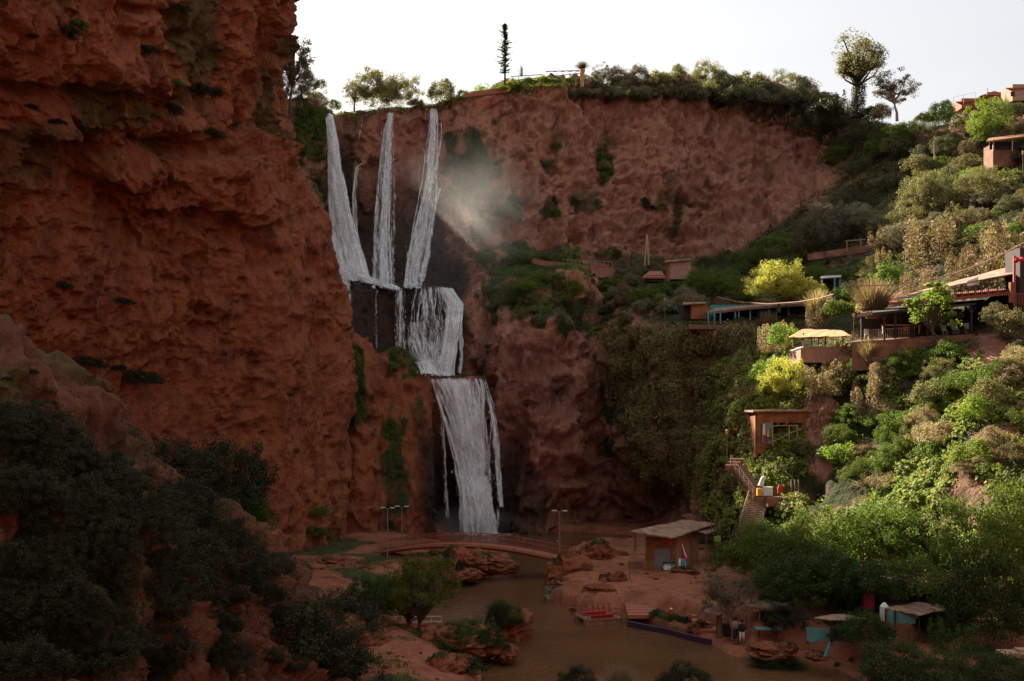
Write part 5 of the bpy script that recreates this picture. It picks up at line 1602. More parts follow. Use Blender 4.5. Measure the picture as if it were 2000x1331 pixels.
# brown path wall on the upper slope
h = hit(1640, 500)
yw = (h[0].y if h else 150) - 1.5
fw = empty('hillside_wall', P(1640, 500, yw), 0, 'long brown path wall climbing the hillside under the olive bushes', 'wall')
mb = MB().bar(P(1578, 503, yw + 2), P(1640, 494, yw), .3, 1.0).bar(P(1640, 494, yw), P(1706, 484, yw - 3), .3, 1.0); world_part(mb, 'parapet', M['clay'], fw)
mb = MB()
for (u, v) in ((1654, 492), (1681, 487)): mb.bar(P(u, v, yw - 1.5), P(u, v - 22, yw - 1.5), .12)
mb.bar(P(1650, 471, yw - 1.5), P(1690, 468, yw - 1.5), .12); world_part(mb, 'post', M['palewood'], fw)

# --- upper right: pole, terrace house, hilltop houses
def wallY(u, v, dflt, off=0.6):
    h = hit(u, v); return (h[0].y - off) if h else dflt
y1 = wallY(1826, 330, 150)
po = empty('utility_pole', P(1826, 332, y1), 0, 'bare wooden utility pole on the shaded slope', 'pole')
mb = MB().tube([P(1826, 338, y1), P(1825, 275, y1)], [.17, .12], 7); world_part(mb, 'post', M['palewood'], po)
y2 = wallY(1960, 330, 140)
th = empty('terrace_house', P(1965, 330, y2), 0, 'long low house with sloping orange roof and veranda near the top right', 'house')
mb = MB().box(tuple(P(1975, 308, y2 + 1)), (90 * y2 / F, 3, 46 * y2 / F)); world_part(mb, 'wall', M['clay'], th)
mb = MB().slab([P(1926, 276, y2 - 2.5), P(2030, 262, y2 - 2.5), P(2030, 258, y2 + 2), P(1932, 270, y2 + 2)], .25); world_part(mb, 'roof', M['orange'], th)
mb = MB()
for u in (1940, 1977, 2010): world_part(MB().bar(P(u, 296, y2 - 2.3), P(u, 272, y2 - 2.3), .16), 'post', M['steel'], th)

mb = MB().box(tuple(P(1975, 285, y2 - .6)), (85 * y2 / F, .1, 1.1)); world_part(mb, 'veranda_shade_panel', M['dark'], th)  # dark panel painting the shade under the veranda roof
for (u0, u1, vt, vb, Y, c, lab, gable) in ((1918, 1966, 187, 205, 176, 'clay', 'gabled red brown house on the hilltop skyline', True), (1966, 2012, 172, 196, 170, 'pinkwall', 'pink cube house at the top right edge', False), (1868, 1918, 199, 210, 178, 'deck', 'long low red wall of a hilltop yard', False)):
    hh = empty('house', P((u0 + u1) / 2, vb, Y), 0, lab, 'house', 'houses on the hilltop')
    mb = MB().box(tuple(P((u0 + u1) / 2, (vt + vb + 8) / 2, Y + 2)), ((u1 - u0) * Y / F, 4, (vb + 8 - vt) * Y / F)); world_part(mb, 'wall', M[c], hh)
    if gable:
        mb = MB(); a, b, t_ = P(u0 - 2, vt, Y - .3), P(u1 + 2, vt - 2, Y - .3), P((u0 + u1) / 2, vt - 9, Y - .3)
        mb.add([a, b, t_, a + Vector((0, 5, 0)), b + Vector((0, 5, 0)), t_ + Vector((0, 5, 0))], [(0, 1, 2), (3, 5, 4), (0, 3, 4, 1), (0, 2, 5, 3), (1, 4, 5, 2)]); world_part(mb, 'roof', M['deck'], hh)
    else:
        mb = MB().slab([P(u0 - 1, vt, Y - .3), P(u1 + 1, vt - (2 if u0 > 1900 else 4), Y - .3), P(u1 + 1, vt - 3, Y + 4.5), P(u0 - 1, vt - 1, Y + 4.5)], .2); world_part(mb, 'roof', M['deck'], hh)
    if c == 'pinkwall':
        mb = MB().box(tuple(P(1978, 184, Y - .03)), (.7, .08, .8)); world_part(mb, 'window', M['dark'], hh)
an = empty('wire_frame', P(1885, 200, 177), 0, 'thin poles and wires above the hilltop yard', 'wire frame')
mb = MB()
for u, t_ in ((1862, 190), (1882, 184), (1905, 181)): mb.bar(P(u, 202, 177), P(u, t_, 177), .06)
mb.bar(P(1862, 190, 177), P(1905, 181, 177), .03); mb.bar(P(1928, 186, 175), P(1928, 172, 175), .12); world_part(mb, 'wire', M['steel'], an)

# clifftop pergola and rails
y3 = 188
pg = empty('pergola', P(1080, 160, y3), 0, 'red and white clifftop pergola with rails behind the garden', 'pergola')
mb = MB()
for k in range(12): mb.bar(P(1000 + k * 12.5, 168, y3), P(1000 + k * 12.5, 150 - (k > 4) * 7, y3), .10)
mb.bar(P(998, 158, y3), P(1140, 143, y3), .12); mb.bar(P(998, 150, y3), P(1060, 146, y3), .12); mb.bar(P(1000, 163, y3), P(1140, 152, y3), .12)
for k in range(5): mb.bar(P(1068 + k * 14, 141, y3), P(1078 + k * 14, 139, y3 + 3), .12)
mb.bar(P(1066, 140, y3), P(1136, 138, y3), .12)
world_part(mb, 'frame', M['pinkwall'], pg)
rl = empty('clifftop_wall', P(940, 182, y3), 0, 'low sloping red wall along the rim left of the tall conifer', 'wall')
mb = MB().bar(P(905, 188, y3 - 2), P(990, 177, y3 - 2), .4, .7).bar(P(905, 182, y3 - 2), P(990, 171, y3 - 2), .15, .15); world_part(mb, 'parapet', M['deck'], rl)

# --- overhead cable
def cable(pts, label, mat='pinkwall', r=.045):
    mb = MB(); pts = [P(*q) for q in pts]
    out = []
    for i in range(len(pts) - 1):
        for k in range(6): out.append(pts[i].lerp(pts[i + 1], k / 6))
    out.append(pts[-1])
    mb.tube(out, r, 5)
    tag(mb.build('cable', M[mat], loc=out[0]), label, 'cable')
cable([(2030, 458, 96), (2000, 474, 96.5), (1960, 496, 98), (1910, 518, 100), (1860, 536, 102), (1800, 550, 104), (1740, 557, 106), (1667, 559, 108)], 'sagging pale cable from the right edge to the tan plume bush', r=.06)
cable([(1628, 575, 110), (1600, 583, 114), (1560, 590, 120), (1500, 594, 127), (1440, 590, 134), (1400, 580, 140)], 'pale cable passing in front of the yellow tree', r=.06)

# --- lower right huts under the trees
yl = 78.0
lb = empty('long_hut', P(1790, 1190, yl), 0, 'long orange hut with pale roof edge deep under the trees', 'building')
mb = MB().box(tuple(P(1795, 1162, yl + 2)), (190 * yl / F, 4, 74 * yl / F)); world_part(mb, 'wall', M['orange'], lb)
mb = MB().slab([P(1700, 1128, yl - 1.2), P(1880, 1143, yl - 1.2), P(1890, 1133, yl + 4.5), P(1705, 1116, yl + 4.5)], .25); world_part(mb, 'roof', M['tan'], lb)
for (u, w, hgt, c) in ((1757, 68, 36, 'dark'), (1809, 24, 22, 'dark'), (1870, 26, 18, 'dark')):
    mb = MB().box(tuple(P(u, 1160 if w > 60 else 1164, yl - .03)), (w * yl / F, .1, hgt * yl / F)); world_part(mb, 'shutter', M[c], lb)
r = empty('drinks_stand', P(1697, 1195, yl - 1), 0, 'white and red drinks stand left of the long hut', 'stand')
mb = MB().box(tuple(P(1697, 1146, yl - 1)), (.75, .3, .6)); world_part(mb, 'sign', M['white'], r)
mb = MB().box(tuple(P(1695, 1175, yl - 1)), (.8, .5, 1.1)); world_part(mb, 'cabinet', M['crimson'], r)
ah = empty('awning_hut', P(1790, 1240, 71), 0, 'stall with patched brown awning over turquoise sheets', 'stall')
mb = roofsheet([P(1728, 1188, 70), P(1796, 1202, 68.5), P(1866, 1186, 72), P(1792, 1175, 74)], 8, 6, .06, .05, 12); world_part(mb, 'awning', M['tan'], ah)
mb = MB().sheet([[P(1733 + k * 9, 1191 + k * 1.2, 69.7 - k * .1), P(1735 + k * 9 , 1214 + (k % 2) * 2 + k * .5, 69.6 - k * .1 - (k % 2) * .1)] for k in range(7)], .03); world_part(mb, 'side_sheet', M['tealcloth'], ah)
mb = MB().box(tuple(P(1850, 1200, 73)), (1.6, .1, .7)); world_part(mb, 'sheet', M['tealcloth'], ah)
mb = MB()
for (u, v, t_, Y) in ((1730, 1245, 1190, 70), (1748, 1245, 1192, 69.4), (1795, 1250, 1202, 68.7), (1862, 1240, 1188, 72)): world_part(MB().bar(P(u, v, Y), P(u, t_, Y), .09), 'post', M['dark'], ah)

wr = tag(MB().tube([(0, 0, 0), (.02, 0, .5), (0, 0, 1.0), (0, 0, 1.25)], [.24, .33, .30, .1], 9).build('covered_bundle', M['white']), 'pale wrapped bundle standing left of the patched awning', 'bundle'); wr.location = P(1727, 1213, 70.6)
sm_ = empty('small_hut', P(1650, 1250, 73), 0, 'small hut with pale flat awning and turquoise front sheet', 'hut')
mb = roofsheet([P(1590, 1206, 72), P(1625, 1212, 70.5), P(1700, 1208, 72), P(1640, 1199, 75)], 6, 4, .04, .06, 14); world_part(mb, 'roof', M['tan'], sm_)
mb = MB().sheet([[P(1575 + k * 11, 1225 + k, 70.8), P(1576 + k * 11, 1251 + (k % 2) * 3, 70.6)] for k in range(6)], .03); world_part(mb, 'front_sheet', M['tealcloth'], sm_)
mb = MB()
for (u, v, t_, Y) in ((1578, 1258, 1215, 71), (1624, 1262, 1212, 70.6), (1696, 1255, 1210, 72)): world_part(MB().bar(P(u, v, Y), P(u, t_, Y), .09), 'post', M['dark'], sm_)

tag(MB().bar(P(1612, 1283, 69), P(1622, 1256, 69.2), .16).build('teal_post', M['teal']), 'leaning teal plank against the small hut', 'plank')
r = empty('blue_table', P(1500, 1240, 76), 0, 'grey blue covered table in the dark under the trees', 'table')
mb = MB().box(tuple(P(1500, 1228, 76)), (1.9, .9, .08)); world_part(mb, 'top', M['tealcloth'], r)
mb = MB()
for u in (1483, 1517): world_part(MB().bar(P(u, 1246, 76), P(u, 1229, 76), .08), 'leg', M['dark'], r)

r = empty('dark_stall', P(1500, 1215, 79), 0, 'flat pale tin roof of a stall below the big tree', 'stall')
mb = MB().slab([P(1459, 1182, 77), P(1540, 1190, 77.5), P(1545, 1178, 81), P(1465, 1172, 81)], .12); world_part(mb, 'roof', M['tan'], r)
mb = MB()
for (u, Y) in ((1462, 77), (1483, 77.3), (1536, 77.6)): world_part(MB().bar(P(u, 1240, Y), P(u, 1184, Y), .1), 'post', M['wood'], r)

tag(MB().box((0, 0, .15), (1.9, 1.1, .25)).box((.4, 0, .35), (.8, .6, .2)).build('jetty', M['palewood']), 'sunlit yellowish platform at the lower right edge', 'platform').location = P(1985, 1282, 60)

# --- person by the tree
def person(u, v, Y, label, top, legs, lean=0.0, skirt=False):
    p = P(u, v, Y)
    me = bpy.data.meshes.new('person')
    J = [(0, 0, .95), (0, 0, 1.15), (0, 0, 1.38), (0, -.01, 1.50), (0, -.02, 1.60), (0, -.03, 1.70),
         (.19, 0, 1.40), (.25, -.03, 1.12), (.22, -.16, .90), (.22, -.20, .84),
         (-.19, 0, 1.40), (-.26, -.02, 1.12), (-.24, -.10, .88), (-.24, -.13, .80),
         (.10, 0, .90), (.12, -.02, .50), (.12, .02, .09), (.13, -.14, .04),
         (-.10, 0, .90), (-.12, .03, .50), (-.13, .06, .09), (-.14, -.10, .04)]
    E = [(0, 1), (1, 2), (2, 3), (3, 4), (4, 5), (2, 6), (6, 7), (7, 8), (8, 9), (2, 10), (10, 11), (11, 12), (12, 13), (0, 14), (14, 15), (15, 16), (16, 17), (0, 18), (18, 19), (19, 20), (20, 21)]
    R = [.15, .13, .15, .06, .09, .075, .07, .05, .035, .03, .07, .05, .035, .03, .09, .065, .045, .04, .09, .065, .045, .04]
    me.from_pydata(J, E, [])
    o = link('person', me, M['skin'])
    o.location = p
    o.modifiers.new('skin', 'SKIN'); 
    for i, r_ in enumerate(R): me.skin_vertices[0].data[i].radius = (r_, r_)
    me.skin_vertices[0].data[0].use_root = True
    s_ = o.modifiers.new('sub', 'SUBSURF'); s_.levels = 2; s_.render_levels = 2
    tag(o, label, 'person')
    MB().lathe((0, -.03, 1.60), [(.09, -.02), (.105, .06), (.10, .14), (.04, .19)], 12).build('hair', M['black'], o, True)
    MB().lathe((0, 0, .86), [(.20, 0), (.19, .2), (.215, .45), (.20, .56), (.08, .62)], 12, 1.15, .75).build('jacket', M[top], o, True)
    for s in (-1, 1):
        MB().tube([(s * .19, 0, 1.40), (s * .255, -.03, 1.12), (s * .235, -.12, .93)], [.085, .066, .05], 8).build('sleeve', M[top], o, True)
        MB().tube([(s * .10, 0, .92), (s * .12, 0, .5), (s * .125, .04, .12)], [.11, .085, .065], 8).build('trouser_leg', M[legs], o, True)
        MB().box((s * .13, -.08, .04), (.10, .27, .09)).build('shoe', M['dark'], o)
    return o
person(1449, 1256, 76.2, 'person in black jacket and pale trousers standing under the riverside tree', 'black', 'white')
person(1437, 1252, 77.2, 'person in tan top standing left of the one in black', 'tan', 'black')
r = empty('hanging_cloth', P(1311, 1210, 83.8), 0, 'red and white cloth hanging against the planted bank', 'cloth')
MB().tube([(0, 0, 0), (.02, 0, .4), (-.02, 0, .8)], [.14, .18, .12], 8).build('red_part', M['red'], r); MB().lathe((0, 0, .8), [(.1, 0), (.12, .08), (.04, .14)], 8).build('white_part', M['white'], r)

# ------------------------------------------------------------------ boulders
def boulder_mesh(seed, sx=1, sy=1, sz=.7, n=64, amp=.36):
    th_ = np.linspace(0, np.pi, n); ph_ = np.linspace(0, 2 * np.pi, 2 * n)
    T, Pp = np.meshgrid(th_, ph_, indexing='ij')
    d = np.stack([np.sin(T) * np.cos(Pp), np.sin(T) * np.sin(Pp), np.cos(T)], -1)
    q = d * 1.3 + seed * 3.1
    r_ = 1 + amp * fbm(q, 4, seed) * 1.6 + amp * .7 * ridged(q * 2.2, 4, seed + 3) + amp * .35 * fbm(q * 7, 3, seed + 5, .65) - .35 * np.round(fbm(q * .8, 2, seed + 9) * 3) / 3 * amp
    G = d * r_[..., None] * np.array([sx, sy, sz])
    m = raw_mesh('boulder', G.reshape(-1, 3), grid_faces(n, 2 * n)[:, ::-1], True)
    ms = smooth(.2, .8, d[..., 2]) * smooth(-.1, .3, fbm(q * 2, 3, seed + 20)) * .7
    add_attr(m, 'moss', ms); add_attr(m, 'wet', smooth(0.0, -.3, d[..., 2]) * 0)
    m.materials.append(M['rock'])
    return m
BM = [boulder_mesh(k, 1, [.8, 1, .7, .9, .85][k], [.7, .6, .8, .55, .9][k]) for k in range(5)]
def boulder(k, u, v, wpx, label, group=None, Y=None, hk=1.0, rz=None, grounded=True):
    if Y is None:
        h = hit(u, v, only=('ground',)); Y = h[0].y if h else 80
    p = P(u, v, Y); s = wpx * Y / F / 2
    o = bpy.data.objects.new('boulder', BM[k]); col.objects.link(o)
    o.location = p + Vector((0, s * .5, s * .12)); o.scale = (s, s, s * hk); o.rotation_euler = (0, 0, random.random() * 6 if rz is None else rz)
    return tag(o, label, 'boulder', group)
B = 'rocks along the river banks'
boulder(0, 1172, 1092, 62, 'knobbly boulder beyond the right end of the footbridge', B, 112, 1.2)
boulder(1, 1215, 1092, 40, 'smaller boulder between the knobbly one and the hut', B, 113, .9)
boulder(2, 1112, 1128, 84, 'pale rough rock ledge under the right lamp post', B, 103.5, 1.0, .3)
boulder(1, 1098, 1152, 56, 'lower rock of the right bank ledge above the blue railed raft', B, 100, 1.0, 2)
boulder(4, 1198, 1146, 56, 'dark round boulder between two green bushes on the right bank', B, 95.5, .8)
boulder(3, 1180, 1168, 70, 'pale broken rocks above the red railed raft', B, 92, .8)
boulder(0, 1135, 1192, 44, 'rock at the water between the two right hand rafts', B, 91.5, .7)
boulder(2, 880, 1112, 80, 'large rock mass left of the river under the bridge', B, 108, 1.0, 1.2)
boulder(1, 938, 1108, 86, 'broad reddish rock in the middle of the left bank', B, 109, .9, 0)
boulder(3, 982, 1112, 62, 'rock at the tip of the left bank', B, 108, .8, .5)
boulder(4, 840, 1122, 60, 'rock on the left bank behind the leafy tree', B, 106, .8, .5)
boulder(0, 900, 1132, 70, 'low wet rock at the left bank waterline', B, 104, .5, .5)
boulder(1, 640, 1108, 60, 'reddish boulder on the left earth bank', B, 108, .7)
boulder(3, 705, 1122, 50, 'low boulder between the left earth bank and the trees', B, 104, .7)
boulder(4, 668, 1138, 40, 'small boulder just in front of the left bank', B, 100, .8)
boulder(4, 733, 1292, 84, 'big dark boulder on the near left bank', B, 70, 1.0, .4)
boulder(0, 860, 1325, 96, 'dark boulder at the bottom edge near the island', B, 65, .9, .8)
boulder(1, 905, 1270, 150, 'rock base of the nearer bushy islet', B, 73, .7, .2)
boulder(2, 1000, 1235, 84, 'dark rock base of the farther bushy islet', B, 80, 1.0, 1.0)
boulder(0, 990, 1285, 50, 'pale topped rock at the right end of the nearer islet', B, 72, .9)
boulder(3, 1512, 1286, 84, 'long pale slab rock by the river below the table', B, 72.0, .6, .1)
boulder(0, 1545, 1272, 40, 'small rock right of the long slab', B, 72, .8)
boulder(1, 1600, 1288, 40, 'pale flat stones at the right waterline', B, 69.5, .5)
boulder(2, 1370, 1236, 46, 'dark rock under the planted bank', B, 81, .8)
boulder(4, 440, 1030, 70, 'reddish rock crowning the foreground ridge', B, 64.5, .55, .3)
boulder(0, 495, 1065, 90, 'pale cracked rock at the end of the foreground ridge', B, 67, .8, .9)
boulder(2, 1340, 1120, 50, 'low stones in front of the hut', B, 99, .35)
# knobbly overhanging outcrop beside the shop
def outcrop():
    n = 150
    th_ = np.linspace(0.0, np.pi, n); ph_ = np.linspace(0, 2 * np.pi, 2 * n)
    T, Pp = np.meshgrid(th_, ph_, indexing='ij')
    d = np.stack([np.sin(T) * np.cos(Pp), np.sin(T) * np.sin(Pp), np.cos(T)], -1)
    prof = 1.0 - .45 * smooth(-.1, -1, d[..., 2]) + .1 * d[..., 2]
    G = d * np.array([1.8, 1.8, 4.0]) * prof[..., None]
    q = G
    r_ = .55 * fbm(q / 2.2, 3, 61) + .45 * ridged(q * np.array([.9, .9, .3]), 3, 62) + .30 * (1 - 2 * np.abs(vnoise(q * np.array([2.2, 2.2, 1.0]), 63))) + .18 * fbm(q * 3.2, 3, 64, .65)
    G = G + d * r_[..., None]
    m = raw_mesh('rock_outcrop', G.reshape(-1, 3), grid_faces(n, 2 * n)[:, ::-1], True)
    add_attr(m, 'moss', smooth(.55, .9, d[..., 2]) * .6); add_attr(m, 'wet', 0 * r_)
    m.materials.append(M['hazed_rock'])
    o = bpy.data.objects.new('rock_outcrop', m); col.objects.link(o); o.location = P(1604, 850, 107.0)
    tag(o, 'sunlit knobbly red rock overhang to the right of the shop', 'rock', None)
    rg = np.random.default_rng(3); k = rg.integers(0, n * 2 * n, 5000)
    p_ = G.reshape(-1, 3)[k]; keep = p_[:, 2] < 3.2; p_ = p_[keep]; dd = d.reshape(-1, 3)[k][keep]
    p_ = p_ + dd * .12; p_[:, 2] -= .3 * rg.random(len(p_))
    nr = dd + .5 * rg.normal(size=dd.shape); nr /= np.linalg.norm(nr, axis=1, keepdims=True)
    link('hanging_roots', leaf_mesh('hanging_roots', p_, nr, .10 + .16 * rg.random(len(p_)), .35, rg), M['lf_brown'], o)
outcrop()

# small loose stones on the banks
SM = [boulder_mesh(k + 20, 1, .8, .6, 14, .4) for k in range(4)]
rs = random.Random(77); ns = 0
while ns < 150:
    x = rs.uniform(-26, 30); y = rs.uniform(62, 120)
    z = drop(x, y, 40, only=('ground',))
    if z is None or z.z < .15 or z.z > 2.9: continue
    if rs.random() < .5 and z.z > 1.2: continue
    s_ = rs.uniform(.10, .42) * (1.4 if z.z < .8 else .8)
    o = bpy.data.objects.new('stone', SM[ns % 4]); col.objects.link(o)
    o.location = (x, y, z.z + s_ * .1); o.scale = (s_, s_ * .9, s_ * .8); o.rotation_euler = (0, 0, rs.random() * 6)
    tag(o, 'loose reddish stone lying on the river bank', 'stone', 'loose stones on the river banks'); ns += 1

# white water where the lowest fall meets the pool
def foam(name, cx, cy, rx, ry, label, dens=.55):
    n = 60
    a = np.linspace(0, 2 * np.pi, n, endpoint=True); r_ = np.linspace(0, 1, 24)
    A, R_ = np.meshgrid(a, r_, indexing='ij')
    G = np.stack([cx + rx * R_ * np.cos(A), cy + ry * R_ * np.sin(A), .03 + .35 * (1 - R_) ** 2 * (1 + .8 * fbm(np.stack([R_ * np.cos(A) * 4, R_ * np.sin(A) * 4, R_ * 0], -1), 3, 3))], -1)
    me = raw_mesh(name, G.reshape(-1, 3), grid_faces(n, 24)[:, ::-1], True)
    uvl = me.uv_layers.new(name='flow'); UVq = np.stack([G[..., 0] * .7, G[..., 1] * 1.6], -1).reshape(-1, 2)
    fc = grid_faces(n, 24)[:, ::-1]
    uvl.data.foreach_set('uv', UVq[fc.ravel()].astype(np.float32).ravel())
    add_attr(me, 'body', (1 - R_) ** .8 * dens * 1.6)
    return tag(link(name, me, M['fall']), label, kind='structure')
foam('foam', -4.6, 147.5, 8.5, 3.6, 'white foam spreading from the foot of the lowest fall', .8)
foam('foam', -1.5, 140.5, 13, 5, 'thin foam streaks drifting over the pool behind the bridge', .30)
# ------------------------------------------------------------------ special plants on the rim
def fir(u, v, hpx, Y, label, nm='conifer'):
    H = hpx * Y / F
    r = empty(nm, P(u, v, Y), 0, label, 'conifer')
    MB().tube([(0, 0, -1.5), (.05, 0, H * .5), (0, 0, H)], [.20, .14, .03], 7).build('trunk', M['bark'], r)
    rg = np.random.default_rng(5); C_, N_, S_ = [], [], []
    z = H * .24
    while z < H * .99:
        t = (z - H * .24) / (H * .76)
        L = H * (.115 * (1 - t) ** .7 + .015) * (0.45 + .9 * rg.random()) * (1.25 if .5 > t > .38 else 1) * (.55 if t < .1 else 1)
        for a in rg.random(6) * 6.283:
            L = L * rg.uniform(.7, 1.35)
            n = 46; s = rg.random(n)
            c = np.stack([np.cos(a) * s * L, np.sin(a) * s * L, z + (-.10 + .28 * s) * s * L + rg.normal(size=n) * .05], 1)
            c[:, :2] += rg.normal(size=(n, 2)) * .07
            C_.append(c); N_.append(rg.normal(size=(n, 3)) + [0, 0, .6]); S_.append(np.full(n, .30) * (1 - .4 * s))
        z += H * .024 * (1.3 - .4 * t)
    c = np.concatenate(C_); n = np.concatenate(N_); n /= np.linalg.norm(n, axis=1, keepdims=True)
    link('crown', leaf_mesh('fir_crown', c, n, np.concatenate(S_), .5, rg), M['lf_dark'], r)
fir(986, 172, 126, 186, 'tall thin ragged conifer alone on the cliff top skyline')
plant('spire_b', 1017, 150, 27, 'lf_dark', 'tiny dark cypress right of the tall thin conifer', 'conifer', Y=187, wide=.5, name='cypress')
r = empty('palm', P(1137, 160, 187), 0, 'stubby yellow trunked palm at the end of the clifftop pergola', 'palm')
MB().tube([(0, 0, -1), (0, 0, 1.4), (.1, 0, 2.2), (0, 0, 2.6)], [.35, .42, .5, .2], 9).build('trunk', M['tancloth'], r)
c_ = link('fronds', PR['plume_w'][0].copy(), M['lf_olive'], r); c_.location = (0, 0, 2.3); c_.scale = (1.5, 1.5, 1.6)

SK = 'bushes and trees along the cliff top skyline'
def sky(kind, u, v, h, mat, label, Y=187, cat='tree', **k): return plant(kind, u, v, h, mat, label, cat, SK, Y=Y, **k)
sky('tree_s', 566, 215, 152, 'lf_olive', 'tall half bare tree hard against the left cliff edge', 150, wide=.75)
sky('big2', 585, 215, 92, 'lf_olive', 'bushy sparse tree above the first waterfall', 165, wide=.75, name='tree')
sky('bush_c', 620, 222, 46, 'lf_grey', 'low thin leaved bush at the lip of the first waterfall', 172, 'bush')
sky('tree_b', 692, 215, 58, 'lf_olive', 'small rounded tree left of the biggest skyline tree', 186, wide=1.0)
sky('big', 738, 222, 92, 'lf_olive', 'biggest dark rounded tree between first and second falls', 188, wide=.8, name='tree')
sky('big2', 778, 222, 86, 'lf_olive', 'rounded olive tree joined to the biggest skyline tree on its right', 190, wide=.75, name='tree')
sky('bush_a', 655, 216, 22, 'lf_green', 'small green bush just right of the first fall lip', 182, 'bush')
sky('bush_a', 862, 204, 50, 'lf_olive', 'round pale bush above the third waterfall', 188, 'bush', wide=.95)
sky('bush_b', 812, 212, 24, 'lf_brown', 'brownish low bush between the second and third falls', 188, 'bush')
sky('bush_a', 905, 196, 22, 'lf_green', 'low bright bush at the start of the rim wall', 188, 'bush')
sky('bush_w', 945, 188, 26, 'lf_bright', 'flat yellow green bush behind the rim wall', 191, 'bush')
for i, (u, v, h, m_) in enumerate([(1003, 176, 26, 'lf_bright'), (1030, 168, 22, 'lf_green'), (1058, 168, 26, 'lf_bright'), (1085, 166, 18, 'lf_green'), (1112, 164, 16, 'lf_green'), (980, 180, 18, 'lf_bright')]):
    plant('bush_b', u, v, h, m_, 'bright garden bush in front of the clifftop pergola', 'bush', 'garden bushes by the pergola', Y=187 - .2 * i)
for i, (k, u, v, h, m_, w) in enumerate([('tree_s', 1178, 176, 56, 'lf_grey', 1.1), ('bush_c', 1205, 174, 50, 'lf_grey', .8), ('bush_c', 1245, 176, 54, 'lf_grey', .95), ('bush_b', 1292, 172, 46, 'lf_olive', .9), ('bush_c', 1325, 172, 50, 'lf_olive', .9), ('big', 1372, 178, 62, 'lf_olive', .9), ('bush_c', 1410, 178, 46, 'lf_grey', 1.0), ('bush_b', 1450, 180, 50, 'lf_olive', 1.1), ('bush_c', 1484, 184, 44, 'lf_olive', 1.0), ('big2', 1535, 196, 62, 'lf_olive', .85), ('bush_c', 1575, 204, 58, 'lf_grey', .9), ('bush_b', 1605, 215, 52, 'lf_olive', 1.0), ('bush_a', 1160, 172, 30, 'lf_grey', 1.0), ('bush_b', 1225, 176, 30, 'lf_olive', 1.0)]):
    h_ = hit(u, v + 10); 
    plant(k, u, v + 2, h, m_, 'grey olive bush of the row on the far cliff rim', 'bush', 'olive bushes in a row on the far rim', Y=(h_[0].y + 2 if h_ else 203), wide=w)
# second row, darker, hanging over the edge
for i in range(46):
    u = 1130 + i * 11.5 + random.uniform(-5, 5)
    v = 186 + max(0, (u - 1380)) * .10 + random.uniform(-6, 10) + (max(0, u - 1560) * .35)
    plant(random.choice(['bush_b', 'bush_w', 'bush_c']), u, v, random.uniform(26, 44) * (1.25 if u > 1380 else .8), random.choice(['lf_olive', 'lf_ever', 'lf_grey', 'lf_ever']), 'dark bush hanging over the edge of the far cliff', 'bush', 'bushes spilling over the far cliff edge', wide=1.15, sink=.25, name='rim_bush')
r = sky('tree_t', 1668, 222, 152, 'lf_olive', 'tall ivy clad tree standing on the skyline at right', 184, wide=1.3)
ivy = link('ivy', PR['spire_b'][0].copy(), M['lf_green'], r); ivy.scale = (.34, .34, .62); ivy.location = (.0, 0, -.02)
sky('tree_s', 1752, 232, 98, 'lf_olive', 'open crowned spindly tree right of the ivy clad tree', 178, wide=1.15, bark='palebark')
sky('bush_b', 1612, 232, 48, 'lf_dark', 'dark bush at the left foot of the ivy clad tree', 190, 'bush')
sky('bush_b', 1700, 235, 36, 'lf_dark', 'dark low bush between the two tall skyline trees', 183, 'bush')
sky('bush_a', 1722, 236, 34, 'lf_brown', 'brownish bush under the spindly tree', 180, 'bush')
sky('bush_a', 1838, 240, 44, 'lf_bright', 'bright green round bush on the right skyline', 170, 'bush')
sky('bush_b', 1805, 240, 26, 'lf_olive', 'pale low bush left of the bright round skyline bush', 172, 'bush')
sky('big', 1925, 275, 82, 'lf_bright', 'large yellow green tree below the hilltop houses', 158, wide=.85)
sky('bush_b', 1885, 250, 36, 'lf_olive', 'grey olive bush just left of the large yellow green tree', 164, 'bush')
sky('bush_b', 1985, 235, 48, 'lf_olive', 'olive bush in front of the pink hilltop house', 160, 'bush')

# ------------------------------------------------------------------ hillside thickets at right
HS = 'bushes of the right hillside'
def hb(kind, u, v, h, mat, label, cat='bush', **k): return plant(kind, u, v, h, mat, label, cat, k.pop('group', HS), **k)
hb('big', 1620, 486, 92, 'lf_grey', 'large rounded grey olive tree above the brown path wall', 'tree', wide=.85, name='tree')
hb('big2', 1678, 460, 66, 'lf_grey', 'grey olive bush right of the large rounded grey tree')
hb('big', 1820, 420, 92, 'lf_olive', 'large sun topped olive tree below the utility pole', 'tree', wide=.95, name='tree')
hb('big2', 1925, 400, 80, 'lf_olive', 'spreading olive bush left of the upper terrace lamp')
hb('bush_b', 1965, 370, 48, 'lf_bright', 'bright green bush under the long low house')
hb('bush_b', 1900, 360, 44, 'lf_bright', 'yellow green bush at the end of the long low house')
hb('spire_a', 1800, 520, 120, 'lf_brown', 'tall ragged brown shrub in the middle of the hillside', 'shrub', wide=1.15)
hb('spire_b', 1868, 470, 86, 'lf_olive', 'pointed greenish shrub behind the ragged brown one', 'shrub', wide=1.1)
hb('spire_a', 1740, 510, 80, 'lf_brown', 'lower ragged brown shrub left of the tall one', 'shrub', wide=1.2)
hb('spire_b', 1925, 560, 138, 'lf_brown', 'tall orange brown tree behind the sloping deck roof', 'tree', wide=1.0, name='tree')
hb('spire_a', 1985, 540, 150, 'lf_brown', 'tallest orange brown tree at the right edge', 'tree', wide=.9, name='tree')
hb('spire_a', 1885, 560, 92, 'lf_brown', 'orange brown shrub left of the tall pair by the deck', 'shrub', wide=.9)
hb('spire_b', 1700, 560, 60, 'lf_olive', 'olive shrub under the ragged brown shrubs', 'shrub')
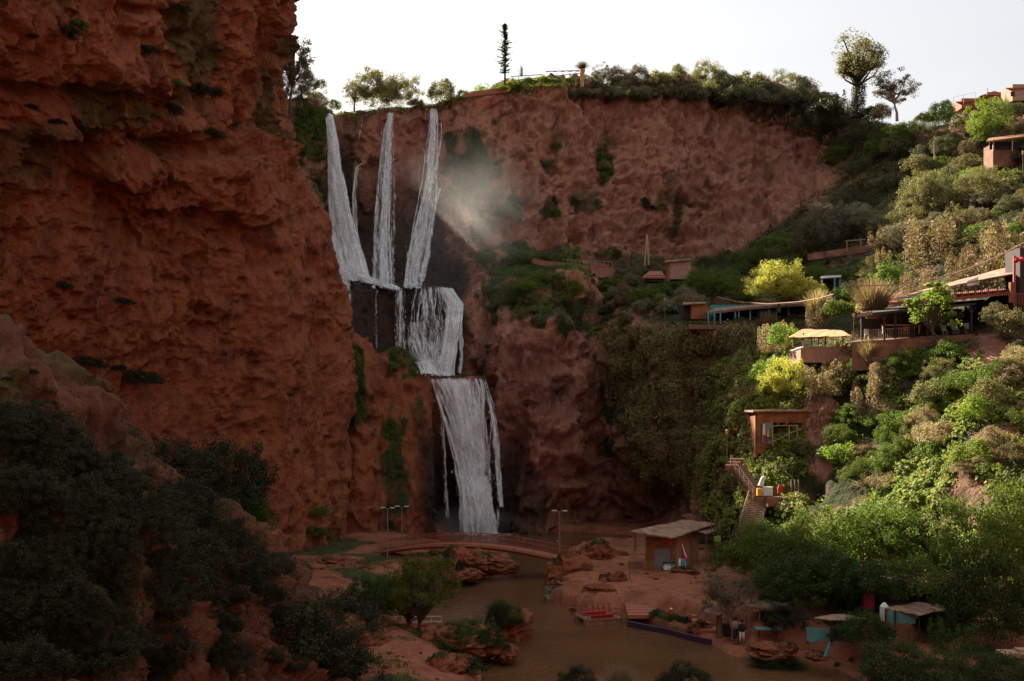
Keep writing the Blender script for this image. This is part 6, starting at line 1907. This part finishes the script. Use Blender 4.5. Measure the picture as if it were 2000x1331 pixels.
hb('plume', 1705, 622, 82, 'lf_dry', 'big tan feathery plume bush at the pale cable', 'shrub', Y=110, wide=1.15)
hb('bush_c', 1702, 622, 62, 'lf_dry', 'dense tan bush inside the feathery plume', Y=110.5, wide=.95)
hb('spire_a', 1790, 592, 80, 'lf_dry', 'pale tan ragged shrub behind the bright young tree', 'shrub', Y=113, wide=.85)
hb('bush_a', 1740, 580, 68, 'lf_green', 'green bush between the tan plume and the pale tan shrub', Y=119)
hb('tree_b', 1522, 606, 100, 'lf_yellow', 'glowing yellow leafed tree over the blue restaurant', 'tree', Y=134, wide=1.15, name='tree')
hb('big2', 1500, 592, 72, 'lf_yellow', 'low yellow mass at the left of the glowing tree', Y=134.5, wide=.9)
hb('bush_b', 1570, 590, 62, 'lf_yellow', 'yellow bush on the right of the glowing tree', Y=134)
hb('plume', 1597, 622, 60, 'lf_dry', 'tan feathery bush right of the glowing yellow tree', 'shrub', Y=126)
hb('spire_a', 1600, 640, 60, 'lf_brown', 'brown shrub under the pale cable', 'shrub', Y=125)
hb('bush_b', 1640, 622, 50, 'lf_green', 'dark green bush left of the tan plume bush', Y=122)
hb('big2', 1365, 586, 68, 'lf_green', 'wide green tree mass right of the pink hut', 'tree', Y=160, name='tree', wide=.95)
hb('big', 1415, 580, 56, 'lf_green', 'green bush touching the yellow tree on its left', Y=156, wide=1.1)
hb('big2', 1530, 508, 60, 'lf_green', 'green tree mass at the foot of the far cliff', 'tree', name='tree', wide=1.2)
hb('bush_w', 1470, 520, 42, 'lf_green', 'flat green bush at the far cliff foot', wide=1.1)
hb('plume', 1500, 655, 50, 'lf_dry', 'pale feathery grass tuft by the blue restaurant floor', 'grass', Y=134, name='grass_tuft')
hb('spire_a', 1515, 690, 76, 'lf_dry', 'pale dry shrub below the blue restaurant', 'shrub', Y=121)
hb('bush_a', 1530, 680, 50, 'lf_bright', 'bright small bush left of the tan awning', Y=117)
hb('big', 1533, 788, 92, 'lf_yellow', 'big yellow green bush between awning and shop', Y=112, wide=.85)
hb('bush_a', 1500, 760, 62, 'lf_bright', 'yellow bush at the left of the big one above the shop', Y=114)
hb('spire_a', 1612, 775, 86, 'lf_dry', 'dry greyish shrub above the pale doorway', 'shrub', Y=107.5, wide=1.0)
hb('bush_b', 1650, 760, 60, 'lf_olive', 'dark olive bush right of the dry greyish shrub', Y=107)
hb('spire_a', 1705, 830, 130, 'lf_dry', 'long dry hanging shrub under the clay wall', 'shrub', Y=103.0, wide=.72)
hb('plume', 1700, 712, 58, 'lf_dry', 'dry feathery bush against the rounded clay wall corner', 'shrub', Y=104.2)
hb('bush_c', 1850, 725, 66, 'lf_green', 'feathery green bush below the pipe on the clay wall', Y=98, wide=1.1)
hb('bush_b', 1790, 725, 26, 'lf_bright', 'low bright bush at the foot of the clay wall', Y=101)
hb('tree_v', 1820, 665, 118, 'lf_bright', 'vivid green young tree in front of the pavilion', 'tree', Y=100, wide=1.25, name='tree')
hb('bush_c', 1945, 640, 52, 'lf_olive', 'olive bush under the red balustrade', Y=98)
hb('tree_b', 1817, 905, 66, 'lf_bright', 'small bright leafed fig among dark creepers', 'tree', Y=92.5, name='tree', wide=.85)
hb('bush_b', 1975, 650, 60, 'lf_olive', 'olive green bush at the right edge below the tower', Y=95)
kinds = ['bush_a', 'bush_b', 'bush_c', 'bush_w', 'big', 'big2']
def thicket(n, u0, u1, v0, v1, h0, h1, mats, label, group, cond=None, kinds=kinds, only=None, wide=(.85, 1.25), cat='bush', sink=.12, seed=0, names=None):
    rg = random.Random(seed); made = 0; tries = 0; pts = []
    while made < n and tries < n * 30:
        tries += 1
        u = rg.uniform(u0, u1); v = rg.uniform(v0, v1)
        if cond and not cond(u, v): continue
        if any(abs(u - a) < h0 * .5 and abs(v - b) < h0 * .3 for a, b in pts): continue
        pts.append((u, v))
        o = plant(rg.choice(kinds), u, v, rg.uniform(h0, h1), rg.choice(mats), label, cat, group, wide=rg.uniform(*wide), sink=sink, only=only, name=names)
        if o is not None: made += 1
clear = [(1730, 1990, 520, 600), (1650, 1910, 600, 712), (1540, 1668, 640, 712), (1372, 1550, 590, 640), (1475, 1592, 800, 878), (1920, 2000, 262, 330), (1300, 1350, 505, 548), (1575, 1710, 466, 506), (1440, 1545, 890, 1040), (1560, 1640, 790, 930)]
def open_(u, v): return not any(a < u < b and c < v - 4 < d + 14 for a, b, c, d in clear)
thicket(30, 1620, 2010, 250, 345, 26, 46, ['lf_ever', 'lf_olive', 'lf_ever', 'lf_green'], 'dark bush on the shaded slope below the skyline', 'dark bushes of the upper slope', names='hillside_bush', cond=lambda u, v: open_(u, v) and v > 232 + (u - 1620) * .06, seed=3)
thicket(46, 1560, 2010, 345, 500, 34, 60, ['lf_olive', 'lf_grey', 'lf_green', 'lf_olive', 'lf_ever'], 'olive bush on the middle of the right hillside', 'olive bushes of the middle slope', names='olive_bush', cond=lambda u, v: open_(u, v) and v > 345 + max(0, 1750 - u) * .5, seed=4)
thicket(16, 1720, 2010, 430, 560, 40, 66, ['lf_brown', 'lf_brown', 'lf_olive'], 'ragged brown shrub on the lower middle slope', 'brown shrubs of the middle slope', open_, kinds=['spire_a', 'spire_b'], cat='shrub', names='shrub', seed=5)
thicket(20, 1440, 1740, 505, 600, 26, 44, ['lf_green', 'lf_green', 'lf_olive'], 'low green bush on the bank above the yellow tree', 'green bushes behind the restaurants', open_, seed=6)
thicket(30, 1190, 1350, 520, 640, 24, 44, ['lf_olive', 'lf_brown', 'lf_green', 'lf_grey'], 'muted bush on the ledge around the far huts', 'bushes around the far ledge huts', open_, seed=7)
thicket(26, 950, 1200, 500, 600, 14, 30, ['lf_green', 'lf_olive', 'lf_sap'], 'small green bush on the ledge right of the upper falls', 'ledge bushes right of the falls', seed=8)
thicket(44, 1640, 2010, 720, 960, 34, 64, ['lf_green', 'lf_bright', 'lf_olive', 'lf_green', 'lf_dry'], 'creeper covered bush on the sunlit lower slope', 'bushes of the sunlit lower slope', open_, names='leafy_bush', seed=9)
thicket(12, 1350, 1450, 900, 1010, 16, 30, ['lf_bright', 'lf_green'], 'small bright bush on the spur left of the stairs', 'bushes on the spur by the stairs', seed=10)
thicket(10, 1490, 1590, 880, 945, 18, 32, ['lf_bright', 'lf_green', 'lf_olive'], 'leafy bush on the bank under the shop', 'bushes under the shop', lambda u, v: v < 930 - (u - 1490) * .2, seed=12)
# tufts on the far cliff
for (u, v, h, m_, lab) in ((1262, 408, 34, 'lf_dark', 'dark round bush growing from the far cliff face'), (1292, 410, 22, 'lf_green', 'bright green tuft beside the dark cliff face bush'), (1000, 424, 30, 'lf_green', 'green bush in a hollow of the far cliff near the spray'), (1078, 424, 34, 'lf_green', 'green bush in the cliff hollow right of the first one'), (1325, 400, 26, 'lf_olive', 'olive tuft on the far cliff right of the bright tuft'), (1085, 290, 20, 'lf_green', 'narrow green tuft high on the far cliff'), (1180, 330, 26, 'lf_olive', 'trailing olive tuft in the middle of the far cliff')):
    plant('bush_c', u, v, h, m_, lab, 'bush', None, wide=1.1, sink=.3)
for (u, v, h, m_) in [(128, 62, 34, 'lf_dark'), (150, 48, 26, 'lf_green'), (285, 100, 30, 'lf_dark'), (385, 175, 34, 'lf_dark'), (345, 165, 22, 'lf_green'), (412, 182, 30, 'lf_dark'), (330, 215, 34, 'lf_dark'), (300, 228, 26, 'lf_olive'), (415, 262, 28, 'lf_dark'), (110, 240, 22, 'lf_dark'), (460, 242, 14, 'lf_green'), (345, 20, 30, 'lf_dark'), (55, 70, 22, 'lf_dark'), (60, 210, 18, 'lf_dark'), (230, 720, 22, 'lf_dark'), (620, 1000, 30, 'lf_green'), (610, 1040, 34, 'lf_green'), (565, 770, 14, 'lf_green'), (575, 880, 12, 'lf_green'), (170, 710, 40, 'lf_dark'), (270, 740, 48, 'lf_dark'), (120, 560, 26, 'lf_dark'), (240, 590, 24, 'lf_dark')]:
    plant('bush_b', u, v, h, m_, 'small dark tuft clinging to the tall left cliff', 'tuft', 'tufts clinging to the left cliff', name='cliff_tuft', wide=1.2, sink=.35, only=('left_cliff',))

# ------------------------------------------------------------------ trees in the valley
TR = 'dark leafy trees at the foot of the right slope'
for (k, u, v, h, m_, w, Y) in [('big', 1500, 1150, 140, 'lf_green', 1.0, 90), ('big2', 1600, 1160, 190, 'lf_green', 1.0, 86), ('big', 1560, 1195, 120, 'lf_shade', 1.1, 80), ('big2', 1700, 1130, 170, 'lf_green', 1.0, 85),
                               ('big', 1790, 1110, 130, 'lf_green', 1.0, 84), ('big', 1870, 1090, 120, 'lf_green', 1.05, 81), ('big2', 1975, 1200, 240, 'lf_sap', .8, 70), ('big', 1930, 1280, 200, 'lf_shade', .75, 65), ('big', 1640, 1190, 120, 'lf_shade', 1.2, 79), ('big2', 1730, 1175, 90, 'lf_shade', 1.1, 74), ('big', 2030, 1120, 200, 'lf_green', .9, 72), ('big2', 1450, 1130, 80, 'lf_shade', 1.0, 94)]:
    plant(k, u, v, h, m_, 'dense dark green tree at the foot of the sunlit slope', 'tree', TR, Y=Y, wide=w, name='tree')
plant('tree_s', 1432, 1250, 140, 'lf_grey', 'thin grey leafed tree beside the square shelter', 'tree', None, Y=78.5, wide=1.1, bark='palebark', name='tree')
plant('tree_a', 812, 1262, 198, 'lf_sap', 'upright leafy tree with bright top in front of the bridge', 'tree', None, Y=77, wide=.82, name='tree')
plant('tree_a', 792, 1250, 150, 'lf_shade', 'leafy tree just behind the upright bright topped one', 'tree', None, Y=80, wide=.9, name='tree')
plant('tree_a', 712, 1245, 132, 'lf_shade', 'rounded tree left of the upright bright topped one', 'tree', None, Y=76, wide=.95, name='tree')
plant('big2', 650, 1255, 110, 'lf_dark', 'dark rounded tree further left on the near bank', 'tree', None, Y=73, wide=1.1, name='tree')
plant('bush_a', 750, 1205, 90, 'lf_sap', 'light green bush between the riverside trees', 'bush', None, Y=84, wide=.8)
plant('big2', 570, 1345, 200, 'lf_dark', 'large dark tree at the bottom left of the river bank', 'tree', None, Y=60, wide=1.05, name='tree')
plant('big', 650, 1360, 130, 'lf_dark', 'dark bush right of the large dark bottom tree', 'bush', None, Y=60, wide=1.0)
plant('big', 450, 1045, 195, 'lf_dark', 'dark tree behind the foreground ridge', 'tree', None, Y=86, wide=.72, name='tree')
plant('big2', 480, 1065, 130, 'lf_shade', 'greener bush at the right of the tree behind the ridge', 'bush', None, Y=84, wide=.7)
plant('big2', 330, 965, 120, 'lf_dark', 'dark bush behind the ridge below the left cliff', 'bush', None, Y=76, wide=1.0)
plant('big', 385, 990, 110, 'lf_dark', 'dark bush left of the tree behind the ridge', 'bush', None, Y=78, wide=.9)
plant('bush_w', 635, 1142, 24, 'lf_shade', 'low green bush on the left earth bank', 'bush', None, Y=100)
plant('bush_a', 590, 1130, 34, 'lf_shade', 'green bush at the foot of the left cliff', 'bush', None, Y=104)
plant('bush_c', 875, 1118, 42, 'lf_dark', 'upright dark bush among the left bank rocks', 'bush', None, Y=104.5, wide=.6)
plant('bush_c', 898, 1120, 28, 'lf_dark', 'smaller dark bush right of the upright one on the rocks', 'bush', None, Y=104.5, wide=.6)
plant('bush_b', 1160, 1160, 40, 'lf_shade', 'green bush hanging over the right bank ledge', 'bush', None, Y=97, wide=.7)
plant('bush_b', 1220, 1160, 22, 'lf_shade', 'small bush right of the dark round boulder', 'bush', None, Y=94)
plant('bush_b', 1183, 1192, 22, 'lf_shade', 'low bush behind the red railed raft', 'bush', None, Y=90)
for k, u in enumerate((1285, 1300, 1318, 1335)):
    plant('bush_b', u, 1212 + k * 3, 30 - k * 2, ['lf_shade', 'lf_bright', 'lf_shade', 'lf_dark'][k], 'plant of the row on the planted bank above the quay', 'bush', 'planted bank above the quay', Y=85 - k, wide=.8)
thicket(12, 1500, 1900, 1140, 1255, 46, 80, ['lf_shade', 'lf_dark'], 'dark bush between the lower right huts', 'bushes between the lower right huts', lambda u, v: not (1575 < u < 1650 and v > 1200) and not (1735 < u < 1830 and v > 1190), kinds=['big', 'big2', 'bush_b'], seed=41)
# islets
for (k, u, v, h, m_, w, Y, lab) in [('bush_w', 985, 1232, 62, 'lf_dark', .55, 79, 'dark grassy bush on the farther islet'), ('plume_w', 975, 1205, 40, 'lf_shade', 1.0, 80, 'tuft of long green grass topping the farther islet'), ('plume_w', 1005, 1222, 36, 'lf_olive', .9, 78.5, 'drooping grass at the right of the farther islet'),
                                    ('big', 920, 1285, 78, 'lf_shade', .9, 72.5, 'broad leafed bush on the nearer islet'), ('big2', 965, 1280, 64, 'lf_shade', .7, 72, 'green bush at the right of the nearer islet'), ('big', 875, 1290, 60, 'lf_shade', .9, 71.5, 'leafy bush at the left end of the nearer islet'), ('bush_b', 905, 1320, 50, 'lf_dark', 1.2, 67, 'dark low bush in front of the nearer islet')]:
    plant(k, u, v, h, m_, lab, 'bush' if k != 'plume_w' else 'grass', None, Y=Y, wide=w, name='grass_tuft' if k == 'plume_w' else 'bush')
plant('plume_w', 1210, 1352, 64, 'lf_dry', 'thin reddish reeds rising at the bottom centre', 'reeds', None, Y=60, wide=.7, name='reeds')
plant('big', 1120, 1362, 66, 'lf_dark', 'dark bush cut by the bottom edge at centre', 'bush', None, Y=58, wide=.9)
plant('big2', 1330, 1372, 88, 'lf_dark', 'dark green bush cut by the bottom edge right of centre', 'bush', None, Y=57, wide=.9)
plant('plume_w', 1540, 1306, 26, 'lf_shade', 'green waterside grass below the long slab rock', 'grass', None, Y=71.5, wide=1.7, name='grass_tuft')
plant('plume_w', 1490, 1300, 24, 'lf_shade', 'green waterside grass left of the other tuft', 'grass', None, Y=71.8, wide=1.5, name='grass_tuft')
for (k, u, v, h, m_, w, Y, lab) in [('big', 1750, 1375, 125, 'lf_shade', .95, 56, 'glossy green bush at the bottom right'), ('big2', 1850, 1380, 120, 'lf_shade', .95, 56, 'glossy green bush in the middle of the bottom right group'), ('big', 1955, 1385, 110, 'lf_shade', 1.0, 56, 'glossy green bush nearest the bottom right corner'), ('spire_a', 1858, 1285, 92, 'lf_shade', 1.1, 62, 'feathery upright bush behind the glossy ones'), ('big', 1700, 1275, 84, 'lf_shade', 1.0, 68.5, 'bush in front of the small turquoise fronted hut'), ('bush_b', 1648, 1255, 44, 'lf_dark', 1.0, 69.5, 'leafy bush at the left of the small hut awning')]:
    plant(k, u, v, h, m_, lab, 'bush', None, Y=Y, wide=w, name='bush')

# ------------------------------------------------------------------ dark bushes on the near slope
SL = 'dark bushes covering the near slope'
def ridge_v(u): return float(np.interp(u, [0, 130, 200, 280, 400, 520], [690, 750, 830, 925, 1000, 1065]))
def slope_ok(u, v):
    if u < 60: lim = 850
    else: lim = np.interp(u, [60, 130, 210, 330, 400, 440], [850, 870, 955, 990, 1035, 1060])
    if 320 < u < 440 and v > 1180 : return random.random() < .5
    return v > lim + 6
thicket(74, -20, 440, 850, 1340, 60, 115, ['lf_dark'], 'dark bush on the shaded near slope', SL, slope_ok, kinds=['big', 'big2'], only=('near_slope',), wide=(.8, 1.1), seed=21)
plant('bush_a', 222, 938, 62, 'lf_dark', 'round spiny cushion bush standing out on the ridge crest', 'bush', None, wide=.62, only=('near_slope',))
for (u, v, h) in ((285, 945, 18), (272, 965, 16), (80, 790, 12), (110, 800, 12), (140, 850, 14), (17, 790, 14), (300, 935, 12)):
    plant('plume_w', u, v, h, 'lf_grey', 'grey green agave rosette on the foreground ridge', 'agave', 'agaves on the foreground ridge', wide=.9, only=('near_slope',), name='agave')
thicket(14, 0, 200, 700, 860, 10, 22, ['lf_dark', 'lf_olive'], 'small scrub tuft on the reddish ridge slope', 'scrub on the ridge', lambda u, v: v > ridge_v(u) + 8, kinds=['bush_b', 'bush_c'], only=('near_slope',), seed=22)
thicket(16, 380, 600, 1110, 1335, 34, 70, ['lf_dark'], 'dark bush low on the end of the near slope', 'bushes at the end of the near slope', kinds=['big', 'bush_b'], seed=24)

# ------------------------------------------------------------------ ground cover
def w_hill(S):
    u, v = S['u'], S['v']
    base = hill_side(u, v) * smooth(225, 300, v) * (v < 1080)
    red = blob(u, v, 1600, 860, 26, 60) + blob(u, v, 1930, 690, 40, 45)
    patch = smooth(-.25, .15, fbm(S['G'] / 5.0, 3, 401))
    return base * patch * np.clip(1 - red, 0, 1) * (u < 2150) * (S['G'][..., 1] < 200) * (1 / np.maximum(S['G'][..., 1] / 100, .6))
cover('creeper', 'gorge_wall', lambda S: w_hill(S) * (S['v'] > 690), 230000, .30, 'lf_creeper', 'bright leafy creeper covering the sunlit lower slope', .9, seed=31)
cover('ground_cover', 'gorge_wall', lambda S: w_hill(S) * (S['v'] <= 690), 190000, .30, 'lf_olive', 'olive scrub covering the upper right hillside', .6, 'scrub', seed=32)
def w_hang(S):
    u, v = S['u'], S['v']
    return smooth(1160, 1230, u - .25 * (v - 700)) * (1 - smooth(1460, 1500, u)) * smooth(628, 650, v) * (1 - smooth(880, 990, v)) * smooth(-.5, .0, fbm(S['G'] * np.array([.35, .35, .12]), 3, 411))
cover('hanging_vines', 'gorge_wall', w_hang, 300000, .28, 'lf_hang', 'olive vines hanging down the wall under the blue restaurant', .8, 'vines', hang=1.2, seed=33, up=-.2)
def w_ledge(S):
    u, v = S['u'], S['v']
    m = blob(u, v, 1005, 560, 70, 55) + blob(u, v, 1110, 550, 70, 45) * .9 + blob(u, v, 1180, 580, 50, 60) * .5 + blob(u, v, 585, 255, 45, 70) * 1.0 + blob(u, v, 925, 330, 50, 75) * .5 + blob(u, v, 1180, 310, 16, 55) * .4 + blob(u, v, 930, 490, 30, 30) * .6 + blob(u, v, 615, 420, 16, 90) * .3
    return m * smooth(-.2, .2, fbm(S['G'] / 3.0, 3, 421))
cover('moss', 'gorge_wall', w_ledge, 110000, .24, 'lf_sap', 'green moss and weeds on the wet ledges beside the falls', .4, 'moss', seed=34)
cover('moss', 'rock_buttress', lambda S: (S['moss'] > .45) * 1.0 * (S['v'] < 900), 14000, .16, 'lf_green', 'moss patch on the rock buttress left of the falls', .2, 'moss', seed=35)
def w_rim(S):
    u, v = S['u'], S['v']
    rim_v = np.interp(u, [630, 860, 960, 1050, 1150, 1400, 1490, 1575, 1640, 1720], [222, 206, 180, 172, 168, 172, 185, 200, 235, 245])
    dep = np.interp(u, [630, 860, 1130, 1200, 1380, 1500, 1600, 1720], [14, 12, 10, 26, 34, 62, 75, 60])
    return (v > rim_v - 14) * (1 - smooth(dep * .6, dep * 1.1, v - rim_v + 12 * fbm(S['G'] / 3.5, 2, 431))) * (u > 640) * (u < 1740) * (S['G'][..., 1] < 215) * (S['G'][..., 2] > 55)
cover('rim_scrub', 'gorge_wall', lambda S: w_rim(S) * (S['u'] > 1130), 90000, .30, 'lf_ever', 'dark scrub hanging from the far cliff rim', 1.0, 'scrub', hang=.8, seed=36)
cover('rim_grass', 'gorge_wall', lambda S: w_rim(S) * (S['u'] <= 1130), 26000, .24, 'lf_green', 'grass fringe along the cliff top above the falls', .5, 'grass', seed=37)
cover('grass', 'near_slope', lambda S: smooth(-.1, .3, fbm(S['G'] / 3.0, 3, 441)) * (S['G'][..., 2] > 1), 60000, .13, 'lf_dark', 'sparse dark weeds over the near slope', .25, 'weeds', seed=38)
def w_gr(S):
    G = S['G']; x, y, z = G[..., 0], G[..., 1], G[..., 2]
    return (z > .5) * (y < 128) * (y > 50) * (x > -40) * (x < 60) * smooth(.05, .3, fbm(G / 4.0, 3, 451)) * np.where((x > -6) & (x < 22), .15, 1.0)
cover('bank_weeds', 'ground', w_gr, 50000, .16, 'lf_green', 'low green weeds along the river banks', .3, 'weeds', seed=39)

# every repeated plant gets a label of its own: colour, size and where it stands from a thing one can find
LM = [('the utility pole', 1826, 305), ('the long low house', 1960, 298), ('the brown path wall', 1640, 495), ('the glowing yellow tree', 1522, 560), ('the pink hut', 1325, 528), ('the ledge arch', 1176, 540),
      ('the blue restaurant', 1460, 615), ('the tan awning', 1600, 660), ('the dark pavilion', 1790, 630), ('the shop', 1530, 840), ('the timber stairs', 1465, 980), ('the sunlit bare rock', 1590, 880), ('the bright leafed fig', 1817, 870),
      ('the clay retaining wall', 1800, 695), ('the upper deck', 1870, 560), ('the tall thin conifer', 986, 110), ('the ivy clad tree', 1668, 160), ('the round spiny bush', 222, 905), ('the third upper fall', 840, 300), ('the middle fall', 850, 640),
      ('the lowest fall', 915, 880), ('the foreground ridge tip', 530, 1075), ('the bottom left corner', 20, 1320), ('the first fall lip', 642, 222), ('the orange hut', 1310, 1070), ('the patched awning', 1795, 1190), ('the vivid young tree', 1820, 600),
      ('the grey olive tree', 1620, 440), ('the yellow green hilltop tree', 1925, 240), ('the spindly skyline tree', 1752, 180), ('the left cliff top corner', 20, 20), ('the cliff edge by the skyline tree', 545, 120), ('the left bank trees', 720, 1200)]
CW = {'leaf_green': 'green', 'leaf_bright': 'bright green', 'leaf_yellow': 'yellow', 'leaf_olive': 'olive', 'leaf_grey': 'grey green', 'leaf_brown': 'brown', 'leaf_dry': 'tan', 'leaf_dark': 'blackish green', 'leaf_shade': 'deep green', 'leaf_evergreen': 'dark evergreen'}
ORD = ['nearest', 'second', 'third', 'fourth', 'fifth', 'sixth', 'seventh', 'eighth', 'ninth', 'tenth', 'eleventh', 'twelfth', 'thirteenth', 'fourteenth', 'fifteenth', 'sixteenth', 'seventeenth', 'eighteenth', 'nineteenth', 'twentieth']
cnt = {}
for o in col.objects:
    if o.parent is None and 'label' in o and 'group' in o: cnt.setdefault(o['label'], []).append(o)
buck = {}
for lab, os_ in cnt.items():
    if len(os_) < 2: continue
    for o in os_:
        sz = o.scale[2]
        me = o.data or next((c.data for c in o.children if c.name.startswith('crown')), None)
        cw = CW.get(me.materials[0].name, '') if me and me.materials else ''
        q_ = o.location
        u_ = 1000 + q_.x * F / q_.y; v_ = 800 - (q_.z + .4 * sz - CZ) * F / q_.y
        n_, lu, lv = min(LM, key=lambda L: (L[1] - u_) ** 2 + (L[2] - v_) ** 2)
        a_ = math.degrees(math.atan2(lv - v_, u_ - lu)) % 360
        dirs = ['right of', 'above and right of', 'above', 'above and left of', 'left of', 'below and left of', 'below', 'below and right of']
        dr = dirs[int(((a_ + 22.5) % 360) // 45)]
        kind_ = {'loose': 'stone'}.get(lab.split()[0], o['category'])
        buck.setdefault((cw, kind_, dr, n_), []).append((math.hypot(u_ - lu, v_ - lv), o, sz))
for (cw, kd, dr, n_), L in buck.items():
    L.sort(key=lambda t: t[0])
    for i, (d_, o, sz) in enumerate(L):
        od = '' if len(L) == 1 else (ORD[min(i, 19)] + (' nearest ' if i else ' '))
        txt = ' '.join((od + cw + ' ' + kd + ' ' + dr + ' ' + n_).split())
        o['label'] = txt
